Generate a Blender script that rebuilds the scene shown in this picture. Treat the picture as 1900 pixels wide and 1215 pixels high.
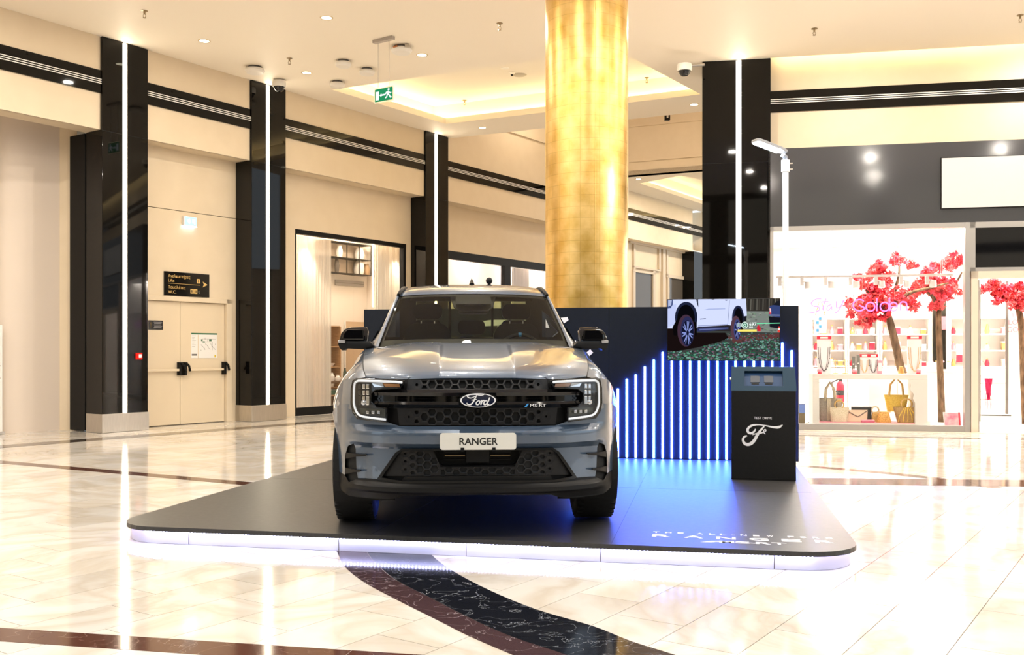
import bpy, bmesh, math, random
from mathutils import Vector, Matrix
from mathutils.geometry import tessellate_polygon
random.seed(7)
for o in list(bpy.data.objects): bpy.data.objects.remove(o, do_unlink=True)
SC = bpy.context.scene; COL = SC.collection
# ---------------------------------------------------------------- camera, world, exposure
F = 1817.0; CX = 950.0; HY = 652.0; H = 1.34
cd = bpy.data.cameras.new('camera'); cam = bpy.data.objects.new('camera', cd); COL.objects.link(cam)
cd.sensor_width = 36.0; cd.sensor_fit = 'HORIZONTAL'; cd.lens = F / 1900.0 * 36.0
cd.shift_y = (HY - 607.5) / 1900.0; cd.clip_end = 200
cam.location = (0, 0, H); cam.rotation_euler = (math.pi / 2, 0, 0)
SC.camera = cam
wd = bpy.data.worlds.new('world'); SC.world = wd; wd.use_nodes = True
bg = wd.node_tree.nodes['Background']; bg.inputs[0].default_value = (0.82, 0.92, 1.0, 1); bg.inputs[1].default_value = 1.0
vs = SC.view_settings; vs.view_transform = 'Standard'; vs.look = 'None'; vs.gamma = 1.0; vs.use_curve_mapping = False; vs.exposure = 0.48
EL = {}   # lamp powers
EL['down'] = 60.0; EL['cove'] = 13.0; EL['strip'] = 20.0; EL['shop'] = 105.0
# ---------------------------------------------------------------- helpers
def mat(name, col, rough=0.5, metal=0.0, spec=0.5, coat=0.0, emit=None, es=0.0, coat_rough=0.03):
    m = bpy.data.materials.new(name); m.use_nodes = True
    b = m.node_tree.nodes['Principled BSDF']
    b.inputs['Base Color'].default_value = (*col, 1); b.inputs['Roughness'].default_value = rough
    b.inputs['Metallic'].default_value = metal; b.inputs['Specular IOR Level'].default_value = spec
    b.inputs['Coat Weight'].default_value = coat; b.inputs['Coat Roughness'].default_value = coat_rough
    if emit: b.inputs['Emission Color'].default_value = (*emit, 1); b.inputs['Emission Strength'].default_value = es
    return m
def nodes(m): return m.node_tree.nodes, m.node_tree.links, m.node_tree.nodes['Principled BSDF']
def noisy(m, c1, c2, scale=8.0, detail=4.0, stretch=(1, 1, 1), rough=None, bump=0.0, lo=0.35, hi=0.65):
    N, L, b = nodes(m)
    tc = N.new('ShaderNodeTexCoord'); mp = N.new('ShaderNodeMapping'); mp.inputs['Scale'].default_value = stretch
    n = N.new('ShaderNodeTexNoise'); n.inputs['Scale'].default_value = scale; n.inputs['Detail'].default_value = detail
    r = N.new('ShaderNodeValToRGB'); r.color_ramp.elements[0].color = (*c1, 1); r.color_ramp.elements[1].color = (*c2, 1)
    r.color_ramp.elements[0].position = lo; r.color_ramp.elements[1].position = hi
    L.new(tc.outputs['Object'], mp.inputs[0]); L.new(mp.outputs[0], n.inputs['Vector']); L.new(n.outputs['Fac'], r.inputs[0]); L.new(r.outputs[0], b.inputs['Base Color'])
    if rough:
        q = N.new('ShaderNodeMapRange'); q.inputs[3].default_value = rough[0]; q.inputs[4].default_value = rough[1]
        L.new(n.outputs['Fac'], q.inputs[0]); L.new(q.outputs[0], b.inputs['Roughness'])
    if bump:
        bp = N.new('ShaderNodeBump'); bp.inputs['Strength'].default_value = bump; bp.inputs['Distance'].default_value = 0.01
        L.new(n.outputs['Fac'], bp.inputs['Height']); L.new(bp.outputs[0], b.inputs['Normal'])
    return m
def emis(name, col, s):
    m = bpy.data.materials.new(name); m.use_nodes = True; N = m.node_tree.nodes; N.clear()
    e = N.new('ShaderNodeEmission'); e.inputs[0].default_value = (*col, 1); e.inputs[1].default_value = s
    o = N.new('ShaderNodeOutputMaterial'); m.node_tree.links.new(e.outputs[0], o.inputs[0]); return m
def glass(name, tint=(1, 1, 1), refl=0.08, rough=0.0):
    m = bpy.data.materials.new(name); m.use_nodes = True; N = m.node_tree.nodes; L = m.node_tree.links; N.clear()
    t = N.new('ShaderNodeBsdfTransparent'); t.inputs[0].default_value = (*tint, 1)
    g = N.new('ShaderNodeBsdfGlossy'); g.inputs['Roughness'].default_value = rough
    lw = N.new('ShaderNodeFresnel'); ge = N.new('ShaderNodeNewGeometry'); io = N.new('ShaderNodeMapRange'); io.inputs[3].default_value = 1.45; io.inputs[4].default_value = 1 / 1.45
    L.new(ge.outputs['Backfacing'], io.inputs[0]); L.new(io.outputs[0], lw.inputs[0])
    mx = N.new('ShaderNodeMixShader'); o = N.new('ShaderNodeOutputMaterial')
    mm = N.new('ShaderNodeMath'); mm.operation = 'MULTIPLY'; mm.inputs[1].default_value = refl / 0.04; mm.use_clamp = True
    L.new(lw.outputs[0], mm.inputs[0]); L.new(mm.outputs[0], mx.inputs[0])
    L.new(t.outputs[0], mx.inputs[1]); L.new(g.outputs[0], mx.inputs[2]); L.new(mx.outputs[0], o.inputs[0]); return m

class MB:
    def __init__(s): s.v = []; s.f = []
    def add(s, vs, fs):
        b = len(s.v); s.v += [tuple(p) for p in vs]; s.f += [tuple(b + i for i in f) for f in fs]; return s
    def box(s, x0, x1, y0, y1, z0, z1):
        return s.add([(x, y, z) for x in (x0, x1) for y in (y0, y1) for z in (z0, z1)],
                     [(0, 1, 3, 2), (4, 6, 7, 5), (0, 4, 5, 1), (2, 3, 7, 6), (0, 2, 6, 4), (1, 5, 7, 3)])
    def cbox(s, c, sz, M=None):
        h = [a / 2 for a in sz]; M = M or Matrix()
        vs = [M @ Vector((x * h[0], y * h[1], z * h[2])) + Vector(c) for x in (-1, 1) for y in (-1, 1) for z in (-1, 1)]
        return s.add(vs, [(0, 1, 3, 2), (4, 6, 7, 5), (0, 4, 5, 1), (2, 3, 7, 6), (0, 2, 6, 4), (1, 5, 7, 3)])
    def quad(s, a, b, c, d): return s.add([a, b, c, d], [(0, 1, 2, 3)])
    def grid(s, rows, close=False):
        nv = len(rows[0]); vs = [p for r in rows for p in r]; fs = []
        for i in range(len(rows) - 1):
            for j in range(nv - (0 if close else 1)):
                k = (j + 1) % nv; fs.append((i * nv + j, i * nv + k, (i + 1) * nv + k, (i + 1) * nv + j))
        return s.add(vs, fs)
    def prism(s, poly, d0, d1, mp=lambda a, b, d: (a, b, d)):
        n = len(poly); vs = [mp(a, b, d0) for a, b in poly] + [mp(a, b, d1) for a, b in poly]
        t = tessellate_polygon([[Vector((a, b, 0)) for a, b in poly]])
        fs = [tuple(x) for x in t] + [tuple(n + i for i in reversed(x)) for x in t] + [(i, (i + 1) % n, n + (i + 1) % n, n + i) for i in range(n)]
        return s.add(vs, fs)
    def tube(s, pts, r, n=8, caps=True, close=False):
        pts = [Vector(p) for p in pts]; N = len(pts); rings = []
        rr = r if isinstance(r, (list, tuple)) else [r] * N
        up = None
        for i, p in enumerate(pts):
            a = pts[i - 1] if (i > 0 or close) else pts[i]; b = pts[(i + 1) % N] if (i < N - 1 or close) else pts[i]
            t = (b - a).normalized() if (b - a).length > 1e-9 else Vector((0, 0, 1))
            if up is None: up = Vector((0, 0, 1)) if abs(t.z) < 0.9 else Vector((1, 0, 0))
            e1 = (up - t * up.dot(t)).normalized() if (up - t * up.dot(t)).length > 1e-6 else t.orthogonal().normalized()
            up = e1; e2 = t.cross(e1)
            rings.append([p + (e1 * math.cos(2 * math.pi * k / n) + e2 * math.sin(2 * math.pi * k / n)) * rr[i] for k in range(n)])
        if close: rings.append(rings[0])
        s.grid(rings, close=True)
        if caps and not close:
            b = len(s.v); s.v += [tuple(p) for p in rings[0]] + [tuple(p) for p in rings[-1]]
            s.f += [tuple(b + i for i in reversed(range(n))), tuple(b + n + i for i in range(n))]
        return s
    def lathe(s, prof, n=24, c=(0, 0, 0), axis='z', a0=0.0, a1=2 * math.pi):
        rings = []; full = abs(a1 - a0 - 2 * math.pi) < 1e-6
        for r, h in prof:
            ring = []
            for k in range(n if full else n + 1):
                a = a0 + (a1 - a0) * k / n; x, y = r * math.cos(a), r * math.sin(a)
                ring.append((c[0] + x, c[1] + y, c[2] + h) if axis == 'z' else (c[0] + h, c[1] + x, c[2] + y) if axis == 'x' else (c[0] + x, c[1] + h, c[2] + y))
            rings.append(ring)
        return s.grid(rings, close=full)
    def ball(s, c, r, n=12, m=8, sc=(1, 1, 1)):
        rows = []
        for i in range(m + 1):
            t = math.pi * i / m
            rows.append([(c[0] + r * sc[0] * math.sin(t) * math.cos(2 * math.pi * k / n), c[1] + r * sc[1] * math.sin(t) * math.sin(2 * math.pi * k / n), c[2] + r * sc[2] * math.cos(t)) for k in range(n)])
        return s.grid(rows, close=True)
    def ribbon(s, pts, w, mp, d0=0.0, d1=0.002):
        """flat pen stroke of varying width in a plane, given thickness"""
        N = len(pts); ww = w if isinstance(w, (list, tuple)) else [w] * N; a_, b_ = [], []
        for i, p in enumerate(pts):
            q = pts[max(i - 1, 0)]; r = pts[min(i + 1, N - 1)]; tx, ty = r[0] - q[0], r[1] - q[1]; l = math.hypot(tx, ty) or 1
            nx, ny = -ty / l * ww[i] / 2, tx / l * ww[i] / 2; a_.append((p[0] + nx, p[1] + ny)); b_.append((p[0] - nx, p[1] - ny))
        rows = [[mp(*a_[i], d0) for i in range(N)], [mp(*a_[i], d1) for i in range(N)], [mp(*b_[i], d1) for i in range(N)], [mp(*b_[i], d0) for i in range(N)]]
        s.grid(rows)
        b = len(s.v); s.v += [tuple(rows[k][0]) for k in range(4)] + [tuple(rows[k][-1]) for k in range(4)]
        s.f += [(b, b + 1, b + 2, b + 3), (b + 7, b + 6, b + 5, b + 4)]
        return s
    def build(s, name, m, parent=None, smooth=False, bevel=0.0, loc=None, rotz=0.0, kind=None, merge=True, fix=True):
        me = bpy.data.meshes.new(name); me.from_pydata(s.v, [], s.f)
        bm = bmesh.new(); bm.from_mesh(me)
        if merge: bmesh.ops.remove_doubles(bm, verts=bm.verts, dist=1e-5)
        if fix: bmesh.ops.recalc_face_normals(bm, faces=bm.faces)
        bm.to_mesh(me); bm.free()
        if m: me.materials.append(m)
        o = bpy.data.objects.new(name, me); COL.objects.link(o)
        if smooth:
            me.shade_smooth()
            me.set_sharp_from_angle(angle=math.radians(smooth if smooth is not True else 38))
        if bevel:
            b = o.modifiers.new('bevel', 'BEVEL'); b.width = bevel; b.segments = 2; b.limit_method = 'ANGLE'; b.angle_limit = math.radians(35)
        if parent: o.parent = parent
        if loc: o.location = loc
        o.rotation_euler.z = rotz
        if kind: o['kind'] = kind
        return o
def thing(name, label, cat, loc=(0, 0, 0), rotz=0.0, group=None):
    o = bpy.data.objects.new(name, None); COL.objects.link(o); o.empty_display_size = 0.1
    o.location = loc; o.rotation_euler.z = rotz; return tag(o, label, cat, group)
def tag(o, label, cat, group=None):
    o['label'] = label; o['category'] = cat; o['kind'] = 'thing'
    if group: o['group'] = group
    return o
def dup(root, loc, rotz=None, label=None):
    r = root.copy(); COL.objects.link(r); r.location = loc
    if rotz is not None: r.rotation_euler.z = rotz
    if label: r['label'] = label
    for ch in list(root.children):
        c = ch.copy(); COL.objects.link(c); c.parent = r
        for g in list(ch.children):
            d = g.copy(); COL.objects.link(d); d.parent = c
    return r
def text(body, size, parent, m, loc, rot, name='lettering', ext=0.001, align='LEFT', sx=1.0, spacing=1.0, bold=0.0):
    c = bpy.data.curves.new(name, 'FONT'); c.body = body; c.size = size; c.extrude = ext; c.align_x = align; c.space_character = spacing
    c.resolution_u = 3; c.offset = bold
    f = bpy.data.objects.new(name, c); COL.objects.link(f); bpy.context.view_layer.update()
    me = bpy.data.meshes.new_from_object(f.evaluated_get(bpy.context.evaluated_depsgraph_get())); bpy.data.objects.remove(f, do_unlink=True); bpy.data.curves.remove(c)
    me.name = name; me.materials.clear(); me.materials.append(m)
    o = bpy.data.objects.new(name, me); COL.objects.link(o); o.parent = parent; o.location = loc; o.rotation_euler = rot; o.scale = (sx, 1, 1)
    return o
UPR = (math.pi / 2, 0, 0)          # text standing upright, facing local -y
def lamp(kind, loc, power, col, size=0.1, parent=None, rot=(0, 0, 0), spot=None, size_y=None, shape=None):
    l = bpy.data.lights.new('lamp', kind); l.energy = power; l.color = col
    if kind == 'AREA':
        l.size = size
        if size_y: l.shape = 'RECTANGLE'; l.size_y = size_y
        elif shape: l.shape = shape
    elif kind in ('SPOT', 'POINT'): l.shadow_soft_size = size
    if spot: l.spot_size = spot; l.spot_blend = 0.6
    o = bpy.data.objects.new('lamp', l); COL.objects.link(o); o.location = loc; o.rotation_euler = rot
    if parent: o.parent = parent
    return o
def catmull(P, n):
    """n samples per segment through points P (tuples)"""
    out = []
    for i in range(len(P) - 1):
        p0, p1, p2, p3 = P[max(i - 1, 0)], P[i], P[i + 1], P[min(i + 2, len(P) - 1)]
        for k in range(n):
            t = k / n; out.append(tuple(0.5 * (2 * b + (c - a) * t + (2 * a - 5 * b + 4 * c - d) * t * t + (3 * b - a - 3 * c + d) * t ** 3) for a, b, c, d in zip(p0, p1, p2, p3)))
    out.append(tuple(P[-1])); return out
def patch(rows, nu, nv):
    R = [catmull(r, nu) for r in rows]
    cols = [catmull([r[j] for r in R], nv) for j in range(len(R[0]))]
    return [[cols[j][i] for j in range(len(cols))] for i in range(len(cols[0]))]
# measured points of the place: distances follow from the floor, ceiling or wall a point lies on
def on_z(px, py, z):
    Y = (H - z) * F / (py - HY); return Vector(((px - CX) / F * Y, Y, z))
def at_Y(px, py, Y): return Vector(((px - CX) / F * Y, Y, H - (py - HY) / F * Y))
class Frame:
    def __init__(s, o, ang): s.o = Vector(o); s.a = ang; s.u = Vector((math.cos(ang), math.sin(ang))); s.v = Vector((-math.sin(ang), math.cos(ang)))
    def w(s, x, y, z=0.0): p = s.o + s.u * x + s.v * y; return (p.x, p.y, z)
    def sx(s, px, d=0.0):
        k = (px - CX) / F; o = s.o + s.v * d; return (k * o.y - o.x) / (s.u.x - k * s.u.y)
    def Y(s, px, d=0.0): return (s.o + s.v * d + s.u * s.sx(px, d)).y
    def z(s, px, py, d=0.0): return H - (py - HY) / F * s.Y(px, d)
    def loc(s, p):
        q = Vector((p[0], p[1])) - s.o; return (q.dot(s.u), q.dot(s.v))
ZC = 6.51
p1 = on_z(187.7, 803.6, 0)
LF = Frame((p1.x, p1.y), math.radians(90 - 34.3))
RF = Frame((4.554, 17.24), math.radians(-11.0))
# ---------------------------------------------------------------- materials of the place
M = {}
M['cream'] = noisy(mat('cream_plaster', (.72, .60, .43), .55), (.72, .60, .435), (.74, .62, .455), 3, 2)
M['ceil'] = mat('ceiling_paint', (.87, .79, .67), .6)
M['white'] = mat('white_paint', (.82, .8, .77), .5)
M['black'] = mat('black_glass_panel', (.003, .0026, .0023), .03, spec=.28)
M['blackmat'] = mat('matt_black', (.006, .0057, .0055), .5, spec=.2)
M['steel'] = noisy(mat('brushed_steel', (.6, .56, .5), .3, 1.0), (.5, .47, .43), (.62, .58, .53), 6, 3, (60, 60, 1), rough=(.25, .4))
M['grout'] = mat('grout', (.30, .27, .23), .6)
M['led'] = emis('warm_led', (1.0, .84, .62), EL['strip'])
M['cove'] = emis('cove_led', (1.0, .82, .45), EL['cove'])
M['downled'] = emis('downlight_glow', (1.0, .88, .62), 9.0)
def marble(name, base, vein, scale, src=None, rough=.085, vary=.12, vlo=.48, vhi=.52, spec=.5):
    m = mat(name, base, rough, spec=spec); N, L, b = nodes(m)
    tc = N.new('ShaderNodeTexCoord'); g = N.new('ShaderNodeNewGeometry')
    wn = N.new('ShaderNodeTexNoise'); wn.inputs['Scale'].default_value = scale; wn.inputs['Detail'].default_value = 8; wn.inputs['Distortion'].default_value = 1.6
    L.new(g.outputs['Position'], wn.inputs['Vector'])
    rp = N.new('ShaderNodeValToRGB'); e = rp.color_ramp.elements
    e[0].position = vlo; e[0].color = (0, 0, 0, 1); e[1].position = vhi; e[1].color = (0, 0, 0, 1)
    k = rp.color_ramp.elements.new((vlo + vhi) / 2); k.color = (1, 1, 1, 1)
    L.new(wn.outputs['Fac'], rp.inputs[0])
    mx = N.new('ShaderNodeMix'); mx.data_type = 'RGBA'; mx.inputs[6].default_value = (*base, 1); mx.inputs[7].default_value = (*vein, 1)
    L.new(rp.outputs[0], mx.inputs[0])
    hs = N.new('ShaderNodeHueSaturation'); L.new(mx.outputs[2], hs.inputs['Color'])
    if src:
        mr = N.new('ShaderNodeMapRange'); mr.inputs[3].default_value = 1 - vary; mr.inputs[4].default_value = 1 + vary * .6
        if src == 'object': oi = N.new('ShaderNodeObjectInfo'); L.new(oi.outputs['Random'], mr.inputs[0])
        else:
            at = N.new('ShaderNodeAttribute'); at.attribute_name = 'tone'; L.new(at.outputs['Fac'], mr.inputs[0])
        L.new(mr.outputs[0], hs.inputs['Value'])
    L.new(hs.outputs[0], b.inputs['Base Color']); return m
CREAM = (.68, .645, .60); CVEIN = (.58, .52, .44)
M['tile'] = marble('cream_marble', CREAM, CVEIN, .9, 'object', vlo=.4, vhi=.6)
M['tile2'] = marble('cream_marble_field', CREAM, CVEIN, .9, 'attr', vlo=.4, vhi=.6)
M['brown'] = marble('brown_marble', (.085, .032, .022), (.32, .24, .2), 4.5, vlo=.496, vhi=.504)
M['purple'] = marble('purple_brown_marble', (.055, .03, .034), (.5, .45, .47), 3.6, vlo=.4975, vhi=.5025)
M['blackm'] = marble('black_marble', (.008, .009, .013), (.4, .43, .48), 4.2, vlo=.4982, vhi=.5018)
M['dark'] = mat('dark_marble_line', (.06, .045, .035), .07)
# ---------------------------------------------------------------- floor
fb = MB().box(-26, 26, -13, 46, -.12, -.012).build('floor', M['grout'], kind='structure')
TW, TL = .382, .755
tp = on_z(1369.5, 1213.8, 0); TF = Frame((tp.x, tp.y), LF.a)
def proj(x, y, z=0.0):
    return (CX + F * x / y, HY - F * (z - H) / y)
tiles = []
for r in range(-75, 60):
    off = ((r * 0.37) % 1.0) * TL
    for c in range(-10, 60):
        q0 = r * TW; t0 = c * TL + off; x, y, _ = TF.w(t0 + TL / 2, q0 + TW / 2)
        if y < 3.2 or y > 40: continue
        P = [proj(*TF.w(t0 + a * TL, q0 + b * TW)[:2]) for a, b in ((0, 0), (1, 0), (1, 1), (0, 1))]
        if max(p[0] for p in P) < -1500 or min(p[0] for p in P) > 3400 or min(p[1] for p in P) > 1240: continue
        A = abs(sum(P[i][0] * P[(i + 1) % 4][1] - P[(i + 1) % 4][0] * P[i][1] for i in range(4))) / 2
        inf = max(p[0] for p in P) > 0 and min(p[0] for p in P) < 1900 and min(p[1] for p in P) < 1215; tiles.append((A if inf else A * 1e-4, t0, q0, x, y))
tiles.sort(reverse=True)
def stagexy(x, y):      # inside the stage footprint
    v = Vector((x - 2.127, y - 5.917)); a = Vector((.980, -.199)); b = Vector((.199, .980))
    return -4.75 < v.dot(a) < -.25 and .3 < v.dot(b) < 4.9
G = .0022
tmesh = None; nt = 0; st = MB(); tones = []
for A, t0, q0, x, y in tiles:
    if nt < 290 and not stagexy(x, y):
        if tmesh is None:
            o = MB().box(G, TL - G, G, TW - G, -.012, 0).build('tile', M['tile'], fb); tmesh = o.data
        else:
            o = bpy.data.objects.new('tile', tmesh); COL.objects.link(o); o.parent = fb
        o.location = TF.w(t0, q0); o.rotation_euler.z = TF.a; nt += 1
    else:
        t = random.random(); n0 = len(st.v)
        for a, b, z in ((G, G, 0), (TL - G, G, 0), (TL - G, TW - G, 0), (G, TW - G, 0), (G, G, -.012), (TL - G, G, -.012), (TL - G, TW - G, -.012), (G, TW - G, -.012)):
            st.v.append(TF.w(t0 + a, q0 + b, z)); tones.append(t)
        st.f += [tuple(n0 + i for i in f) for f in ((0, 1, 2, 3), (0, 4, 5, 1), (1, 5, 6, 2), (2, 6, 7, 3), (3, 7, 4, 0))]
so = st.build('tile_field', M['tile2'], fb, kind='stuff', merge=False, fix=False)
at = so.data.attributes.new('tone', 'FLOAT', 'POINT'); at.data.foreach_set('value', tones)
# inlaid bands, each slab a piece of the floor
def band(pts_a, pts_b, name, m, n, z=.0015):
    """slabs between two edge polylines (floor points), n points each"""
    A = catmull([tuple(p) for p in pts_a], n); B = catmull([tuple(p) for p in pts_b], n); return A, B
def slab(name, poly, m, z=.0016):
    return MB().prism(poly, -.01, z).build(name, m, fb)
def straight(name, c0, c1, w, m, L, z=.0016):
    c0 = Vector(c0[:2]); c1 = Vector(c1[:2]); d = (c1 - c0); n = max(1, int(d.length / L)); d.normalize(); q = Vector((-d.y, d.x)) * w / 2; tot = (c1 - c0).length / n
    for i in range(n):
        a = c0 + d * (tot * i + .0015); b = c0 + d * (tot * (i + 1) - .0015)
        slab(name, [a - q, b - q, b + q, a + q], m, z)
def fl(px, py): return on_z(px, py, 0)
a0, a1, b0, b1 = fl(0, 1164.8), fl(640, 1205.9), fl(0, 1189.7), fl(387, 1215)
d = (a1 - a0).normalized(); wA = abs((b0 - a0).cross(d).z)
cA = a0 + Vector((d.y, -d.x, 0)) * wA / 2
straight('brown_band_slab', cA - d * 1.2, cA + d * 3.3, wA, M['brown'], .75, .0012)
p, q = fl(0, 856.8), fl(468, 898); e = (q - p).normalized()
straight('brown_band_slab', p - e * 1.0, q + e * 2.0, .19, M['brown'], .75)
p, q = fl(0, 828.8), fl(623, 780.7); e = (q - p).normalized()
straight('dark_line_slab', p - e * 1.0, q + e * 7.0, .40, M['dark'], .9)
p, q = fl(1517, 892.5), fl(1900, 896.5); e = (q - p).normalized()
straight('brown_band_slab', p - e * 1.5, q + e * 1.0, .50, M['brown'], .75)
arc = [fl(1480, 863.5), fl(1560, 870), fl(1650, 878), fl(1740, 888), fl(1850, 905)]
AA = catmull([tuple(v) for v in arc], 1)
for i in range(len(AA) - 1): straight('brown_arc_slab', AA[i], AA[i + 1], .17, M['brown'], 9, .0010)
p, q = fl(1490, 808), fl(1900, 815); e = (q - p).normalized()
straight('dark_line_slab', p - e * .5, q + e * 1.0, .11, M['dark'], .9)
EA = [fl(*p) for p in ((600, 985), (624.3, 1022.6), (638, 1050), (674.7, 1080), (739, 1114.6), (808, 1149), (867.5, 1179), (947, 1213.6), (1010, 1240))]
EB = [fl(*p) for p in ((660, 985), (681.6, 1026), (704, 1052), (737, 1078), (801.5, 1111), (872.7, 1147.6), (947, 1180.6), (1046, 1213.6), (1110, 1238))]
EC = [fl(*p) for p in ((775, 990), (801.5, 1029.5), (843, 1060.8), (912.6, 1097), (996, 1131), (1100, 1161.5), (1169.7, 1189), (1242.6, 1212), (1320, 1236))]
NS = 4
cA_, cB_, cC_ = [catmull([tuple(v) for v in E], NS) for E in (EA, EB, EC)]
def bandpieces(name, P, Q, m, step):
    for i in range(0, len(P) - 1, step):
        j = min(i + step, len(P) - 1)
        a = [Vector(p[:2]) for p in P[i:j + 1]]; b = [Vector(p[:2]) for p in Q[i:j + 1]]
        def sh(v, w, t): return v + (w - v) * t
        a[0], b[0] = sh(a[0], a[1], .02), sh(b[0], b[1], .02); a[-1], b[-1] = sh(a[-1], a[-2], .02), sh(b[-1], b[-2], .02)
        a2 = [sh(x, y, .006) for x, y in zip(a, b)]; b2 = [sh(y, x, .006) for x, y in zip(a, b)]
        MB().prism([tuple(v) for v in a2 + b2[::-1]], -.01, .0022).build(name, m, fb)
bandpieces('purple_band_slab', cA_, cB_, M['purple'], NS)
bandpieces('black_band_slab', cB_, cC_, M['blackm'], NS)
# ---------------------------------------------------------------- left wall (s along, d into the wall)
def Lb(s0, s1, d0, d1, z0, z1, mb=None): return (mb or MB()).box(s0, s1, d0, d1, z0, z1)
LK = dict(loc=(LF.o.x, LF.o.y, 0), rotz=LF.a)
ZL = 4.98; RD = .43
P2, P3, P4 = LF.sx(465, 0), LF.sx(788, 0), LF.sx(1286, 0)
BAYS = [(-22, -.003), (.863, P2 - .003), (P2 + .863, P3 - .003), (P3 + .863, P4 - .003), (P4 + .863, 36)]
wl = MB()
for a_, b_ in BAYS: Lb(a_, b_, .02, RD, ZL, ZC, wl)
Lb(8.4, 24, .05, RD, ZC, 8.9, wl)
wl = wl.build('wall_left', M['cream'], kind='structure', **LK)
bd = MB()
tb = Lb(-22, 36, -.004, .03, 5.576, 5.95).build('trim_1', M['black'], kind='structure', **LK)
for k in range(3):
    z = 5.727 + k * .033
    Lb(-22, 36, -.012, .0, z, z + .013).build('white_line', M['white'], tb)
Lb(-22, 36, .03, .05, ZL + .0, ZL + .05).build('lintel_lip', M['white'], tb)
# void wall ledge lines
Lb(9.2, 24, .02, .06, 7.15, 7.2).build('ledge', M['cream'], wl)
# recessed wall under the lintel, bay by bay
s_w0, s_w1 = LF.sx(547.5, RD), LF.sx(754.5, RD)
zt_w = .5 * (LF.z(548, 425, RD) + LF.z(754, 452, RD))
wr = MB(); T = RD + .18
zj = LF.z(300, 387, RD)
s_d0, s_d1 = LF.sx(262, RD), LF.sx(427, RD)
zd = LF.z(425, 561, RD)
Lb(.8, s_d0, RD + .022, T, 0, zj, wr); Lb(s_d1, 3.2, RD, T, 0, zj, wr); Lb(s_d0, s_d1, RD, T, zd, zj, wr); Lb(.8, 3.2, RD, T, zj + .012, ZL, wr)
Lb(3.9, s_w0, RD, T, 0, ZL, wr); Lb(s_w1, 8.4, RD, T, 0, ZL, wr); Lb(s_w0, s_w1, RD, T, zt_w, ZL, wr)
zt3 = LF.z(828, 464, RD)
Lb(9.1, 17.2, RD, T, zt3, ZL, wr); Lb(17.2, 36, RD, T, 0, ZL, wr)
Lb(-22, -4, RD + .022, T, 0, ZL, wr); Lb(-7, 1.0, 3.6, 3.8, 0, 5.3, wr); Lb(-4.2, -4.0, RD, 3.6, 0, 5.3, wr); Lb(-7, .9, RD, 3.8, 5.2, 5.3, wr)
wr.build('wall_left_recess', M['cream'], kind='structure', **LK)
Lb(.8, 3.2, RD + .02, T, zj - .01, zj + .02).build('trim_2', M['dark'], kind='structure', **LK)
# rounded bay wall at the far left
prof = [(-9.6, 19.5), (-9.35, 18.2), (-9.0, 16.9), (-8.72, 16.22), (-8.5, 16.0), (-8.29, 15.98), (-8.1, 16.14), (-7.9, 16.4), (-7.68, 16.68), (-7.66, 16.70)]
pp = catmull(prof, 6)
wv = MB().grid([[(x, y, z) for x, y in pp] for z in (0.0, 5.2)]).build('wall_left_bay', mat('bay_plaster', (.72, .62, .53), .6), kind='structure', smooth=True)
MB().box(-7.72, -7.40, 16.66, 16.95, 0.0, 5.2).build('bay_jamb', M['cream'], wv)
# ---------------------------------------------------------------- pillars with light strips
PW = .86
def pillar(px0, px_strip, label, base_h=.31, deep=RD):
    s0 = LF.sx(px0, 0)
    t = thing('pillar', label, 'pillar', LF.w(s0, 0), LF.a, 'black pillars with light strips')
    Lb(0, PW, -.03, RD - .004, .02, ZC - .004).build('panel', M['black'], t, bevel=.006)
    Lb(-.002, PW + .002, -.036, -.03, ZL - .02, ZL - .012).build('panel_joint', M['blackmat'], t)
    sp = LF.sx(px_strip, -.03) - s0
    Lb(sp - .034, sp + .034, -.042, -.031, base_h + .01, ZC - .02).build('light_strip', M['led'], t)
    Lb(-.012, PW + .012, -.045, RD - .02, 0.003, base_h).build('base', M['steel'], t, bevel=.004)
    return t
pil1 = pillar(187.7, 231.5, 'wide black glass pillar left of the cream double doors, nearest on left wall')
Lb(.0, .28, .46, .9, .02, ZL - .005).build('side_panel', M['blackmat'], pil1, bevel=.004)
pillar(465, 496.5, 'black glass pillar between the cream double doors and the curtained shop window')
pillar(788, 808.5, 'black glass pillar on left wall rising behind the roof of the truck', .3)
# a further dark pillar seen past the gold column
s4 = LF.sx(1286, 0)
t = thing('pillar', 'far dark pillar edge seen between gold column and right strip-lit pillar', 'pillar', LF.w(s4, 0), LF.a)
Lb(0, PW, -.03, RD - .004, .02, ZL).build('panel', M['black'], t)
Lb(-.01, PW + .01, -.04, RD, .003, .3).build('base', M['steel'], t)
# right pillar
def Rb(s0, s1, d0, d1, z0, z1, mb=None): return (mb or MB()).box(s0, s1, d0, d1, z0, z1)
RK = dict(loc=(RF.o.x, RF.o.y, 0), rotz=RF.a)
sl = RF.sx(1303, 0)
t = thing('pillar', 'broad black glass pillar with light strip behind the television', 'pillar', RF.w(sl, 0), RF.a, 'black pillars with light strips')
wR = -sl
Rb(0, wR, 0, 1.0, .02, ZC - .004).build('panel', M['black'], t, bevel=.008)
sp = RF.sx(1370.5, 0) - sl
Rb(sp - .042, sp + .042, -.012, -.001, .33, ZC - .02).build('light_strip', M['led'], t)
Rb(-.012, wR + .012, -.015, 1.1, .003, .32).build('base', M['steel'], t, bevel=.004)
Rb(0, wR, -.004, 0, ZL - .3, ZL - .292).build('panel_joint', M['blackmat'], t)
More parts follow.
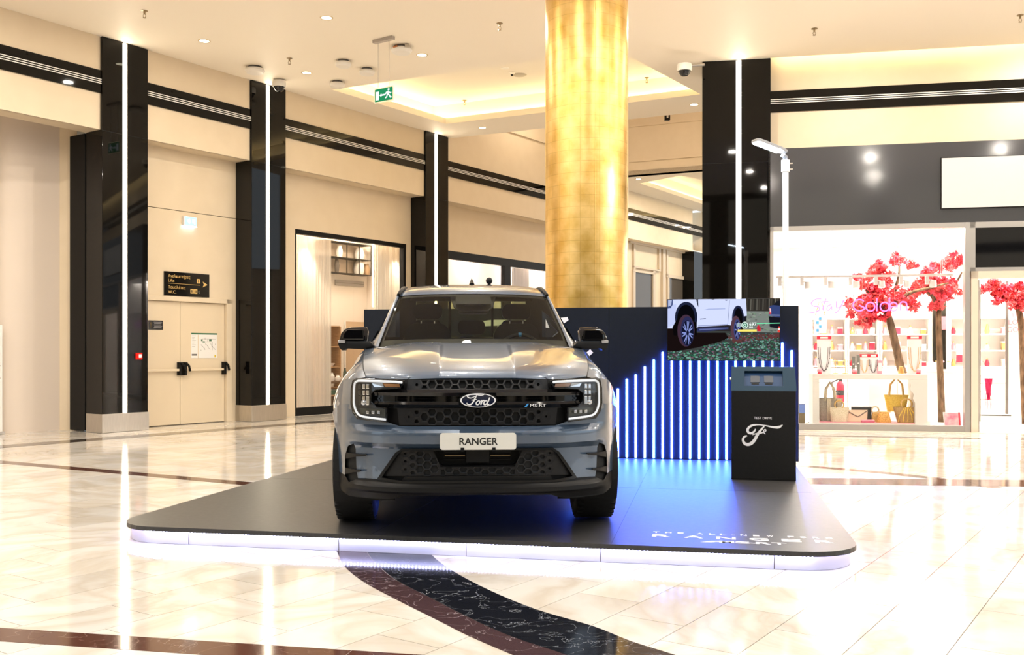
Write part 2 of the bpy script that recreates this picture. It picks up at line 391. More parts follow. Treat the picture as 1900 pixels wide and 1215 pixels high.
# ---------------------------------------------------------------- right wall above the shop
RDU = .2
wrr = Rb(.002, 26, RDU, RDU + .4, 4.6, ZC + .75); Rb(RF.sx(2150) + .1, 26, -.3, RDU + .4, 0, 4.7, wrr)
wrr = wrr.build('wall_right', M['cream'], kind='structure', **RK)
zb1, zb0 = RF.z(1430, 170, RDU), RF.z(1430, 208.8, RDU)
tb = Rb(0, 16, RDU - .025, RDU + .01, zb0, zb1).build('trim_3', M['black'], kind='structure', **RK)
for k in range(3):
    z = (zb0 + zb1) / 2 - .04 + k * .033
    Rb(0, 16, RDU - .034, RDU - .02, z, z + .014).build('white_line', M['white'], tb)
# surrounding hall the picture only mirrors: walls behind and beside the camera
wb = MB().box(-26, 26, -12.4, -12, 0, 9).build('wall_back', M['cream'], kind='structure')
for x in (-16, -9, -2, 5, 12): MB().box(x, x + .9, -12.06, -12, .3, 8.9).build('pilaster', M['black'], wb)
MB().box(-26, 26, -12.03, -12, 5.5, 5.95).build('dark_band', M['black'], wb)
for x in (-14.6, -7.6, -.6, 6.4, 13.4): MB().box(x, x + 4.6, -12.04, -12, .2, 3.2).build('shop_opening', M['blackmat'], wb)
# ---------------------------------------------------------------- ceiling with coffers, void and cove slots
quad1 = [on_z(px, py, ZC).to_2d() for px, py in ((616, 166.5), (827, 229.8), (1300, 175), (1141, 90.4))]
e0 = on_z(871, 252.7, ZC).to_2d(); e1 = on_z(1300, 207.3, ZC).to_2d(); ed = (e1 - e0).normalized()
f0 = on_z(1164.7, 325.4, ZC).to_2d(); f1 = on_z(1300.5, 315, ZC).to_2d(); fd = (f1 - f0).normalized()
def hit(p, d, fr, off):   # line p+td meets frame line y=off
    t = (off - (p - fr.o).dot(fr.v)) / d.dot(fr.v); return p + d * t
nearL = Vector(LF.w(-22, .02)[:2]); nL = hit(e0, ed, LF, .02); nR = e1 + ed * 1.2
rA = Vector(RF.w(-1.9, 1.1)[:2]); rB = Vector(RF.w(-1.0, 0)[:2]); rC = Vector(RF.w(16, 0)[:2])
outer1 = [Vector((-20, 2.5)), Vector((20, 2.5)), rC, rB + Vector((0, .0)), Vector(RF.w(-.9, 2.2)[:2]), nR, nL, Vector(LF.w(-20, .02)[:2])]
# the quad1 hole for the downlit coffer
def slab_holes(outer, holes, z0, z1):
    loops = [[Vector((p.x, p.y, 0)) for p in outer]] + [[Vector((p.x, p.y, 0)) for p in h] for h in holes]
    tri = tessellate_polygon(loops); flat = [p for l in loops for p in l]; n = len(flat); mb = MB()
    vs = [(p.x, p.y, z0) for p in flat] + [(p.x, p.y, z1) for p in flat]; fs = [tuple(t) for t in tri] + [tuple(n + i for i in t) for t in tri]
    b = 0
    for l in loops:
        k = len(l); fs += [(b + i, b + (i + 1) % k, n + b + (i + 1) % k, n + b + i) for i in range(k)]; b += k
    return mb.add(vs, fs)
ce = slab_holes(outer1, [quad1], ZC, ZC + .13).build('ceiling', M['ceil'], kind='structure')
def grow(poly, d):
    c = sum(poly, Vector((0, 0))) / len(poly); return [c + (p - c) * (1 + d / (p - c).length) for p in poly]
def coffer(quad, name, nlamp):
    g = grow(quad, .60); zt = ZC + .52
    mb = MB(); k = len(g)
    for i in range(k):
        a, b = g[i], g[(i + 1) % k]; mb.quad((a.x, a.y, ZC + .13), (b.x, b.y, ZC + .13), (b.x, b.y, zt), (a.x, a.y, zt))
    mb.prism([tuple(p) for p in g], zt, zt + .05)
    mb.build(name, M['ceil'], ce)
    g1, g2 = grow(quad, .48), grow(quad, .40)
    for i in range(k):
        a, b, c, d_ = g1[i], g1[(i + 1) % k], g2[(i + 1) % k], g2[i]
        MB().prism([tuple(a), tuple(b), tuple(c), tuple(d_)], ZC + .135, ZC + .165).build('cove_strip', M['cove'], ce)
coffer(quad1, 'coffer', 4)
# void beyond the near ceiling: far beam, raised roof; lower ceiling past it
fL = hit(f0, fd, LF, .05); fR = f1 + fd * 3
mbv = MB()
def wallq(a, b, z0, z1, th, mb):
    d = (b - a).normalized(); q = Vector((-d.y, d.x)) * th
    mb.prism([tuple(a), tuple(b), tuple(b + q), tuple(a + q)], z0, z1); return mb
wallq(fL, fR, ZC, 8.9, .3, mbv)
vb = mbv.build('wall_void_far', M['cream'], kind='structure')
for zz in (RF.z(1230, 231, 0), ): pass
Yb = 28.3
for py in (230, 296):
    z = H - (py - HY) / F * Yb; wallq(fL - Vector((fd.y, -fd.x)) * -.0, fR, z, z + .06, -.03, MB()).build('beam_ledge', M['cream'], vb)
MB().prism([tuple(p) for p in (nL + ed * -2, nR + ed * 4, fR + fd * 3 + Vector((0, 1)), fL + fd * -3)], 8.9, 9.0).build('ceiling_void', M['ceil'], kind='structure')
wallq(nL, nR, ZC + .13, 8.9, .05, MB()).build('wall_void_near', M['cream'], kind='structure')
wallq(nR, nR + Vector((1.6, 7.4)), 0, 8.9, -.1, MB()).build('wall_corridor_right', M['cream'], kind='structure')
far = [fL, fR + fd * 2, fR + fd * 2 + Vector((5, 14)), Vector(LF.w(36, .02)[:2])]
q2 = [on_z(px, py, ZC).to_2d() for px, py in ((1187, 340), (1390, 407), (1480, 375), (1265, 325.5))]
ce2 = slab_holes(far, [q2], ZC, ZC + .13).build('ceiling_far', M['ceil'], kind='structure')
g = grow(q2, .6); mb = MB()
for i in range(4):
    a, b = g[i], g[(i + 1) % 4]; mb.quad((a.x, a.y, ZC + .13), (b.x, b.y, ZC + .13), (b.x, b.y, ZC + .5), (a.x, a.y, ZC + .5))
mb.prism([tuple(p) for p in g], ZC + .5, ZC + .55).build('coffer', M['ceil'], ce2)
g1, g2 = grow(q2, .48), grow(q2, .40)
for i in range(4): MB().prism([tuple(g1[i]), tuple(g1[(i + 1) % 4]), tuple(g2[(i + 1) % 4]), tuple(g2[i])], ZC + .135, ZC + .165).build('cove_strip', M['cove'], ce2)
MB().box(2, 16, 45, 45.2, 0, 7).build('wall_corridor_end', M['cream'], kind='structure')
# cove slot along the right wall
cs = Rb(0, 16, -.9, RDU + .3, ZC + .6, ZC + .7).build('ceiling_slot', M['ceil'], kind='structure', **RK)
Rb(.1, 15.9, .001, .012, ZC + .03, ZC + .09).build('cove_strip', M['cove'], cs)
# unseen lamps added to brighten the dark void; lamps of the far corridor
for x, y in ((1.0, 25.5), (4.6, 24.8), (8, 24)): lamp('AREA', (x, y, 8.85), 60, (1.0, .86, .68), .8, shape='DISK')
for x, y in ((5.5, 30.5), (8.5, 34), (11, 38)): lamp('AREA', (x, y, ZC - .03), 55, (1.0, .86, .68), .3, shape='DISK')
# ---------------------------------------------------------------- display stage
ST = .122; HP = H - ST
cl, cr = on_z(195, 973.7, ST), on_z(1603, 1026, ST)
SW = (cr - cl).length; SD = 5.12
SF = Frame((cl.x, cl.y), math.atan2(cr.y - cl.y, cr.x - cl.x) - .006)
def roundrect(x0, x1, y0, y1, r, n=8, rb=None):
    out = []
    for cx, cy, a, q in ((x1 - r, y0 + r, -90, r), (x1 - (rb or r), y1 - (rb or r), 0, rb or r), (x0 + (rb or r), y1 - (rb or r), 90, rb or r), (x0 + r, y0 + r, 180, r)):
        for k in range(n + 1):
            t = math.radians(a + 90 * k / n); out.append((cx + q * math.cos(t), cy + q * math.sin(t)))
    return out
M['deck'] = noisy(mat('charcoal_deck', (.06, .058, .056), .38, spec=.38), (.034, .033, .033), (.041, .04, .04), 30, 3, rough=(.36, .44))
M['skirt'] = mat('white_skirt', (.70, .68, .78), .35)
M['bluewhite'] = emis('cool_led', (.42, .40, 1.0), 9.0)
M['tube'] = emis('blue_white_tube', (.05, .14, 1.0), 75.0)
M['navy'] = noisy(mat('navy_panel', (.004, .006, .011), .5, spec=.25), (.0042, .0075, .015), (.005, .0085, .017), 20, 2)
stage = thing('display_stage', 'low charcoal stage with rounded corners and glowing white skirt under the truck', 'stage', (SF.o.x, SF.o.y, 0), SF.a)
MB().prism(roundrect(0, SW, 0, SD, .36, rb=.02), ST - .031, ST).build('deck', M['deck'], stage, bevel=.003)
rr = roundrect(.035, SW - .035, .035, SD - .035, .33, rb=.02)
sk = MB().grid([[(x, y, z) for x, y in rr + rr[:1]] for z in (.002, ST - .031)])
sk.build('skirt', M['skirt'], stage, smooth=True)
for x in (.62, 1.72, 2.6, 3.48, 4.55): MB().box(x, x + .004, .033, .037, .004, ST - .034).build('skirt_joint', M['dark'], stage)
r1 = roundrect(.012, SW - .012, .012, SD - .012, .35, rb=.02); r2 = roundrect(.024, SW - .024, .024, SD - .024, .34, rb=.02); n = len(r1)
mb = MB().add([(x, y, ST - .0335) for x, y in r1] + [(x, y, ST - .0335) for x, y in r2], [(i, (i + 1) % n, n + (i + 1) % n, n + i) for i in range(n)])
mb.build('edge_light', M['bluewhite'], stage, fix=False)
# dots of the strip: small LED chips hanging just under the deck edge
mb = MB()
for k in range(0, 190):
    x = .3 + k * (SW - .6) / 189; mb.box(x - .004, x + .004, .010, .022, ST - .0385, ST - .034)
mb.build('led_chips', emis('led_chip', (.6, .65, 1.0), 30.0), stage, kind='stuff')
for x in (1.95, 3.55): MB().box(x, x + .003, .02, SD - .1, ST - .001, ST + .0004).build('deck_seam', M['blackmat'], stage)
MB().box(.05, SW - .05, 2.6, 2.603, ST - .001, ST + .0004).build('deck_seam', M['blackmat'], stage)
M['paintw'] = mat('white_print', (.85, .85, .88), .5)
def deckletter(ch, px, py, wpx, dep):
    lx, ly = SF.loc(on_z(px, py, ST)); w = wpx / F * on_z(px, py, ST).y
    o = text(ch, dep * 1.38, stage, M['paintw'], (0, 0, 0), (0, 0, 0), 'letter', .0004, bold=dep * .02)
    xs_ = [v.co.x for v in o.data.vertices]; k = w / max(1e-6, max(xs_) - min(xs_))
    if ch == '-': k *= .6
    o.scale = (k, 1, 1); o.location = (lx - k * (max(xs_) + min(xs_)) / 2, ly - dep / 2, ST + .0006)
for ch, c in zip('THEALL-NEWFORD', (122, 222, 322, 480, 580, 670, 750, 838, 942, 1055, 1225, 1325, 1430, 1540)):
    deckletter(ch, 1190 + c / 4.419, 969 + (80 + (c - 122) * 50 / 1418) / 4.419, 11.5, .05)
for ch, c in zip('RANGER', (167, 428, 694, 962, 1230, 1503)):
    deckletter(ch, 1190 + c / 4.419, 970 + (105 + (c - 167) * 49 / 1336) / 4.419, 35, .085)
for ch, c in zip('MS-RT', (700, 830, 915, 1000, 1130)):
    deckletter(ch, 1190 + c / 4.419, 971.2 + (151 + (c - 700) * .034) / 4.419, 27, .062)
mb = MB()
lx, ly = SF.loc(on_z(1299, 1005.5, ST))
mb.prism([(lx, ly), (lx + .07, ly), (lx + .10, ly + .025), (lx + .14, ly + .025), (lx + .17, ly + .05), (lx + .07, ly + .05), (lx + .05, ly + .025)], ST, ST + .001).build('letter_stripe', M['paintw'], stage)
# ---------------------------------------------------------------- back wall of the stage
bk = SD - .10
DW = thing('display_board', 'dark navy display wall with white letter and vertical light tubes on stage', 'display board', SF.w(0, bk, ST), SF.a)
DFr = Frame(SF.w(0, bk)[:2], SF.a)
x0, x1 = DFr.sx(675), DFr.sx(1482)
ztop = 1.845 - ST
xs = [x0, x0 + (x1 - x0) * .27, x0 + (x1 - x0) * .585, x1]
for i in range(3): MB().box(xs[i] + (.001 if i else 0), xs[i + 1], 0, .10, 0.002, ztop).build('panel', M['navy'], DW, bevel=.002)
tops = [(1146.3, 721), (1163, 703), (1179.5, 695), (1196.3, 680), (1213, 667), (1229.5, 653)] + [(1246.3 + 16.95 * k, 640 - 8 * min(k, 6) + (0 if k < 8 else 6 * (k - 8))) for k in range(12)] + [(1451.5, 636), (1469, 650)]
tops += [(1129.5 - 16.8 * k, 738 + 15.5 * k) for k in range(7)]
for px, py in tops:
    x = DFr.sx(px, -.012); z = DFr.z(px, py, -.012) - ST
    o = MB().box(x - .0105, x + .0105, -.02, 0, .012, z).build('light_tube', M['tube'], DW, bevel=.004)
# big white script letter, mostly behind the truck
def stroke_letter(parent, mp, S, m, name, d0, d1):
    mb = MB()
    for pts, w in S:
        p = catmull(pts, 5); ws = catmull([(a,) for a in w], 5) if isinstance(w, (list, tuple)) else None
        mb.ribbon(p, [a[0] for a in ws] if ws else w, mp, d0, d1)
    return mb.build(name, m, parent)
FS = [([(425, 850), (405, 885), (370, 905), (335, 895), (325, 860), (350, 825), (400, 802), (470, 797), (560, 808), (650, 825), (720, 822), (765, 793)], [14, 24, 28, 30, 30, 28, 24, 14, 14, 24, 32, 6]),
      ([(535, 815), (495, 860), (450, 920), (415, 985), (375, 1030), (325, 1048), (282, 1030), (266, 985), (285, 950), (318, 938)], [14, 26, 36, 38, 40, 38, 34, 30, 24, 16]),
      ([(385, 925), (430, 910), (480, 903), (525, 890), (555, 872), (550, 855), (533, 862), (525, 888), (548, 912)], [8, 14, 16, 14, 12, 12, 12, 12, 10])]
P2w = lambda a, b, d: (DFr.sx(a, 0), -.004 - d, DFr.z(a, b, 0) - ST)
PL = lambda pts: [P2w(u, v, 0)[::2] for u, v in pts]
mb = MB(); kpx = 11.4 / F
mb.ribbon(catmull(PL([(868, 616), (885, 604), (912, 599), (960, 599), (1000, 600), (1030, 599), (1054, 591)]), 6), [a[0] * kpx for a in catmull([(a,) for a in (5, 8, 11, 11, 14, 17, 6)], 6)], lambda a, b, d: (a, -.004 - d, b), 0, .006)
mb.ribbon(catmull(PL([(930, 603), (915, 640), (895, 690), (865, 735), (825, 752), (800, 735), (808, 712)]), 6), [a[0] * kpx for a in catmull([(a,) for a in (9, 18, 22, 24, 20, 16, 8)], 6)], lambda a, b, d: (a, -.004 - d, b), 0, .006)
mb.ribbon(catmull(PL([(880, 668), (920, 660), (960, 655), (985, 645)]), 6), 10 * kpx, lambda a, b, d: (a, -.004 - d, b), 0, .006)
mb.build('white_letter', M['paintw'], DW)
MB().ribbon([P2w(1074, 672, 0)[::2], P2w(1098, 651, 0)[::2]], .052, lambda a, b, d: (a, -.004 - d, b), 0, .006).build('white_letter', M['paintw'], DW)
MB().ribbon([P2w(1054, 636, 0)[::2], P2w(1069, 633.5, 0)[::2]], .026, lambda a, b, d: (a, -.004 - d, b), 0, .006).build('white_letter', M['paintw'], DW)
# ---------------------------------------------------------------- television
TD = -.16
tx0, tx1 = DFr.sx(1237.5, TD), DFr.sx(1448, TD); tzt, tzb = DFr.z(1340, 554, TD) - ST, DFr.z(1340, 669.5, TD) - ST
tw, th = tx1 - tx0, tzt - tzb
tv = thing('television', 'large flat television showing off-road truck film, mounted on navy display wall', 'television', DFr.w((tx0 + tx1) / 2, TD, ST + tzb), SF.a)
MB().box(-tw / 2, tw / 2, 0, .045, 0, th).build('casing', M['blackmat'], tv, bevel=.004)
MB().box(-.25, .25, .045, -TD - .002, th * .2, th * .7).build('wall_bracket', M['blackmat'], tv)
vc = bpy.data.materials.new('screen_picture'); vc.use_nodes = True; N = vc.node_tree.nodes; N.clear()
at_ = N.new('ShaderNodeAttribute'); at_.attribute_name = 'ink'; em = N.new('ShaderNodeEmission'); em.inputs[1].default_value = .8; oo = N.new('ShaderNodeOutputMaterial')
vc.node_tree.links.new(at_.outputs['Color'], em.inputs[0]); vc.node_tree.links.new(em.outputs[0], oo.inputs[0])
V_, F_, C_ = [], [], []
def S2(u, v, k): return (-tw / 2 + tw * (.008 + .984 * (u - 65) / 1725), -.0008 - .00006 * k, th * (.012 + .976 * (985 - v) / 945))
lay = [0]
def ink(poly, col, clip=True):
    lay[0] += 1
    if clip: poly = [(min(max(u, 65), 1790), min(max(v, 40), 985)) for u, v in poly]
    b = len(V_); V_.extend(S2(u, v, lay[0]) for u, v in poly)
    for t in tessellate_polygon([[Vector((u, v, 0)) for u, v in poly]]): F_.append(tuple(b + i for i in t)); C_.append(col)
def lin(r, g, b): return tuple(((c / 255 + .055) / 1.055) ** 2.4 if c > 10 else c / 3300 for c in (r, g, b))
def ell(cx, cy, rx, ry, n=22, a0=0, a1=360, tilt=0):
    T = math.radians(tilt); out = []
    for k in range(n):
        a = math.radians(a0 + (a1 - a0) * k / (n if a1 - a0 == 360 else n - 1)); x, y = rx * math.cos(a), ry * math.sin(a)
        out.append((cx + x * math.cos(T) - y * math.sin(T), cy + x * math.sin(T) + y * math.cos(T)))
    return out
R_ = random.Random(3)
ink([(65, 40), (1790, 40), (1790, 985), (65, 985)], lin(40, 36, 38))
ink([(1270, 40), (1790, 40), (1790, 240), (1270, 230)], lin(52, 48, 44))
for k in range(16):
    x = 1290 + k * 31; ink([(x, 40), (x + 8 + R_.random() * 10, 40), (x + 6, 210), (x - 4, 215)], lin(*[(70, 66, 58), (40, 40, 36), (110, 108, 98)][k % 3]))
ink([(1270, 225), (1790, 235), (1790, 560), (1200, 560)], lin(120, 128, 122))
for k in range(90):
    u, v = 1230 + R_.random() * 550, 230 + R_.random() * 330; s = 12 + R_.random() * 30; c = R_.choice([(88, 96, 90), (140, 148, 138), (100, 128, 104), (80, 76, 74), (120, 140, 120)])
    ink([(u - s, v), (u, v - s * .3), (u + s, v), (u + s * .3, v + s * .35)], lin(*c))
ink([(500, 520), (1790, 560), (1790, 985), (65, 985), (65, 830)], lin(58, 62, 60))
ink([(1000, 620), (1790, 570), (1790, 640), (1100, 720)], lin(92, 54, 54))
for k in range(950):
    v = 560 + (R_.random() ** .7) * 425; umin = 65 if v > 840 else 500 + (840 - v) * 1.8
    u = umin + R_.random() * (1790 - umin); s = (8 + R_.random() * 16) * (.5 + (v - 500) / 500); c = R_.choice([(38, 92, 66), (60, 120, 92), (94, 150, 128), (30, 60, 52), (34, 44, 44), (120, 160, 150), (116, 90, 106), (70, 104, 110)])
    a = R_.random() * 6.28; ink([(u + s * math.cos(a + t), v + s * .6 * math.sin(a + t)) for t in (0, 1.7, 3.1, 4.6)], lin(*c))
ink([(65, 470), (520, 560), (960, 560), (1010, 640), (880, 700), (520, 790), (200, 850), (65, 840)], lin(22, 14, 14))
# truck body in the film
ink([(65, 40), (1278, 40), (1290, 300), (1230, 310), (1205, 470), (1000, 440), (540, 470), (520, 490), (65, 490)], lin(205, 214, 250))
ink([(65, 130), (200, 110), (180, 420), (65, 480)], lin(190, 200, 240)); ink([(620, 205), (700, 185), (960, 180), (960, 196), (720, 205)], lin(168, 180, 222))
ink([(1024, 60), (1030, 60), (1000, 440), (993, 440)], lin(120, 130, 160)); ink([(512, 40), (540, 40), (545, 160), (525, 120)], lin(20, 26, 40))
ink([(65, 40), (150, 40), (145, 120), (110, 175), (65, 180)], lin(70, 84, 130)); ink([(72, 48), (132, 48), (120, 130), (72, 150)], lin(170, 180, 215))
ink([(540, 445), (995, 425), (995, 437), (540, 462)], lin(150, 160, 200)); ink([(535, 480), (1010, 475), (1010, 505), (640, 545), (520, 540)], lin(46, 52, 92)); ink([(560, 500), (1000, 484), (1000, 494), (560, 524)], lin(98, 108, 160))
ink([(570, 342), (660, 334), (660, 346), (570, 352)], lin(40, 50, 70)); ink([(950, 50), (1000, 50), (985, 66), (960, 62)], lin(60, 66, 90)); ink([(745, 40), (800, 40), (780, 46), (760, 46)], lin(60, 66, 90))
ink(ell(355, 320, 175, 245), lin(30, 36, 60)); ink(ell(352, 335, 138, 215), lin(8, 8, 12)); ink([(140, 470), (240, 300), (520, 400), (520, 600), (160, 600)], lin(10, 8, 10))
ink(ell(352, 525, 134, 250), lin(66, 46, 62)); ink(ell(374, 535, 106, 232), lin(42, 44, 82)); ink(ell(378, 560, 92, 195), lin(16, 20, 42))
for k in range(7):
    a = k * math.pi * 2 / 7 + .3
    for q in (-.16, .16): ink([(378 + 18 * math.cos(a - .4), 560 + 38 * math.sin(a - .4)), (378 + 86 * math.cos(a + q - .05), 560 + 182 * math.sin(a + q - .05)), (378 + 86 * math.cos(a + q + .05), 560 + 182 * math.sin(a + q + .05)), (378 + 18 * math.cos(a + .4), 560 + 38 * math.sin(a + .4))], lin(130, 144, 208))
ink(ell(378, 560, 20, 42), lin(20, 24, 48))
ink(ell(1155, 340, 92, 200), lin(32, 38, 64)); ink(ell(1160, 345, 66, 165), lin(10, 10, 14))
ink([(1040, 470), (1080, 340), (1220, 330), (1235, 480), (1220, 560)], lin(12, 10, 12))
ink(ell(1120, 490, 78, 190), lin(84, 58, 70)); ink(ell(1143, 510, 54, 158), lin(58, 66, 118)); ink(ell(1148, 520, 44, 138), lin(26, 30, 60))
for k in range(7):
    a = k * math.pi * 2 / 7 + .5; ink([(1148 + 8 * math.cos(a - .4), 520 + 25 * math.sin(a - .4)), (1148 + 42 * math.cos(a - .09), 520 + 130 * math.sin(a - .09)), (1148 + 42 * math.cos(a + .09), 520 + 130 * math.sin(a + .09)), (1148 + 8 * math.cos(a + .4), 520 + 25 * math.sin(a + .4))], lin(128, 140, 205))
ink([(1235, 310), (1288, 302), (1285, 380), (1240, 390)], lin(26, 26, 34))
ink([(1640, 150), (1690, 140), (1790, 150), (1790, 330), (1620, 300)], lin(52, 66, 116)); ink([(1620, 310), (1790, 330), (1790, 500), (1640, 480)], lin(22, 22, 32)); ink([(1630, 280), (1790, 286), (1790, 306), (1625, 302)], lin(104, 114, 152)); ink([(1690, 140), (1740, 80), (1790, 70), (1790, 150)], lin(26, 28, 36))
ink([(1632, 190), (1656, 190), (1660, 270), (1640, 270)], lin(250, 190, 190)); ink([(1628, 250), (1660, 250), (1656, 276), (1630, 276)], lin(220, 60, 60))
ink([(1440, 470), (1470, 445), (1500, 490), (1500, 540), (1450, 540)], lin(200, 36, 52)); ink([(1752, 555), (1770, 465), (1790, 470), (1790, 560)], lin(230, 70, 60)); ink([(1762, 520), (1766, 495), (1790, 495), (1790, 520)], lin(240, 240, 240))
ink([(1440, 418), (1790, 410), (1790, 421), (1440, 428)], lin(120, 240, 180)); ink([(1150, 512), (1440, 512), (1440, 545), (1150, 545)], lin(250, 228, 110))
def ring(cx, cy, r0, r1, col, a0=0, a1=360):
    P = ell(cx, cy, r1, r1, 20, a0, a1); Q = ell(cx, cy, r0, r0, 20, a0, a1)
    if a1 - a0 == 360: P.append(P[0]); Q.append(Q[0])
    lay[0] += 1; b = len(V_); V_.extend(S2(u, v, lay[0]) for u, v in P + Q); n_ = len(P)
    for i in range(n_ - 1): F_.append((b + i, b + i + 1, b + n_ + i + 1, b + n_ + i)); C_.append(col)
ink(ell(1258, 445, 48, 48), lin(60, 110, 90)); ring(1258, 445, 40, 50, lin(235, 255, 245)); ring(1258, 445, 14, 24, lin(215, 255, 235))
for v in (425, 445, 465): ink([(1140, v - 4), (1208, v - 4), (1208, v + 4), (1140, v + 4)], lin(220, 250, 240))
me = bpy.data.meshes.new('screen'); me.from_pydata(V_, [], F_)
ca = me.color_attributes.new('ink', 'FLOAT_COLOR', 'CORNER'); arr = []
for f, c in zip(me.polygons, C_): arr += [*c, 1.0] * f.loop_total
ca.data.foreach_set('color', arr); me.materials.append(vc)
so = bpy.data.objects.new('screen', me); COL.objects.link(so); so.parent = tv
M['ink_w'] = emis('screen_white', (.9, 1, .95), 1.0)
x, y, z = S2(1325, 455, 0); text('697', .052, tv, M['ink_w'], (x, -.17 * 0 - .0009 - .00006 * lay[0] - .001, z), UPR, 'screen_lettering', .0002)
x, y, z = S2(1325, 490, 0); text('NM', .026, tv, M['ink_w'], (x, -.0019 - .00006 * lay[0], z), UPR, 'screen_lettering', .0002)
# ---------------------------------------------------------------- test-drive kiosk
kq = on_z(1357, 889.5, ST); kq2 = on_z(1477, 893, ST); KWd = (kq2 - kq).length
KA = math.atan2(kq2.y - kq.y, kq2.x - kq.x)
kio = thing('kiosk', 'black test-drive kiosk with slanted blue-grey head and white script letter', 'kiosk', (kq.x, kq.y, ST), KA)
M['kblack'] = noisy(mat('kiosk_black', (.017, .016, .016), .5, spec=.25), (.006, .006, .006), (.008, .0078, .0078), 40, 2)
M['kblue'] = mat('kiosk_blue_grey', (.013, .036, .062), .45, spec=.12)
KFr = Frame((kq.x, kq.y), KA)
kb = KFr.z(1417, 725.5) - ST; kt = KFr.z(1417, 681, .22) - ST
MB().box(0, KWd, 0, .36, .003, kb).build('body', M['kblack'], kio, bevel=.003)
MB().box(.01, KWd - .01, -.004, .35, .001, .02).build('plinth', M['blackmat'], kio)
# slanted head with a recess
def sl_(u, v, off=0.0):   # u across, v 0..1 up the slanted face
    return (u, .20 * v - off * 0 + off * .75, kb + .002 + (kt - kb) * v - off * -.0 - off * .66)
u0, u1, v0, v1 = KWd * .205, KWd * .805, .20, .83
out = [(-.005, 0), (KWd + .005, 0), (KWd, 1), (0, 1)]; inn = [(u0, v0), (u1, v0), (u1, v1), (u0, v1)]
mb = MB(); P = [sl_(*p) for p in out]; Q = [sl_(*p) for p in inn]; D = [sl_(*p, .035) for p in inn]
mb.add(P + Q + D, [(i, (i + 1) % 4, 4 + (i + 1) % 4, 4 + i) for i in range(4)] + [(4 + i, 4 + (i + 1) % 4, 8 + (i + 1) % 4, 8 + i) for i in range(4)])
zt_ = kt + .002
mb.add([P[0], P[1], P[2], P[3], (-.005, .37, kb + .002), (KWd + .005, .37, kb + .002), (KWd, .37, zt_), (0, .37, zt_)], [(3, 2, 6, 7), (1, 5, 6, 2), (0, 3, 7, 4), (4, 7, 6, 5), (0, 4, 5, 1)])
mb.build('head', M['kblue'], kio)
M['kblue2'] = mat('kiosk_recess_blue', (.02, .05, .12), .4, spec=.2)
MB().add(D, [(0, 1, 2, 3)]).build('recess_panel', M['kblue2'], kio)
for f in (.31, .665):
    uc = u0 + (u1 - u0) * (f * 1.0 - .03); hw = .042
    mb = MB(); pl = [(uc - hw, .43), (uc + hw, .43), (uc + hw, .70), (uc - hw, .70)]
    A = [sl_(*p, .034) for p in pl]; B = [sl_(*p, .029) for p in pl]
    mb.add(A + B, [(4, 5, 6, 7)] + [(i, (i + 1) % 4, 4 + (i + 1) % 4, 4 + i) for i in range(4)])
    pt = mb.build('holder_plate', mat('plate_dark_blue', (.02, .03, .05), .4), kio)
    pl = [(uc - hw * .8, .35), (uc + hw * .8, .35), (uc + hw * .8, .41), (uc - hw * .8, .41)]
    MB().add([sl_(*p, .033) for p in pl], [(0, 1, 2, 3)]).build('label_strip', M['blackmat'], pt)
M['kwhite'] = mat('kiosk_white_print', (.78, .78, .8), .5)
kx = lambda c: KWd * (c - 118) / (932 - 118)
kz = lambda r: KFr.z(1417, 670 + r / 6.75) - ST
text('TEST DRIVE', .032, kio, M['kwhite'], (kx(518), -.0016, kz(727)), UPR, align='CENTER', ext=.0006)
stroke_letter(kio, lambda a, b, d: (kx(a), -.0005 - d, kz(b)), FS, M['kwhite'], 'white_letter', 0, .0015)
MB().lathe([(.0, 0), (.014, 0), (.014, .012), (0, .012)], 12, (-.014, .1, kb + .11), 'x').build('side_button', M['white'], kio)
# ---------------------------------------------------------------- gold column
gq = at_Y(1088.5, 600, 13.0)
gr = 153 / F * 13.0 / 2 * 1.0
M['gold'] = mat('gold_leaf', (.80, .52, .13), .28, 1.0)
N, L, b = nodes(M['gold'])
tc = N.new('ShaderNodeTexCoord'); n1 = N.new('ShaderNodeTexNoise'); n1.inputs['Scale'].default_value = 5; n1.inputs['Detail'].default_value = 6
mp = N.new('ShaderNodeMapping'); mp.inputs['Scale'].default_value = (1, 1, 1.0); L.new(tc.outputs['Object'], mp.inputs[0]); L.new(mp.outputs[0], n1.inputs['Vector'])
rp = N.new('ShaderNodeValToRGB'); rp.color_ramp.elements[0].position = .3; rp.color_ramp.elements[1].position = .7; rp.color_ramp.elements[0].color = (.66, .41, .10, 1); rp.color_ramp.elements[1].color = (.86, .60, .24, 1)
L.new(n1.outputs['Fac'], rp.inputs[0]); L.new(rp.outputs[0], b.inputs['Base Color'])
mr = N.new('ShaderNodeMapRange'); mr.inputs[3].default_value = .28; mr.inputs[4].default_value = .42; L.new(n1.outputs['Fac'], mr.inputs[0]); L.new(mr.outputs[0], b.inputs['Roughness'])
sep = N.new('ShaderNodeSeparateXYZ'); L.new(tc.outputs['Object'], sep.inputs[0]); at2 = N.new('ShaderNodeMath'); at2.operation = 'ARCTAN2'; L.new(sep.outputs[0], at2.inputs[0]); L.new(sep.outputs[1], at2.inputs[1])
mu = N.new('ShaderNodeMath'); mu.operation = 'MULTIPLY'; mu.inputs[1].default_value = gr; L.new(at2.outputs[0], mu.inputs[0])
cb = N.new('ShaderNodeCombineXYZ'); L.new(mu.outputs[0], cb.inputs[0]); L.new(sep.outputs[2], cb.inputs[1])
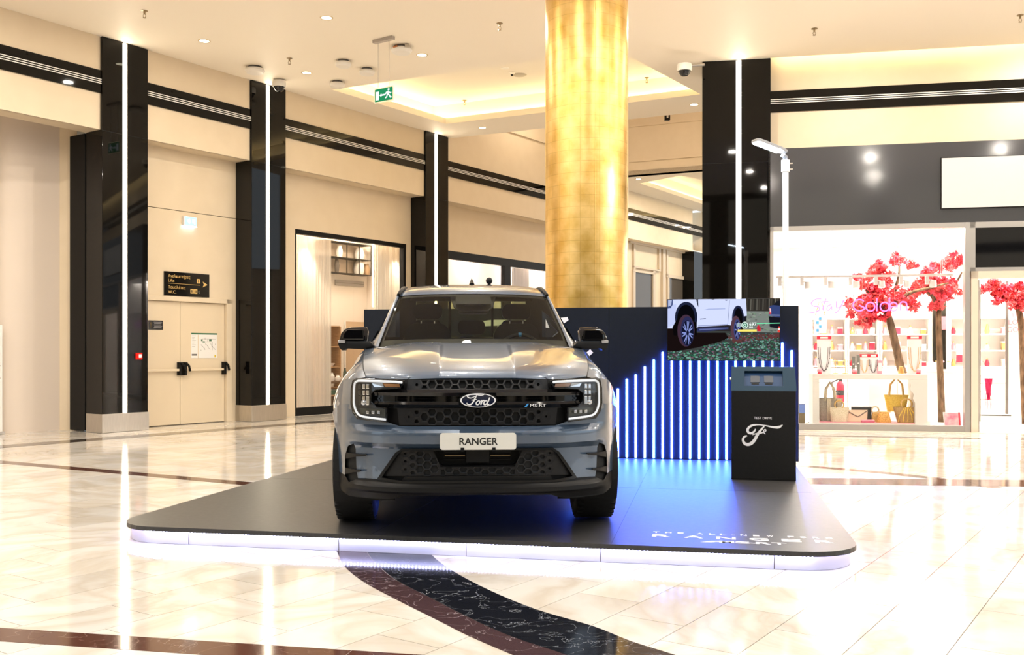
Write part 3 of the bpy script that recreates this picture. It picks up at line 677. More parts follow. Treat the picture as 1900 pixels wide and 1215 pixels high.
bk_ = N.new('ShaderNodeTexBrick'); bk_.offset = 0.0; bk_.inputs['Scale'].default_value = 1.0; bk_.inputs['Brick Width'].default_value = .145; bk_.inputs['Row Height'].default_value = .145; bk_.inputs['Mortar Size'].default_value = .006; bk_.inputs['Mortar Smooth'].default_value = .6
bk_.inputs['Color1'].default_value = (.92, .92, .92, 1); bk_.inputs['Color2'].default_value = (1, 1, 1, 1); bk_.inputs['Mortar'].default_value = (.82, .80, .76, 1); L.new(cb.outputs[0], bk_.inputs['Vector'])
ml = N.new('ShaderNodeMix'); ml.data_type = 'RGBA'; ml.blend_type = 'MULTIPLY'; ml.inputs[0].default_value = 1.0; L.new(rp.outputs[0], ml.inputs[6]); L.new(bk_.outputs['Color'], ml.inputs[7]); L.new(ml.outputs[2], b.inputs['Base Color'])
bp = N.new('ShaderNodeBump'); bp.inputs['Strength'].default_value = .10; bp.inputs['Distance'].default_value = .01; n2 = N.new('ShaderNodeTexNoise'); n2.inputs['Scale'].default_value = 26; n2.inputs['Detail'].default_value = 5
L.new(tc.outputs['Object'], n2.inputs['Vector']); L.new(n2.outputs['Fac'], bp.inputs['Height']); L.new(bp.outputs[0], b.inputs['Normal'])
col = thing('gold_column', 'tall round gold leaf column behind the display wall', 'column', (gq.x, gq.y, 0))
na = 4
MB().lathe([(gr - .004, .004), (gr, .008), (gr, ZC - .006), (gr - .004, ZC - .002)], 96).build('shaft', M['gold'], col, smooth=True)
for k in range(na):
    a = 2 * math.pi * k / na + .12; c, s = math.cos(a), math.sin(a); R = gr - .002
    MB().tube([(R * c, R * s, .01), (R * c, R * s, ZC - .01)], .0055, 5).build('seam_strip', M['gold'], col)
# ---------------------------------------------------------------- lamp pole behind the display wall
PY_ = 11.9
lq = at_Y(1457.5, 600, PY_); zt_ = H - (291 - HY) / F * PY_
lp = thing('lamp_pole', 'white lamp pole with lit flat head behind the display wall', 'street lamp', (lq.x, lq.y, 0))
M['pole'] = mat('white_pole', (.78, .79, .8), .4)
MB().tube([(0, 0, .012), (0, 0, zt_ - .05)], .036, 14).build('pole', M['pole'], lp, smooth=True)
MB().lathe([(0, .0), (.16, 0), (.16, .012), (0, .012)], 20).build('base_plate', M['pole'], lp)
cl_ = MB().lathe([(.037, zt_ - .18), (.05, zt_ - .18), (.05, zt_ - .04), (.037, zt_ - .04)], 14).build('clamp', M['pole'], lp, smooth=True)
for z in (zt_ - .15, zt_ - .08): MB().tube([(.045, 0, z), (.085, -.01, z)], .008, 6).build('bolt', M['steel'], cl_)
MB().tube([(0, 0, zt_ - .05), (0, 0, zt_ - .01), (-.04, -.03, zt_ + .02)], .03, 10).build('knuckle', mat('knuckle_grey', (.2, .21, .23), .4), lp, smooth=True)
hd = Matrix.Rotation(math.radians(200), 4, 'Z') @ Matrix.Rotation(math.radians(-14), 4, 'Y')
hp = Vector((0, -.03, zt_ + .03))
def hv(x, y, z): return tuple(hp + hd @ Vector((x, y, z)))
mb = MB(); mb.prism([(.02, -.05), (.12, -.085), (.44, -.085), (.47, -.06), (.47, .06), (.44, .085), (.12, .085), (.02, .05)], 0, .035, hv)
mb.build('lamp_head', mat('lamp_grey', (.3, .31, .33), .4), lp, bevel=.005)
MB().prism([(.10, -.065), (.44, -.065), (.44, .065), (.10, .065)], -.006, -.001, hv).build('led_panel', emis('lamp_led', (.75, .88, 1.0), 260.0), lp)
# ---------------------------------------------------------------- ceiling lamps
M['ring'] = mat('downlight_ring', (.65, .5, .28), .3, .6)
dl0 = thing('ceiling_downlight', 'x', 'ceiling light', (0, 0, ZC), 0, 'round recessed downlights in the cream ceiling')
MB().lathe([(.078, -.004), (.098, -.006), (.104, 0), (.078, 0)], 24).build('ring', M['ring'], dl0, smooth=True)
MB().lathe([(0, -.002), (.08, -.002)], 24).build('diffuser', M['downled'], dl0, fix=False)
def dlamp(x, y, z, p): return lamp('AREA', (x, y, z - .02), p, (1.0, .92, .80), .16, shape='DISK')
DL = [(140, -6, 'recessed downlight cut by the upper edge of the picture over the dark pillar'), (379, 76, 'recessed downlight between the first two dark pillars'), (606, 33, 'recessed downlight alone in the open ceiling before the hanging exit sign'),
      (569, 135, 'recessed downlight beside the dome camera of the second pillar'), (783, 102, 'recessed downlight next to the hanging exit sign'), (895, 237, 'recessed downlight past the lit coffer near the third pillar'),
      (1288, 194, 'recessed downlight at the tip of the lit coffer beside the broad pillar'), (1185, 332, 'recessed downlight in the far low ceiling beyond the beam')]
for i, (px, py, lab) in enumerate(DL):
    q = on_z(px, py, ZC)
    if i == 0: dl0.location = q; dl0['label'] = lab
    else: dup(dl0, q, label=lab)
for gx in range(-4, 6):
    for gy in range(0, 6):
        x, y = gx * 3.1 - .5, 3.4 + gy * 3.0
        s, d = LF.loc((x, y)); r, e = RF.loc((x, y))
        if d > -.7 or (e > -.7) or y > 20.5 or (Vector((x, y)) - gq.to_2d()).length < 1.9: continue
        dlamp(x, y, ZC, EL['down'])
for s in (11, 15, 19, 23): x, y, _ = LF.w(s + 8, -2.2); dlamp(x, y, ZC - .05, EL['down'] * .9)
lq_ = on_z(1010, 172, ZC + .5)
c1 = sum(quad1, Vector((0, 0))) / 4
# ---------------------------------------------------------------- sprinklers
M['brass'] = mat('sprinkler_metal', (.35, .27, .17), .3, .9)
sp0 = thing('sprinkler', 'x', 'sprinkler', (0, 0, ZC), 0, 'sprinkler heads hanging from the ceiling')
MB().lathe([(0, 0), (.05, 0), (.05, -.008), (.018, -.014), (.014, -.055), (0, -.055)], 14).build('body', M['brass'], sp0, smooth=True)
mb = MB(); mb.tube([(.012, 0, -.05), (.022, 0, -.08), (.006, 0, -.105)], .005, 6); mb.tube([(-.012, 0, -.05), (-.022, 0, -.08), (-.006, 0, -.105)], .005, 6); mb.build('yoke', M['brass'], sp0)
MB().lathe([(0, -.105), (.024, -.104), (.024, -.110), (0, -.112)], 14).build('deflector', M['brass'], sp0)
SPR = [(268, 20, 'brass sprinkler head in the ceiling above the first dark pillar'), (537, 108, 'brass sprinkler head above the second dark pillar'), (927, 43, 'brass sprinkler head beside the gold column'),
       (1511, 53, 'brass sprinkler head over the grey shop front'), (1893, 28, 'brass sprinkler head at the picture edge over the shop door')]
for i, (px, py, lab) in enumerate(SPR):
    q = on_z(px, py, ZC)
    if i == 0: sp0.location = q; sp0['label'] = lab
    else: dup(sp0, q, label=lab)
for px, py, lab in ((862, 186, 'brass sprinkler head inside the glowing coffer'), (1200, 144, 'brass sprinkler head in the coffer between gold column and broad pillar')): dup(sp0, on_z(px, py, ZC + .52), label=lab)
# ---------------------------------------------------------------- detectors and emergency lights
M['plastic'] = mat('white_plastic', (.80, .76, .70), .4)
dt0 = thing('smoke_detector', 'x', 'smoke detector', (0, 0, ZC), 0, 'white drums hung under the ceiling')
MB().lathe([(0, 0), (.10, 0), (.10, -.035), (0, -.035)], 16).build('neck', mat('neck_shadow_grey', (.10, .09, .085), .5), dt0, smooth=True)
MB().lathe([(.075, -.03), (.135, -.04), (.145, -.07), (.12, -.115), (0, -.125)], 24).build('drum', M['plastic'], dt0, smooth=True)
DT = [(473, 124, 'white ceiling drum over the second pillar'), (637, 112, 'white ceiling drum topmost of the cluster before the coffer'), (681, 127, 'white ceiling drum next to the exit sign wires'), (626, 151, 'white ceiling drum at the coffer corner'), (745, 86, 'larger white ceiling drum with loose copper wires')]
for i, (px, py, lab) in enumerate(DT):
    q = on_z(px, py, ZC)
    if i == 0: dt0.location = q; dt0['label'] = lab; dt0.scale = (1.25, 1.25, 1)
    else:
        o = dup(dt0, q, label=lab); o.scale = (1.25, 1.25, 1) if i == 4 else (1, 1, 1)
        if i == 4:
            MB().tube([(-.05, -.10, -.02), (-.09, -.12, -.06), (-.04, -.14, -.05)], .012, 6).build('copper_wire', mat('copper', (.5, .2, .08), .35, .8), o)
            MB().box(.06, .12, -.14, -.1, -.07, -.01).build('bracket', M['steel'], o)
for px, py, lab, r in ((964, 139, 'flat round speaker grille in the ceiling beside gold column', .15), (937, 126, 'small round cover plate in the ceiling beside gold column', .08)):
    q = on_z(px, py, ZC + .52); t = thing('ceiling_speaker', lab, 'speaker', q)
    MB().lathe([(0, -.012), (r * .85, -.012), (r, 0)], 24).build('cover', mat('cover_grey', (.5, .44, .34), .6) if r > .1 else M['plastic'], t, smooth=True)
q = on_z(950, 134, ZC + .52); t = thing('smoke_detector', 'tiny cone-shaped detector between cover plate and speaker grille', 'smoke detector', q)
MB().lathe([(.06, 0), (.06, -.02), (.03, -.05)], 14).build('drum', M['plastic'], t, smooth=True); MB().lathe([(.028, -.05), (.02, -.075), (0, -.076)], 12).build('sensor_tip', M['blackmat'], t)
# ---------------------------------------------------------------- dome cameras
M['dome'] = mat('dark_dome', (.01, .01, .012), .05)
def dome(loc, lab, arm=None):
    t = thing('dome_camera', lab, 'security camera', loc)
    MB().lathe([(0, .0), (.12, 0), (.13, -.03), (.13, -.10), (.115, -.12)], 22).build('housing', M['plastic'], t, smooth=True)
    MB().lathe([(.10, -.115), (.085, -.17), (.05, -.205), (0, -.215)], 20).build('lens_dome', M['dome'], t, smooth=True)
    if arm: MB().tube(arm, .025, 8).build('arm', M['steel'], t)
    return t
q = on_z(518, 148, ZC); dome((q.x, q.y, ZC - .02), 'white dome camera at the top of the second dark pillar')
q = at_Y(1270, 119, 16.9); t = dome(q, 'white dome camera on a bracket beside the broad dark pillar', [(.0, 0, -.03), (.36, .1, .02)])
q = at_Y(1238, 213, 22.2); t = thing('wall_sensor', 'tiny dark sensor box on the beam edge beyond gold column', 'sensor', q)
MB().box(-.06, .06, -.05, .05, -.13, .04).build('casing', M['blackmat'], t, bevel=.01); MB().box(-.02, .02, -.055, -.05, -.08, -.02).build('window', M['plastic'], t)
# ---------------------------------------------------------------- hanging exit sign
q = on_z(712, 71, ZC); es = thing('exit_sign', 'green running-man exit sign hanging on two wires from ceiling', 'exit sign', (q.x, q.y, ZC), LF.a - math.pi / 2)
EFr = Frame((q.x, q.y), LF.a - math.pi / 2); z0 = EFr.z(712, 187, 0) - ZC; z1 = EFr.z(712, 164, 0) - ZC
xl, xr = EFr.sx(696.5), EFr.sx(728.5); bl, br = EFr.sx(694), EFr.sx(730)
M['green'] = emis('exit_green', lin(34, 128, 82), 1.0); M['exitw'] = emis('exit_white', (.85, .9, .95), 1.0)
MB().box(bl, br, -.04, .04, -.055, 0).build('ceiling_bracket', mat('bracket_grey', (.42, .37, .33), .45), es, bevel=.004)
for x in (bl + (br - bl) * .22, br - (br - bl) * .22): MB().tube([(x, 0, z1), (x, 0, -.05)], .005, 5).build('wire', M['steel'], es)
MB().box(xl - .02, xr + .02, -.004, .004, z0 - .02, z1 + .02).build('acrylic_plate', mat('acrylic', (.75, .66, .5), .15), es)
MB().box(xl, xr, -.012, .012, z0, z1).build('green_panel', M['green'], es)
W_, H_ = xr - xl, z1 - z0
def E2(u, v): return (xl + W_ * u, z0 + H_ * v)
def eflat(poly, name='pictogram'): return MB().prism([E2(*p) for p in poly], -.0145, -.0122, lambda a, b, d: (a, d, b)).build(name, M['exitw'], es)
eflat([(.06, .12), (.25, .12), (.25, .80), (.06, .80)], 'door_pictogram')
eflat([(.28, .46), (.38, .62), (.38, .53), (.60, .53), (.60, .41), (.38, .41), (.38, .32)], 'arrow_pictogram')
mb = MB()
for pts, w in (([(.80, .68), (.74, .45)], .12), ([(.80, .66), (.66, .62), (.62, .48)], .05), ([(.80, .66), (.88, .52), (.95, .56)], .05), ([(.75, .46), (.84, .36), (.90, .18), (.96, .2)], .06), ([(.74, .46), (.68, .24), (.60, .2)], .06)):
    mb.ribbon([E2(*p) for p in pts], w * W_, lambda a, b, d: (a, d, b), -.0145, -.0122)
mb.prism([(E2(.80 + .055 * math.cos(a), 0)[0], E2(0, .83 + .085 * math.sin(a))[1]) for a in [k * .6283 for k in range(10)]], -.0145, -.0122, lambda a, b, d: (a, d, b))
mb.build('running_figure', M['exitw'], es)
# ---------------------------------------------------------------- door bay: double door, signs
WF = Frame(LF.w(0, RD)[:2], LF.a)            # plane of the recessed wall
def onwall(name, lab, cat, px, py): s = WF.sx(px); return thing(name, lab, cat, WF.w(s, 0, WF.z(px, py)), LF.a), s
sL, sM, sR = WF.sx(262), WF.sx(337), WF.sx(423); zdt = WF.z(423, 564)
dr = Lb(s_d0, s_d1, RD + .10, RD + .16, 0.0, zd).build('door_1', M['cream'], kind='structure', **LK)
M['doorc'] = mat('door_cream', (.74, .62, .45), .22)
fr = MB(); fr.box(s_d1 - .10, s_d1 + .04, RD - .025, RD + .1, 0, zd + .06); fr.box(s_d0, s_d1 + .04, RD - .025, RD + .1, zd - .03, zd + .06)
fr.build('door_frame', M['cream'], dr, bevel=.006)
la = Lb(s_d0, sM - .003, RD + .04, RD + .098, .012, zd - .035).build('door_leaf', M['doorc'], dr, bevel=.004)
lb_ = Lb(sM + .003, s_d1 - .105, RD + .04, RD + .098, .012, zd - .035).build('door_leaf', M['doorc'], dr, bevel=.004)
zb = WF.z(345, 686)
for leaf, xa, xb in ((la, s_d0 + .05, sM - .06), (lb_, sM + .07, s_d1 - .14)):
    MB().box(xa, xb, RD - .03, RD - .005, zb - .022, zb + .022).build('push_bar', M['doorc'], leaf, bevel=.006)
for leaf, x in ((la, sM - .05), (lb_, sM + .06), (lb_, s_d1 - .15)):
    mb = MB(); mb.box(x - .022, x + .022, RD - .05, RD + .04, zb - .10, zb + .14); mb.tube([(x, RD - .05, zb + .13), (x + .05, RD - .07, zb + .07), (x + .09, RD - .05, zb - .02)], .022, 6)
    mb.build('bar_end', M['blackmat'], leaf)
t, s = onwall('direction_sign', 'black glass sign with gold lettering for lifts and toilets above double doors', 'sign', 346, 528)
w, h = WF.sx(387.5) - WF.sx(304.5), .40; h = (WF.z(346, 507) - WF.z(346, 550.5))
MB().box(-w / 2, w / 2, -.03, -.002, -h / 2, h / 2).build('plate', mat('sign_black', (.008, .007, .006), .08), t, bevel=.003)
M['goldp'] = mat('gold_print', (.75, .50, .17), .35, .3)
def st_(b, u, v, sz, sx=1.0): return text(b, sz * h, t, M['goldp'], (-w / 2 + u * w, -.0308, -h / 2 + v * h), UPR, ext=.0008, sx=sx)
st_('Ανελκυστήρες', .075, .76, .175, .92); st_('Lifts', .075, .57, .185); st_('Τουαλέτες', .075, .29, .175, .95); st_('W.C.', .075, .09, .185)
MB().box(-w / 2 + .075 * w, -w / 2 + .78 * w, -.0318, -.030, -h / 2 + .50 * h, -h / 2 + .512 * h).build('gold_rule', M['goldp'], t)
MB().prism([(-w / 2 + .845 * w, -h / 2 + .42 * h), (-w / 2 + .955 * w, -h / 2 + .545 * h), (-w / 2 + .845 * w, -h / 2 + .67 * h), (-w / 2 + .87 * w, -h / 2 + .545 * h)], -.0318, -.030, lambda a, b, d: (a, d, b)).build('gold_arrow', M['goldp'], t)
for u, v in ((.71, .58), (.565, .13), (.645, .13)):
    g = MB().box(-w / 2 + u * w, -w / 2 + (u + .075) * w, -.0318, -.030, -h / 2 + v * h, -h / 2 + (v + .19) * h).build('gold_pictogram', M['goldp'], t)
    mb = MB()
    for k in ((.022, .05) if v < .2 else (.036,)): mb.box(-w / 2 + (u + k - .01) * w, -w / 2 + (u + k + .008) * w, -.0326, -.0316, -h / 2 + (v + .04) * h, -h / 2 + (v + .15) * h)
    mb.build('figure', M['blackmat'], g)
mb = MB(); mb.ribbon([(-w / 2 + .76 * w, -h / 2 + .27 * h), (-w / 2 + .755 * w, -h / 2 + .2 * h), (-w / 2 + .775 * w, -h / 2 + .15 * h)], .008, lambda a, b, d: (a, d, b), -.0318, -.030)
mb.build('wheelchair_pictogram', M['paintw'], t)
t, s = onwall('exit_light', 'glowing blue-white emergency light box over the lifts sign', 'emergency light', 349, 411)
MB().box(-.14, .14, -.07, -.002, -.085, .085).build('casing', M['plastic'], t, bevel=.008)
gl = MB().box(-.125, .125, -.074, -.068, -.075, .075).build('lit_face', emis('cyan_lit', (.35, .85, 1.0), 1.6), t)
MB().box(-.142, .142, -.075, -.004, -.10, -.086).build('lit_rim', emis('rim_lit', (.7, .85, 1.0), 4.0), t)
MB().prism([(-.08, .0), (-.02, .05), (-.02, .02), (.0, .02), (.0, -.02), (-.02, -.02), (-.02, -.05)], -.0755, -.073, lambda a, b, d: (a, d, b)).build('arrow_pictogram', emis('lit_white', (.85, 1, 1), 2.6), t)
mb = MB(); mb.box(.04, .07, -.0755, -.073, -.03, .04); mb.box(.085, .10, -.0755, -.073, -.05, .05); mb.build('figure_pictogram', emis('lit_white2', (.85, 1, 1), 2.6), t)
t, s = onwall('door_notice', 'small black notice with white lines and gold figure on door leaf', 'notice', 291, 603)
t.location = WF.w(s, .04, WF.z(291, 603)); w, h = .30, .165
MB().box(-w / 2, w / 2, -.008, -.001, -h / 2, h / 2).build('plate', mat('notice_black', (.012, .011, .012), .15), t)
mb = MB()
for k in range(5): mb.box(-.04 + (k % 2) * .01, .13 - (k % 3) * .012, -.0088, -.008, .05 - k * .025, .058 - k * .025)
mb.build('print', mat('grey_print', (.35, .33, .33), .5), t)
mb = MB(); mb.ribbon([(-.10, .05), (-.10, -.02), (-.115, -.06)], .02, lambda a, b, d: (a, d, b), -.0088, -.008); mb.ribbon([(-.125, .0), (-.1, .03), (-.075, -.0)], .012, lambda a, b, d: (a, d, b), -.0088, -.008); mb.build('gold_figure', M['goldp'], t)
t, s = onwall('evacuation_plan', 'white evacuation plan with green header on door leaf', 'poster', 381.5, 641)
t.location = WF.w(s, .04, WF.z(381.5, 641)); w, h = WF.sx(405.5) - WF.sx(357.5), WF.z(381, 618) - WF.z(381, 664.5)
MB().box(-w / 2, w / 2, -.006, -.001, -h / 2, h / 2).build('sheet', M['white'], t)
def pl(u0, u1, v0, v1, m, nm): return MB().box(-w / 2 + u0 * w, -w / 2 + u1 * w, -.0068, -.006, -h / 2 + v0 * h, -h / 2 + v1 * h).build(nm, m, t)
gm = mat('plan_green', (.02, .13, .06), .5); pl(0, 1, .94, 1, gm, 'header'); pl(.25, .262, 0, .93, mat('plan_ochre', (.6, .38, .1), .5), 'divider')
mb = MB()
for u0, u1, v0, v1 in ((.37, .43, .68, .75), (.43, .52, .62, .67), (.68, .78, .68, .76)): mb.box(-w / 2 + u0 * w, -w / 2 + u1 * w, -.0068, -.006, -h / 2 + v0 * h, -h / 2 + v1 * h)
mb.build('plan_rooms', gm, t)
mb = MB(); bxs = [(.40, .95, .755, .762), (.62, .63, .66, .76), (.8, .81, .32, .66), (.45, .80, .645, .652), (.52, .53, .74, .82), (.02, .22, .10, .17)]
for k in range(22): u = .36 + (k * .137) % .58; v = .3 + (k * .071) % .25; bxs.append((u, u + .015, v, v + .03))
for k in range(8): bxs.append((.03, .17 - (k % 3) * .03, .88 - k * .06, .887 - k * .06))
for u0, u1, v0, v1 in bxs: mb.box(-w / 2 + u0 * w, -w / 2 + u1 * w, -.0068, -.006, -h / 2 + v0 * h, -h / 2 + v1 * h)
mb.build('plan_lines', mat('plan_grey', (.12, .11, .1), .5), t); pl(.89, .95, .03, .12, mat('plan_yellow', (.7, .5, .03), .5), 'yellow_mark')
# fire call point on the first pillar
s = LF.sx(256.5, -.03); t = thing('fire_call_point', 'small red fire call point on the black pillar', 'alarm', LF.w(s, -.031, LF.z(256.5, 660.5, -.03)), LF.a)
MB().box(-.055, .055, -.04, 0, -.055, .055).build('casing', emis('red_casing_glow', (.75, .02, .012), .9), t, bevel=.006); MB().box(-.018, .035, -.044, -.04, -.028, .03).build('press_plate', M['paintw'], t)  # red casing is no lamp; glow added so it looks lit
# white totem cut by the picture edge
q = on_z(5, 806, 0); t = thing('totem', 'white panel stand cut off by the picture edge beside the curved wall', 'stand', (q.x, q.y, 0), LF.a)
MB().box(-.9, 0, 0, .12, .02, H - (603 - HY) / F * q.y).build('panel', M['white'], t, bevel=.01); MB().box(-.92, .012, -.05, .17, .003, .05).build('foot', M['steel'], t)
for z in (.9, 1.1): MB().box(-.05, -.035, -.004, 0, z, z + .02).build('screw', M['steel'], t)
# ---------------------------------------------------------------- curtained shop window in the left wall
M['clear'] = glass('shop_glass', (.96, .96, .96), .05)
M['shopw'] = mat('shop_white_wall', (.80, .74, .66), .6)
def LX(px, d): return LF.sx(px, d)
def LZ(px, py, d): return LF.z(px, py, d)
wn = MB(); a, b, zt = s_w0, s_w1, zt_w
wn.box(a, a + .06, RD + .02, RD + .14, .17, zt); wn.box(b - .09, b, RD + .02, RD + .14, .17, zt); wn.box(a, b, RD + .02, RD + .14, zt - .09, zt); wn.box(a, b, RD + .02, RD + .14, 0, .17)
wn = wn.build('window_1', M['blackmat'], kind='structure', **LK)
sm = LX(656, RD + .08)
for x0_, x1_ in ((a + .06, sm - .004), (sm + .004, b - .09)): Lb(x0_, x1_, RD + .07, RD + .082, .17, zt - .09).build('pane', M['clear'], wn)
room = MB(); r0, r1 = s_w0 - .5, 8.88; RDB = RD + 1.9
room.box(r0, r1, RDB, RDB + .1, 0, 4.6); room.box(r0 - .1, r0, T, RDB, 0, 4.6); room.box(r1, r1 + .1, T, RDB, 0, 4.6); room.box(r0, r1, T, RDB, 4.5, 4.6)
room.build('wall_shop', M['shopw'], kind='structure', **LK)
Lb(r0, r1, RD, RDB, .0005, .0035).build('floor_shop', M['shopw'], kind='structure', **LK)
def curtain(px0, px1, d, zt_, label, alpha):
    x0_, x1_ = LX(px0, d), LX(px1, d); w = x1_ - x0_; n = int(w * 70)
    t = thing('curtain', label, 'curtain', LF.w(x0_, d), LF.a, 'pale curtains in the shop window')
    m = bpy.data.materials.new('sheer'); m.use_nodes = True; b_ = m.node_tree.nodes['Principled BSDF']
    b_.inputs['Base Color'].default_value = (.82, .76, .68, 1); b_.inputs['Roughness'].default_value = .8; b_.inputs['Alpha'].default_value = alpha
    mb = MB(); mb.grid([[(w * k / n, .022 * math.sin(k * 1.1) + .012 * math.sin(k * .43 + 1), z) for k in range(n + 1)] for z in (.03, zt_ * .5, zt_)])
    mb.build('cloth', m, t, smooth=True)
    MB().tube([(-.05, 0, zt_ + .02), (w + .05, 0, zt_ + .02)], .012, 6).build('rail', M['steel'], t)
curtain(549, 614, RD + .45, zt - .06, 'sheer white curtain covering one half of the shop window', .72)
curtain(697, 758, RD + .5, zt + .1, 'pleated beige curtain behind the truck roof corner in shop window', 1.0)
dB = RDB - .02
def lthing(name, lab, cat, px, py, d, group=None): s = LX(px, d); return thing(name, lab, cat, LF.w(s, d, LZ(px, py, d)), LF.a, group), s, LZ(px, py, d)
# display niche with vases
t, s, z = lthing('display_shelf', 'dark-framed wall niche shelf high inside the curtained shop', 'shelf', 648, 508, dB - .32)
w = LX(690, dB - .32) - LX(604, dB - .32); h = LZ(648, 450, dB - .32) - z
f = M['blackmat']
for x in (-w / 2, -.08, w * .22, w / 2 - .02): MB().box(x, x + .02, 0, .02, 0, h).build('upright', f, t)
for k in range(3): MB().box(-w / 2, w / 2, 0, .3, h * k / 2.05, h * k / 2.05 + .018).build('shelf_board', f, t)
MB().box(-w / 2, w / 2, .30, .315, 0, h).build('back_panel', mat('niche_back', (.55, .46, .36), .5), t)
def vase(px, py, d, prof, m, lab, cat='vase'):
    t, s, z = lthing('vase', lab, cat, px, py, d, None)
    MB().lathe(prof, 18).build('body', m, t, smooth=True); MB().lathe([(prof[-1][0], prof[-1][1]), (prof[-1][0] + .008, prof[-1][1] + .01), (prof[-1][0] - .01, prof[-1][1] + .012), (prof[-1][0] - .012, prof[-1][1] - .02)], 18).build('rim', m, t, smooth=True)
cer = mat('white_ceramic', (.8, .77, .72), .3); tan = mat('tan_ceramic', (.45, .30, .17), .4); gb = mat('green_bottle', (.02, .05, .035), .15)
zz = h / 2.05
for px, dz, pr, m, lab in ((666, 0, [(0, .02), (.16, .02), (.20, .15), (.17, .30), (.08, .36)], cer, 'big white round vase on the niche shelf'), (680, 0, [(0, .02), (.1, .02), (.14, .14), (.08, .28)], tan, 'tan vase at the end of the niche shelf'),
                           (625, 0, [(0, .02), (.07, .02), (.1, .2), (.05, .36)], mat('dark_ceramic', (.08, .07, .06), .3), 'dark slim vase on the lower niche board'), (667, 1, [(0, .02), (.16, .02), (.19, .14), (.14, .26), (.12, .3)], cer, 'white jar on the upper niche board'), (630, 1, [(0, .02), (.09, .02), (.12, .16), (.07, .3)], cer, 'small white vase on the upper niche board')):
    s_ = LX(px, dB - .17); tt = thing('vase', lab, 'vase', LF.w(s_, dB - .17, z + zz * dz), LF.a)
    pr = [(r * .68, q) for r, q in pr]; MB().lathe(pr, 18).build('body', m, tt, smooth=True); r_, q_ = pr[-1]; MB().lathe([(r_, q_), (r_ + .01, q_ + .015), (r_ - .012, q_ + .018), (r_ - .014, q_ - .02)], 18).build('rim', m, tt, smooth=True)
t, s, z = lthing('grey_strip_board', 'long grey strip panel on the shop back wall under the niche', 'panel', 648, 526, dB)
MB().box(-.5, .5, -.03, 0, -.06, .07).build('strip', mat('grey_strip', (.32, .30, .28), .5), t); MB().box(-.5, .5, -.034, -.03, .0, .006).build('groove', M['blackmat'], t)
t, s, z = lthing('beige_board', 'tall beige wood panel on the shop back wall', 'panel', 660, 700, dB)
MB().box(-.38, .5, -.03, 0, -.6, 1.38).build('board', mat('beige_board', (.55, .40, .26), .5), t); MB().box(-.4, -.38, -.034, 0, -.6, 1.4).build('edge_strip', M['white'], t)
t, s, z = lthing('wall_light', 'vertical light line on the shop wall beside the beige curtain', 'wall light', 691, 570, RD + .55)
MB().box(-.025, .025, -.02, .0, 0, 1.62).build('channel', M['white'], t); MB().box(-.016, .016, -.026, -.02, .01, 1.61).build('light_strip', M['led'], t)
# wooden bookcase and table of wares
woodm = noisy(mat('oak', (.42, .24, .11), .45), (.36, .19, .08), (.5, .30, .15), 5, 4, (1, 1, 12)); darkw = noisy(mat('walnut', (.10, .05, .025), .4), (.08, .04, .02), (.15, .08, .04), 6, 3, (8, 1, 1))
d = RD + 1.35; x0_, x1_ = LX(598, d), LX(633, d); zt2 = LZ(625, 606, d)
t = thing('bookcase', 'lit oak bookcase inside the curtained shop beside truck mirror', 'bookcase', LF.w(x0_, d, .004), LF.a)
W_ = x1_ - x0_
for x in (0, W_ - .03): MB().box(x, x + .03, 0, .35, 0, zt2).build('side_board', woodm, t)
for k in range(5): MB().box(.03, W_ - .03, .01, .34, zt2 * k / 4.02, zt2 * k / 4.02 + .025).build('shelf_board', woodm, t)
MB().box(0, W_, .35, .36, 0, zt2).build('back_panel', woodm, t)
for k, (fx, lab) in enumerate(((.72, 'white bowl on the middle board of oak bookcase'), (.75, 'cream jug on the lower board of oak bookcase'))):
    tt = thing('bowl' if k == 0 else 'jug', lab, 'bowl' if k == 0 else 'jug', LF.w(x0_ + W_ * fx, d + .17, .004 + zt2 * (2 - k) / 4.02 + .026), LF.a)
    MB().lathe([(0, 0), (.05, 0), (.10, .07), (.095, .075), (.045, .012)] if k == 0 else [(0, 0), (.06, 0), (.075, .1), (.04, .18), (.05, .22)], 16).build('body', cer, tt, smooth=True)
    if k: MB().tube([(.05, 0, .19), (.11, 0, .16), (.07, 0, .06)], .01, 6).build('handle', cer, tt)
d = RD + .55; x0_, x1_ = LX(612, d), LX(696, d); ztab = LZ(640, 707, d)
t = thing('display_table', 'dark wood shop table with a slatted lower shelf, seen past truck mirror', 'table', LF.w(x0_, d, .004), LF.a)
W_ = x1_ - x0_
MB().box(0, W_, 0, .7, ztab - .05, ztab).build('tabletop', darkw, t, bevel=.006)
for x in (.04, W_ - .09):
    for y in (.05, .6): MB().box(x, x + .05, y, y + .05, 0, ztab - .05).build('leg', darkw, t)
for k in range(6): MB().box(.04, W_ - .04, .06 + k * .1, .06 + k * .1 + .07, ztab * .5, ztab * .5 + .02).build('slat', woodm, t)
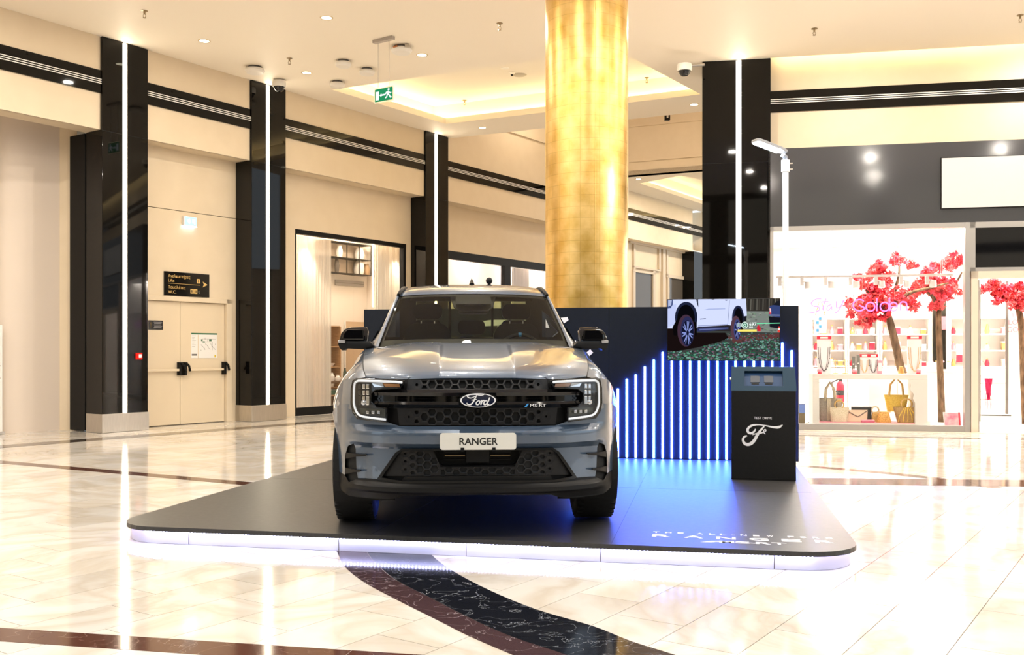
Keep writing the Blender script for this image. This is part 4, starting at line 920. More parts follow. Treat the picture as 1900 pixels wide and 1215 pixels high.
for px, r_, hh, m, lab, nm in ((616, .06, .16, cer, 'white jar on the dark shop table by the curtain', 'jar'), (627, .07, .11, cer, 'low white pot on the dark shop table', 'pot'), (640, .045, .26, gb, 'dark green bottle on the shop table', 'bottle'), (648, .08, .09, cer, 'white dish stack beside the green bottle', 'dish'), (660, .05, .15, mat('grey_glaze', (.2, .22, .22), .2), 'grey cup on the shop table near the flowers', 'cup')):
    s_ = LX(px, d + .2); tt = thing(nm, lab, nm, LF.w(s_, d + .2, .005 + ztab), LF.a)
    MB().lathe([(0, 0), (r_ * .8, 0), (r_, hh * .4), (r_ * .9, hh * .75), (r_ * .5, hh * .9), (r_ * .45, hh)], 16).build('body', m, tt, smooth=True)
    MB().lathe([(0, hh), (r_ * .5, hh), (r_ * .5, hh + .02), (0, hh + .025)], 14).build('lid', m if m is not gb else M['blackmat'], tt, smooth=True)
s_ = LX(672, d + .25); tt = thing('flower_vase', 'small vase of yellow flowers on the shop table', 'flowers', LF.w(s_, d + .25, .005 + ztab), LF.a)
MB().lathe([(0, 0), (.05, 0), (.06, .1), (.035, .2)], 14).build('vase', cer, tt, smooth=True)
yl = mat('yellow_petals', (.8, .62, .02), .5)
for k in range(7):
    a = k * .9; MB().ball((.06 * math.cos(a), .06 * math.sin(a), .30 + .03 * (k % 3)), .04, 8, 6, (1, 1, .7)).build('bloom', yl, tt, smooth=True)
    MB().tube([(0, 0, .18), (.06 * math.cos(a), .06 * math.sin(a), .29 + .03 * (k % 3))], .004, 4).build('stem', mat('stem_green', (.1, .2, .04), .5), tt)
tt = thing('basket', 'green glass bowl on the slatted shelf under shop table', 'bowl', LF.w(LX(634, d), d + .3, .026 + ztab * .5), LF.a)
MB().lathe([(0, 0), (.07, 0), (.13, .11), (.12, .115), (.06, .012)], 16).build('body', mat('green_glaze', (.10, .24, .17), .2), tt, smooth=True); MB().lathe([(.125, .108), (.138, .112), (.125, .118)], 16).build('rim', cer, tt, smooth=True)
for x in (r0 + 1.0, (r0 + r1) / 2 + .3, r1 - 1.0):
    for y in (.7, 1.4): q = LF.w(x, RD + y, 4.45); lamp('AREA', q, EL['shop'] * .22, (1.0, .84, .66), .6, shape='DISK')
for px, dd in ((566, .42), (735, .45)):
    q = LF.w(LX(px, RD + dd), RD + dd - .2, zt - .02); lamp('SPOT', q, 110, (1, .85, .65), .03, rot=(0, 0, 0), spot=1.3)
# ---------------------------------------------------------------- next bay: dark-framed opening with bright white panels
fr = MB(); sA, sB = 9.19, 17.2
fr.box(sA, sB, RD + .0, RD + .12, zt3 - .20, zt3)
sp0_, sp1_ = LX(936, RD), LX(948, RD); fr.box(sp0_, sp1_, RD + .0, RD + .12, 0, zt3 - .2)
fr = fr.build('window_2', M['blackmat'], kind='structure', **LK)
for x0_, x1_ in ((sA, sp0_), (sp1_, sB)): Lb(x0_, x1_, RD + .05, RD + .062, 0.01, zt3 - .2).build('pane', M['clear'], fr)
rm = MB(); rm.box(sA - .2, sB + .2, RD + 1.6, RD + 1.7, 0, 4.4); rm.box(sA - .2, sB + .2, T, RD + 1.6, 4.3, 4.4); rm.box(sA - .2, sA - .1, T, RD + 1.6, 0, 4.3); rm.box(sB, sB + .1, T, RD + 1.6, 0, 4.3)
rm.build('wall_shop_next', M['shopw'], kind='structure', **LK)
for x in (10.5, 12.6, 14.8, 16.4): lamp('AREA', LF.w(x, RD + .9, 4.25), EL['shop'] * .34, (1.0, .86, .76), .5, shape='DISK')
x0_, x1_ = LX(950, RD + .9), LX(982, RD + .9); t = thing('curtain', 'pale pleated curtain behind the dark post near the gold column', 'curtain', LF.w(x0_, RD + .9, .01), LF.a, 'pale curtains in the shop window')
w = x1_ - x0_; MB().grid([[(w * k / 60, .02 * math.sin(k * 1.3), z) for k in range(61)] for z in (0, 2, zt3 - .1)]).build('cloth', mat('curtain_cloth', (.74, .66, .58), .8), t, smooth=True)
MB().tube([(0, 0, zt3 - .08), (w, 0, zt3 - .08)], .012, 6).build('rail', M['steel'], t)
# ---------------------------------------------------------------- panelled shop front beyond the gold column
RP = RD - .02
pm = mat('panel_cream', (.62, .52, .40), .45)
def wbox(px0, px1, py0, py1, d0, d1, name, m, par):
    pc = (px0 + px1) / 2; return Lb(LX(px0, RD), LX(px1, RD), d0, d1, LZ(pc, py1, RD), LZ(pc, py0, RD)).build(name, m, par)
wp = wbox(1164, 1282, 441, 462, RD - .12, RD + .02, 'trim_4', pm, None); wp['kind'] = 'structure'; wp.location = (LF.o.x, LF.o.y, 0); wp.rotation_euler.z = LF.a
def pframe(px0, px1, py0, py1, name, th=3.0, fill=None):
    for q in ((px0, px0 + th, py0, py1), (px1 - th, px1, py0, py1), (px0, px1, py0, py0 + th), (px0, px1, py1 - th, py1)): wbox(*q, RD - .07, RD + .01, name, pm, wp)
    if fill: wbox(px0 + th, px1 - th, py0 + th, py1 - th, RD - .02, RD + .005, 'dark_pane', fill, wp)
dg = mat('dim_window', (.10, .085, .07), .06)
pframe(1173, 1223, 450, 500, 'panel_moulding'); pframe(1234, 1271, 462, 514, 'panel_moulding')
pframe(1172, 1213, 503, 600, 'window_moulding', 4, dg); pframe(1236, 1270, 514, 600, 'window_moulding', 3, dg)
wbox(1226, 1231, 455, 600, RD - .09, RD, 'pilaster_strip', pm, wp); wbox(1274, 1284, 470, 600, RD - .06, RD, 'pilaster_strip', pm, wp)
# ---------------------------------------------------------------- grey shop front on the right wall
GF = Frame(RF.w(0, -.45)[:2], RF.a); GK = dict(loc=(GF.o.x, GF.o.y, 0), rotz=GF.a)
def GX(px, d=0.0): return GF.sx(px, d)
def GZ(px, py, d=0.0): return GF.z(px, py, d)
M['fascia'] = mat('grey_fascia', (.05, .051, .056), .10, spec=.6)
M['alu'] = mat('aluminium_frame', (.42, .40, .38), .35, .7)
M['beige'] = mat('beige_metal', (.60, .52, .42), .35)
xL, xF0 = GX(1429.5), GX(1433)
zf1, zf0 = GZ(1430, 276), GZ(1432, 421)
xE = GX(2150)
fa = MB().box(xL, xE, 0, .64, zf0, zf1).build('wall_shop_front', M['fascia'], kind='structure', **GK)
xs0, xs1 = GX(1745), GX(2080); MBs = MB().box(xs0, xs1, -.03, .0, GZ(1745, 388), GZ(1745, 293))
t = thing('shop_sign', 'blank pale sign board on the grey shop fascia', 'sign', GF.w(xs0, -.001, GZ(1745, 388)), GF.a)
w, h = xs1 - xs0, GZ(1745, 293) - GZ(1745, 388)
MB().box(0, w, -.03, 0, 0, h).build('dark_edge', M['blackmat'], t, bevel=.004); MB().box(.012, w - .012, -.034, -.03, .012, h - .012).build('face', mat('sign_white', (.56, .56, .57), .25), t)
# window frame
x1, x2 = GX(1790), GX(1799); zb0_, zb1_ = 0.0, GZ(1640, 786); zt0, zt1 = GZ(1640, 425), zf0
wf = MB(); wf.box(xL, GX(1435), -.02, .10, 0, zf0); wf.box(x1, x2, -.03, .12, 0, zf0); wf.box(xL, x2, -.02, .10, 0.0, GZ(1640, 788)); wf.box(xL, x2, -.02, .10, zt0, zf0 + .001)
wf = wf.build('window_3', M['alu'], kind='structure', **GK)
MB().box(GX(1435), x1, .03, .042, GZ(1640, 788), zt0).build('pane', glass('clear_shop_glass', (.99, .99, .99), .035), wf)
# door portal
dp = MB(); xd0, xd1 = GX(1801), GX(1814); zbm0, zbm1 = GZ(1850, 516), GZ(1850, 503)
dp.box(xd0, xd1, -.04, .14, 0, zbm1); dp.box(xd0, xE, -.04, .14, zbm0, zbm1)
dp = dp.build('door_2', M['beige'], kind='structure', **GK)
tf = MB(); tf.box(x2, GX(1809), -.03, .1, zbm1, zf0); tf.box(x2, xE, -.03, .1, zbm1, GZ(1850, 496)); tf.box(x2, xE, -.03, .1, GZ(1850, 422), zf0); tf.build('transom_frame', M['alu'], dp)
MB().box(GX(1809), xE, .0, .03, GZ(1850, 496), GZ(1850, 422)).build('transom_pane', mat('black_transom', (.004, .004, .005), .04, spec=.6), dp)
# open door leaf, hinged at the portal post, swung inwards
xh = GX(1815); ang = math.radians(74)
lf = bpy.data.objects.new('door_leaf', None); COL.objects.link(lf); lf.parent = dp; lf.location = (xh, .02, 0); lf.rotation_euler.z = ang
LW_, LH_ = .95, zbm0 - .02
mb = MB(); mb.box(0, .07, -.022, .022, .012, LH_); mb.box(LW_ - .07, LW_, -.022, .022, .012, LH_); mb.box(.07, LW_ - .07, -.022, .022, .012, .13); mb.box(.07, LW_ - .07, -.022, .022, LH_ - .09, LH_); mb.build('leaf_frame', M['alu'], lf, bevel=.003)
MB().box(.07, LW_ - .07, -.005, .005, .13, LH_ - .09).build('leaf_pane', M['clear'], lf)
MB().box(LW_ - .002, LW_ + .004, -.018, .018, .02, LH_ - .01).build('edge_seal', M['blackmat'], lf)
mb = MB(); zl = 1.16; mb.tube([(LW_ - .035, -.022, zl), (LW_ - .035, -.07, zl), (LW_ - .16, -.07, zl)], .011, 8); mb.tube([(LW_ - .035, .022, zl), (LW_ - .035, .07, zl), (LW_ - .16, .07, zl)], .011, 8); mb.build('handle', M['steel'], lf)
MB().box(LW_ + .004, LW_ + .007, -.012, .012, zl - .22, zl + .14).build('lock_plate', M['steel'], lf)
MB().box(GX(1490), xE, -.16, -.02, .0005, .006).build('floor_sill', M['beige'], kind='structure', **GK)
# interior room
IW = mat('shop_interior_white', (.86, .83, .79), .55); DB = 5.0
rm = MB(); rm.box(.01, xE, DB, DB + .1, 0, 3.75); rm.box(.01, .06, 1.12, DB, 0, 3.75); rm.box(xE, xE + .1, .1, DB, 0, 3.75); rm.box(.01, xE, .12, DB, 3.62, 3.75)
rm.build('wall_shop_inside', IW, kind='structure', **GK)
MB().box(xL - .06, xE, .10, DB, .0005, .004).build('floor_shop_inside', mat('shop_floor', (.78, .74, .68), .12), kind='structure', **GK)
for x in (1.2, 2.9, 4.6, 6.0):
    for y in (1.3, 3.6): lamp('AREA', GF.w(x, y, 3.55), EL['shop'], (1.0, .90, .80), .7, shape='DISK')
def gthing(name, lab, cat, px, py, d, group=None): return thing(name, lab, cat, GF.w(GX(px, d), d, GZ(px, py, d)), GF.a, group)
red = mat('shop_red', (.62, .02, .05), .45); pink = mat('shop_pink', (.80, .30, .36), .5); goldj = mat('jewel_gold', (.75, .5, .18), .3, .8); darkj = mat('jewel_dark', (.05, .05, .05), .3)
# tall wall units with shelves on the back wall
k0 = 0
for px0, px1, lab in ((1505, 1572, 'white wall unit of the shop behind the blue beach bag'), (1573, 1632, 'white wall unit with pink goods behind the blossom tree'), (1634, 1728, 'white wall unit partly hidden by the tree trunk'), (1762, 1880, 'white wall unit beside the shop door')):
    d = DB - .46; a, b = GX(px0, d), GX(px1, d); w = b - a
    t = thing('wall_unit', lab, 'shelf unit', GF.w(a, d, .005), GF.a, 'white wall units at the back of the shop')
    MB().box(0, .03, 0, .44, 0, 2.05).build('side_panel', IW, t); MB().box(w - .03, w, 0, .44, 0, 2.05).build('side_panel', IW, t); MB().box(.03, w - .03, .42, .44, 0, 2.05).build('back_panel', IW, t)
    for z in (1.0, 1.34, 1.68, 2.02): MB().box(.03, w - .03, .01, .42, z, z + .025).build('shelf_board', IW, t)
    for k in range(3):
        o = MB().box(.035, w - .035, .0, .4, .02 + k * .325, .335 + k * .325).build('drawer', IW, t, bevel=.004)
        MB().ball((w / 2, -.012, .18 + k * .325), .014, 8, 6).build('knob', M['steel'], o, smooth=True)
    rr = random.Random(k0); k0 += 1
    for z in (1.025, 1.365, 1.705):
        for q in range(4):
            x = .12 + q * (w - .24) / 3; r_ = rr.random(); m = [pink, red, cer, goldj][(q + k0 + int(z * 3)) % 4]
            o = thing('gift_box' if q % 2 else 'ornament', '%s %s on the %s board of wall unit %s' % ({id(pink): 'pink', id(red): 'red', id(cer): 'white', id(goldj): 'golden'}[id(m)], 'gift box' if q % 2 else 'knobbed ornament', {1.025: 'lowest', 1.365: 'middle', 1.705: 'top'}[z], ('behind the beach bag', 'behind the necklace pair', 'behind the trunk', 'beside the door')[k0 - 1]), 'ware', GF.w(a + x, d + .2, .005 + z), GF.a, 'small wares on the back shelves')
            if q % 2:
                MB().box(-.05, .05, -.05, .05, 0, .09 + .1 * r_).build('box', m, o, bevel=.004); MB().box(-.052, .052, -.052, .052, .07 + .1 * r_, .095 + .1 * r_).build('lid', cer, o)
            else:
                MB().lathe([(0, 0), (.04, 0), (.05, .06), (.02, .12 + .06 * r_)], 12).build('body', m, o, smooth=True); MB().ball((0, 0, .13 + .06 * r_), .022, 8, 6).build('top', goldj, o, smooth=True)
# showcase table behind the glass
SDp = .42; xa, xb = GX(1508, SDp), GX(1721, SDp); zt_, zb_ = GZ(1610, 694, SDp), GZ(1610, 785, SDp); zu = GZ(1610, 704, SDp)
sh = thing('showcase', 'white display counter with an open niche of straw bags behind shop glass', 'counter', GF.w(xa, SDp, .005), GF.a)
W_ = xb - xa; cm = mat('counter_grey_white', (.62, .60, .55), .4); Z = lambda z: z - .005
MB().box(0, W_, 0, .6, Z(zu), Z(zt_)).build('top', cm, sh, bevel=.004)
MB().box(0, .11, 0, .58, 0, Z(zu)).build('side', cm, sh); MB().box(W_ - .20, W_, 0, .58, 0, Z(zu)).build('side', cm, sh)
MB().box(.11, W_ - .20, 0, .58, 0, Z(zb_)).build('plinth', cm, sh); MB().box(.11, W_ - .2, .02, .56, Z(zb_), Z(zb_) + .006).build('pink_mat', pink, sh)
sc2 = [(W_ - .20, Z(zu)), (W_ - .31, Z(zu))] + [(W_ - .30 + .02 * math.sin(k * 1.3) + .010 * k, Z(zu) - .04 - .035 * k) for k in range(9)] + [(W_ - .2, Z(zu) - .40)]
MB().prism(sc2, .0, .03, lambda a, b, d: (a, d, b)).build('scalloped_bracket', cm, sh)
# bags in the niche
zn = zb_ + .0075
straw = noisy(mat('straw', (.62, .38, .10), .7), (.45, .26, .06), (.75, .50, .16), 60, 2, (1, 1, 3)); straw2 = noisy(mat('brown_straw', (.32, .18, .05), .7), (.22, .12, .03), (.42, .25, .08), 60, 2, (1, 1, 3)); cream_s = noisy(mat('pale_straw', (.6, .52, .36), .7), (.5, .43, .28), (.68, .6, .44), 70, 2); ystraw = noisy(mat('yellow_straw', (.75, .48, .03), .6), (.62, .38, .02), (.85, .6, .08), 50, 2, (1, 1, 4)); leather = mat('peach_leather', (.72, .50, .34), .5); linen = noisy(mat('grey_linen', (.35, .31, .25), .8), (.3, .26, .2), (.42, .37, .3), 80, 2)
def bagshape(w0, w1, h, dep, n=9, sag=.0, m=6):
    """open bag: bottom width w0, top width w1"""
    rows = []
    for i in range(m + 1):
        t = i / m; w = w0 + (w1 - w0) * t; dd = dep * (1 - .55 * t * t); ring = []
        for k in range(20):
            a = 2 * math.pi * k / 20; c, s = math.cos(a), math.sin(a)
            ring.append((w / 2 * math.copysign(abs(c) ** .6, c), dd / 2 * math.copysign(abs(s) ** .8, s), h * t - sag * (1 - c * c) * t))
        rows.append(ring)
    b0 = [(p[0] * .9, p[1] * .9, p[2]) for p in rows[0]]; c0 = [(0, 0, 0)] * 20
    return MB().grid([[(0, 0, 0.002)] * 20, b0] + rows, close=True)
def bag(px, py, d, lab, w0, w1, h, dep, m, handle, hm=None, z=None, name='straw_bag', cat='bag'):
    t = thing(name, lab, cat, GF.w(GX(px, d), d, z if z is not None else zn), GF.a, None)
    bagshape(w0, w1, h, dep).build('body', m, t, smooth=60)
    if handle: handle(t, hm or m, h, w1)
    return t
def loop(t, m, h, w, r=.012, hh=.3, f=.28):
    for y in (-.035, .035): MB().tube([(-w * f, y, h - .05), (-w * f * .8, y, h + hh * .6), (0, y, h + hh), (w * f * .8, y, h + hh * .6), (w * f, y, h - .05)], r, 6).build('handle', m, t, smooth=True)
def ringh(R):
    def f(t, m, h, w):
        for y in (-.02, .02): MB().tube([(R * math.cos(a * .35), y, h + R * .55 + R * math.sin(a * .35)) for a in range(18)], .011, 6, close=True).build('ring_handle', m, t, smooth=True)
    return f
S = lambda px0, px1, d: GX(px1, d) - GX(px0, d)
dn = SDp + .3
t = bag(1540, 0, dn + .08, 'tall grey and cream striped tote bag with long handles', S(1519, 1558, dn), S(1519, 1566, dn), .40, .16, linen, lambda t, m, h, w: loop(t, m, h, w, .022, .28, .2), cream_s)
for x in (-.06, .11): MB().box(x, x + .07, -.085, -.06, .01, .395).build('cream_stripe', cream_s, t)
t = bag(1557, 0, dn - .12, 'small pale straw bag with round handle before the striped tote', S(1542, 1572, dn), S(1538, 1575, dn), S(1538, 1575, dn) * .75, .12, cream_s, ringh(.075), straw)
t = thing('clutch_bag', 'peach envelope clutch bag with dark edge beside the pale straw bag', 'bag', GF.w(GX(1589, dn - .05), dn - .05, zn), GF.a)
MB().prism([(-.17, 0), (.17, 0), (.19, .2), (-.18, .2)], -.05, .03, lambda a, b, d: (a, d + .05 * (b / .2), b)).build('body', leather, t, bevel=.008)
MB().prism([(-.18, .205), (.19, .205), (.02, .09)], -.06, -.05, lambda a, b, d: (a, d + .05 * (b / .2), b)).build('flap', leather, t); MB().ribbon([(-.18, .2), (.02, .09), (.19, .2)], .012, lambda a, b, d: (a, d + .05 * (b / .2), b), -.064, -.06).build('dark_edging', darkj, t)
t = thing('clutch_bag', 'black flat clutch bag behind the peach clutch', 'bag', GF.w(GX(1598, dn + .08), dn + .08, zn), GF.a)
MB().box(-.17, .17, -.03, .03, 0, .25).build('body', mat('black_leather', (.03, .035, .035), .5), t, bevel=.015); MB().box(-.172, .172, -.034, .034, .235, .256).build('zip_band', darkj, t)
t = thing('gift_box', 'flat pink gift box lying before the black clutch', 'box', GF.w(GX(1610, dn - .22), dn - .22, zn), GF.a)
MB().box(-.105, .105, -.05, .05, 0, .03).build('box', mat('rose_box', (.6, .12, .2), .5), t, bevel=.003); MB().box(-.107, .107, -.052, .052, .03, .045).build('lid', pink, t)
bag(1624, 0, dn + .02, 'small woven straw pouch with thin ring handles', S(1617, 1632, dn), S(1619, 1631, dn), .17, .12, straw, ringh(.06), cream_s)
t = bag(1640, 0, dn - .12, 'orange barrel-shaped straw clutch lying in front of the pouch', S(1626, 1654, dn), S(1631, 1648, dn), .18, .17, noisy(mat('orange_straw', (.6, .28, .05), .6), (.45, .2, .03), (.75, .42, .1), 50, 2), None, name='barrel_bag'); MB().box(-.11, .11, -.02, .02, .172, .186).build('clasp', goldj, t)
t = bag(1663, 0, dn + .08, 'bright yellow straw basket hanging on a wire above the brown bag', S(1646, 1680, dn), S(1640, 1686, dn), .29, .18, ystraw, lambda t, m, h, w: loop(t, m, h, w, .012, .30, .3), straw, z=GZ(1663, 763, dn + .08)); MB().tube([(.02, 0, .3), (.02, 0, zu - GZ(1663, 763, dn + .08) - .002)], .003, 4).build('wire', M['steel'], t)
t = bag(1682, 0, dn - .12, 'big brown straw bag with yellow seams and ring handle', S(1666, 1700, dn), S(1657, 1708, dn), .27, .22, straw2, ringh(.09), straw)
for k in (-2, -1, 0, 1, 2): MB().tube([(k * .022, -.06 + abs(k) * .001, .262), (k * .065, -.118 + .012 * abs(k), .12), (k * .075, -.112 + .012 * abs(k), .02)], .007, 5).build('seam', ystraw, t)
# wares on the counter top
zc = zt_ + .001
def stand(px, w, h, lab, d, pend=goldj, header=red, dots=14):
    t = thing('necklace_stand', lab, 'jewellery stand', GF.w(GX(px, d), d, zc), GF.a)
    MB().box(-w / 2, w / 2, 0, .02, .0, h).build('board', mat('stand_white', (.78, .72, .72), .5), t); MB().box(-w / 2 - .004, w / 2 + .004, -.004, .024, h - .055, h).build('header', header, t); MB().box(-w * .28, w * .28, -.006, -.004, h - .045, h - .012).build('header_label', cer, t); MB().box(-w / 2, w / 2, .02, .1, 0, .012).build('foot', cer, t)
    for sc_k in (.42, .28):
        MB().tube([(w * sc_k * math.cos(a), -.006, h * .70 + (h * .62) * (-abs(math.sin(a)) if True else 0)) for a in [math.pi * k / 14 for k in range(15)]], .0035, 5).build('necklace', pend, t)
    mb = MB()
    for k in range(dots): a = math.pi * k / (dots - 1); mb.ball((w * .44 * math.cos(a), -.008, h * .7 - h * .63 * math.sin(a)), .009, 6, 4)
    mb.build('beads', pend, t, kind='stuff')
stand(1529, .235, .66, 'tall necklace stand with red header near the end of counter', SDp + .25, darkj)
stand(1697, .235, .66, 'tall necklace stand with pink-gold beads over the brown bag', SDp + .25, goldj)
stand(1604, .155, .345, 'short necklace stand with red header, first of the middle pair', SDp + .22, goldj, dots=8)
stand(1620.5, .155, .345, 'short necklace stand with red header next to the pink patterned box', SDp + .22, darkj, dots=8)
for px, lab in ((1583.5, 'dark earring card, the shorter of two on counter'), (1592.5, 'dark earring card beside the short necklace stands')):
    t = thing('earring_card', lab, 'earring card', GF.w(GX(px, SDp + .2), SDp + .2, zc), GF.a); hh = .30 if px < 1590 else .33
    MB().box(-.028, .028, 0, .012, 0, hh).build('card', mat('earring_grey', (.16, .16, .14), .4), t); MB().ball((0, -.006, hh * .55), .014, 8, 6).build('stud', cer, t)
t = thing('pattern_box', 'upright pink and white patterned box on the counter', 'box', GF.w(GX(1633, SDp + .2), SDp + .2, zc), GF.a); MB().box(-.042, .042, 0, .06, 0, .235).build('box', pink, t); MB().box(-.03, .03, -.004, 0, .05, .19).build('white_pattern', cer, t)
for px, lab in ((1521, 'small pink ornament at the counter end by the tall stand'), (1704, 'small coral ornament beside the tall beaded stand'), (1586, 'small red trinket before the dark earring cards')):
    t = thing('ornament', lab, 'ornament', GF.w(GX(px, SDp + .1), SDp + .1, zc), GF.a); MB().lathe([(0, 0), (.035, 0), (.035, .02), (.0, .022)], 12).build('base', red, t); MB().ball((-.015, 0, .055), .03, 8, 6, (1, .6, 1.2)).build('petal', pink, t, smooth=True); MB().ball((.02, 0, .05), .026, 8, 6, (1, .6, 1.2)).build('petal', pink, t, smooth=True)
for px, lab in ((1550, 'gilt jewellery tree beside the first tall stand'), (1568, 'taller gilt jewellery tree on the counter')):
    t = thing('jewellery_tree', lab, 'jewellery stand', GF.w(GX(px, SDp + .3), SDp + .3, zc), GF.a); MB().lathe([(0, 0), (.05, 0), (.05, .012), (0, .014)], 14).build('base', goldj, t); MB().tube([(0, 0, .01), (0, 0, .26)], .006, 6).build('post', goldj, t)
    for z in (.14, .22): MB().tube([(-.08, 0, z), (.08, 0, z)], .005, 6).build('arm', goldj, t)
t = thing('jewel_pile', 'heap of gold bangles at the foot of tree trunk on counter', 'bangles', GF.w(GX(1672, SDp + .3), SDp + .3, zc), GF.a)
for k in range(7): MB().tube([((.05 - .004 * k) * math.cos(a * .5), (.05 - .004 * k) * math.sin(a * .5), .012 + k * .018) for a in range(13)], .008, 6, close=False).build('bangle', goldj, t)
t = thing('plinth', 'white plinth carrying the blossom tree behind the jewellery counter', 'plinth', GF.w(GX(1612, 1.6), 1.6, .005), GF.a); w_ = GX(1730, 1.6) - GX(1612, 1.6); hp_ = GZ(1673, 694, 1.9) - .012
MB().box(0, w_, 0, .7, .06, hp_).build('body', IW, t, bevel=.006); MB().box(.03, w_ - .03, .03, .67, 0, .06).build('foot', cm, t)
# fire extinguisher seen under the counter
t = gthing('fire_extinguisher', 'red fire extinguisher with black hose behind the striped tote', 'fire extinguisher', 1559, 745, 1.9)
MB().lathe([(0, 0), (.075, 0), (.075, .30), (.05, .36), (.03, .38), (0, .38)], 18).build('cylinder', red, t, smooth=True); MB().lathe([(.076, .12), (.0765, .12), (.0765, .22), (.076, .22)], 18).build('label_band', darkj, t); MB().box(-.03, .03, -.03, .03, .38, .44).build('valve', darkj, t); MB().tube([(-.03, 0, .42), (-.15, 0, .36), (-.14, -.02, .22), (-.02, -.07, .16)], .014, 8).build('hose', darkj, t, smooth=True)
MB().box(-.1, .1, -.1, .1, -.03, -.002).build('shelf_bracket', IW, t)
# blossom trees
bark = noisy(mat('bark', (.1, .06, .03), .85, spec=.1), (.05, .03, .016), (.15, .095, .055), 20, 4, (1, 1, .3), bump=.3)
bloss = mat('blossom', (.60, .012, .035), .6); bloss2 = mat('blossom_coral', (.72, .07, .075), .6)
def tree(lab, trunk, branches, clusters, d, n):
    q0 = trunk[0]; z0_ = max(.005, GZ(q0[0], q0[1], d)) if q0[1] < 780 else .005; t = thing('blossom_tree', lab, 'artificial tree', GF.w(GX(q0[0], d), d, z0_), GF.a)
    ox = GX(q0[0], d)
    P = lambda px, py, dd=0.0: (GX(px, d + dd) - ox, dd, GZ(px, py, d + dd) - z0_)
    MB().tube(catmull([P(*q[:2]) for q in trunk], 4), [a[0] for a in catmull([(q[2],) for q in trunk], 4)], 10).build('trunk', bark, t, smooth=True)
    for br in branches: MB().tube(catmull([P(*q) for q in br], 3), [.045 - .03 * k / (3 * (len(br) - 1)) for k in range(3 * (len(br) - 1) + 1)], 7).build('branch', bark, t, smooth=True)
    R = random.Random(n); sc_ = d_scale = (GX(1700, d) - GX(1690, d)) / 10; mats = [(bloss, 'blossoms'), (bloss2, 'blossoms')]; tot = sum(c[2] ** 2 for c in clusters)
    for mi, (m, nm) in enumerate(mats):
        mb = MB()
        subs = []
        for cx, cy, r in clusters:
            for k in range(7):
                an, q = R.random() * 6.28, r * (1.25 * R.random() ** .6 if k else 0); subs.append((cx + q * math.cos(an), cy + q * .8 * math.sin(an), r * R.uniform(.28, .5)))
        tot = sum(c[2] ** 2 for c in subs)
        for cx, cy, r in subs:
            c = Vector(P(cx, cy, R.uniform(-.25, .25))); rr = r * sc_
            for k in range(int(n * r * r / tot / 2) + 1):
                v = Vector((R.gauss(0, .55), R.gauss(0, .55), R.gauss(0, .5))) * rr; p = c + v
                s = R.uniform(.04, .075); M3 = Matrix.Rotation(R.random() * 6.28, 3, 'Z') @ Matrix.Rotation(R.uniform(-1.1, 1.1), 3, 'X') @ Matrix.Rotation(R.random() * 6.28, 3, 'Y')
                pts = [Vector((0, 0, -.25 * s))]
                for j in range(5):
                    a = j * 2 * math.pi / 5; pts += [Vector((math.cos(a) * s * .4, math.sin(a) * s * .4, 0)), Vector((math.cos(a + .63) * s, math.sin(a + .63) * s, .25 * s))]
                b = len(mb.v); mb.v += [tuple(p + M3 @ q) for q in pts]; mb.f += [(b, b + 1 + 2 * j, b + 2 + 2 * j, b + 1 + (2 * j + 2) % 10) for j in range(5)]
        mb.build(nm, m, t, kind='stuff', merge=False, fix=False)
    return t
cc = lambda L: [(1400 + x / 2.892, 400 + y / 2.892, r / 2.892) for x, y, r in L]
td = 1.9
tree('red-blossomed artificial tree with leaning trunk behind the jewellery counter', [(1675, 694, .085), (1673, 686, .078), (1670, 677, .075), (1657.6, 621, .07), (1648, 585, .06), (1640, 560, .045)],
     [[(1648, 585, 0), (1630, 560, -.1), (1610, 540, -.1), (1600, 520, 0)], [(1648, 582, 0), (1660, 540, .1), (1668, 510, .1), (1668, 485, 0)], [(1645, 575, 0), (1685, 545, -.2), (1720, 535, -.1), (1760, 525, 0)], [(1650, 590, 0), (1620, 590, .1), (1600, 592, 0)]],
     cc([(655, 285, 40), (770, 235, 32), (845, 265, 26), (600, 345, 45), (700, 335, 40), (690, 420, 85), (810, 440, 60), (580, 530, 58), (620, 470, 55), (850, 480, 30), (530, 460, 36), (690, 545, 26), (940, 290, 28), (600, 590, 16), (515, 520, 14)]), td, 2600)
tree('second red-blossomed tree in the shop over the dark mirror near the window post', [(1748, 800, .07), (1745, 700, .06), (1742, 620, .055), (1742, 570, .05), (1748, 545, .04)],
     [[(1742, 570, 0), (1725, 545, 0), (1700, 538, 0)], [(1745, 555, 0), (1770, 530, .1), (1785, 505, 0)]],
     cc([(1060, 250, 48), (985, 280, 30), (900, 360, 48), (1000, 380, 72), (1060, 400, 40), (980, 480, 34), (1040, 420, 30), (880, 390, 30)]), td + .5, 1500)
tree('red-blossomed tree seen through the open shop doorway', [(1905, 800, .08), (1900, 700, .07), (1895, 600, .06), (1885, 560, .05)], [[(1890, 570, 0), (1870, 545, 0), (1840, 530, 0)]],
     cc([(1265, 385, 36), (1330, 400, 42), (1390, 430, 48), (1430, 470, 48), (1300, 455, 20), (1350, 440, 30), (1440, 400, 40), (1215, 395, 20)]), td + .3, 1400)
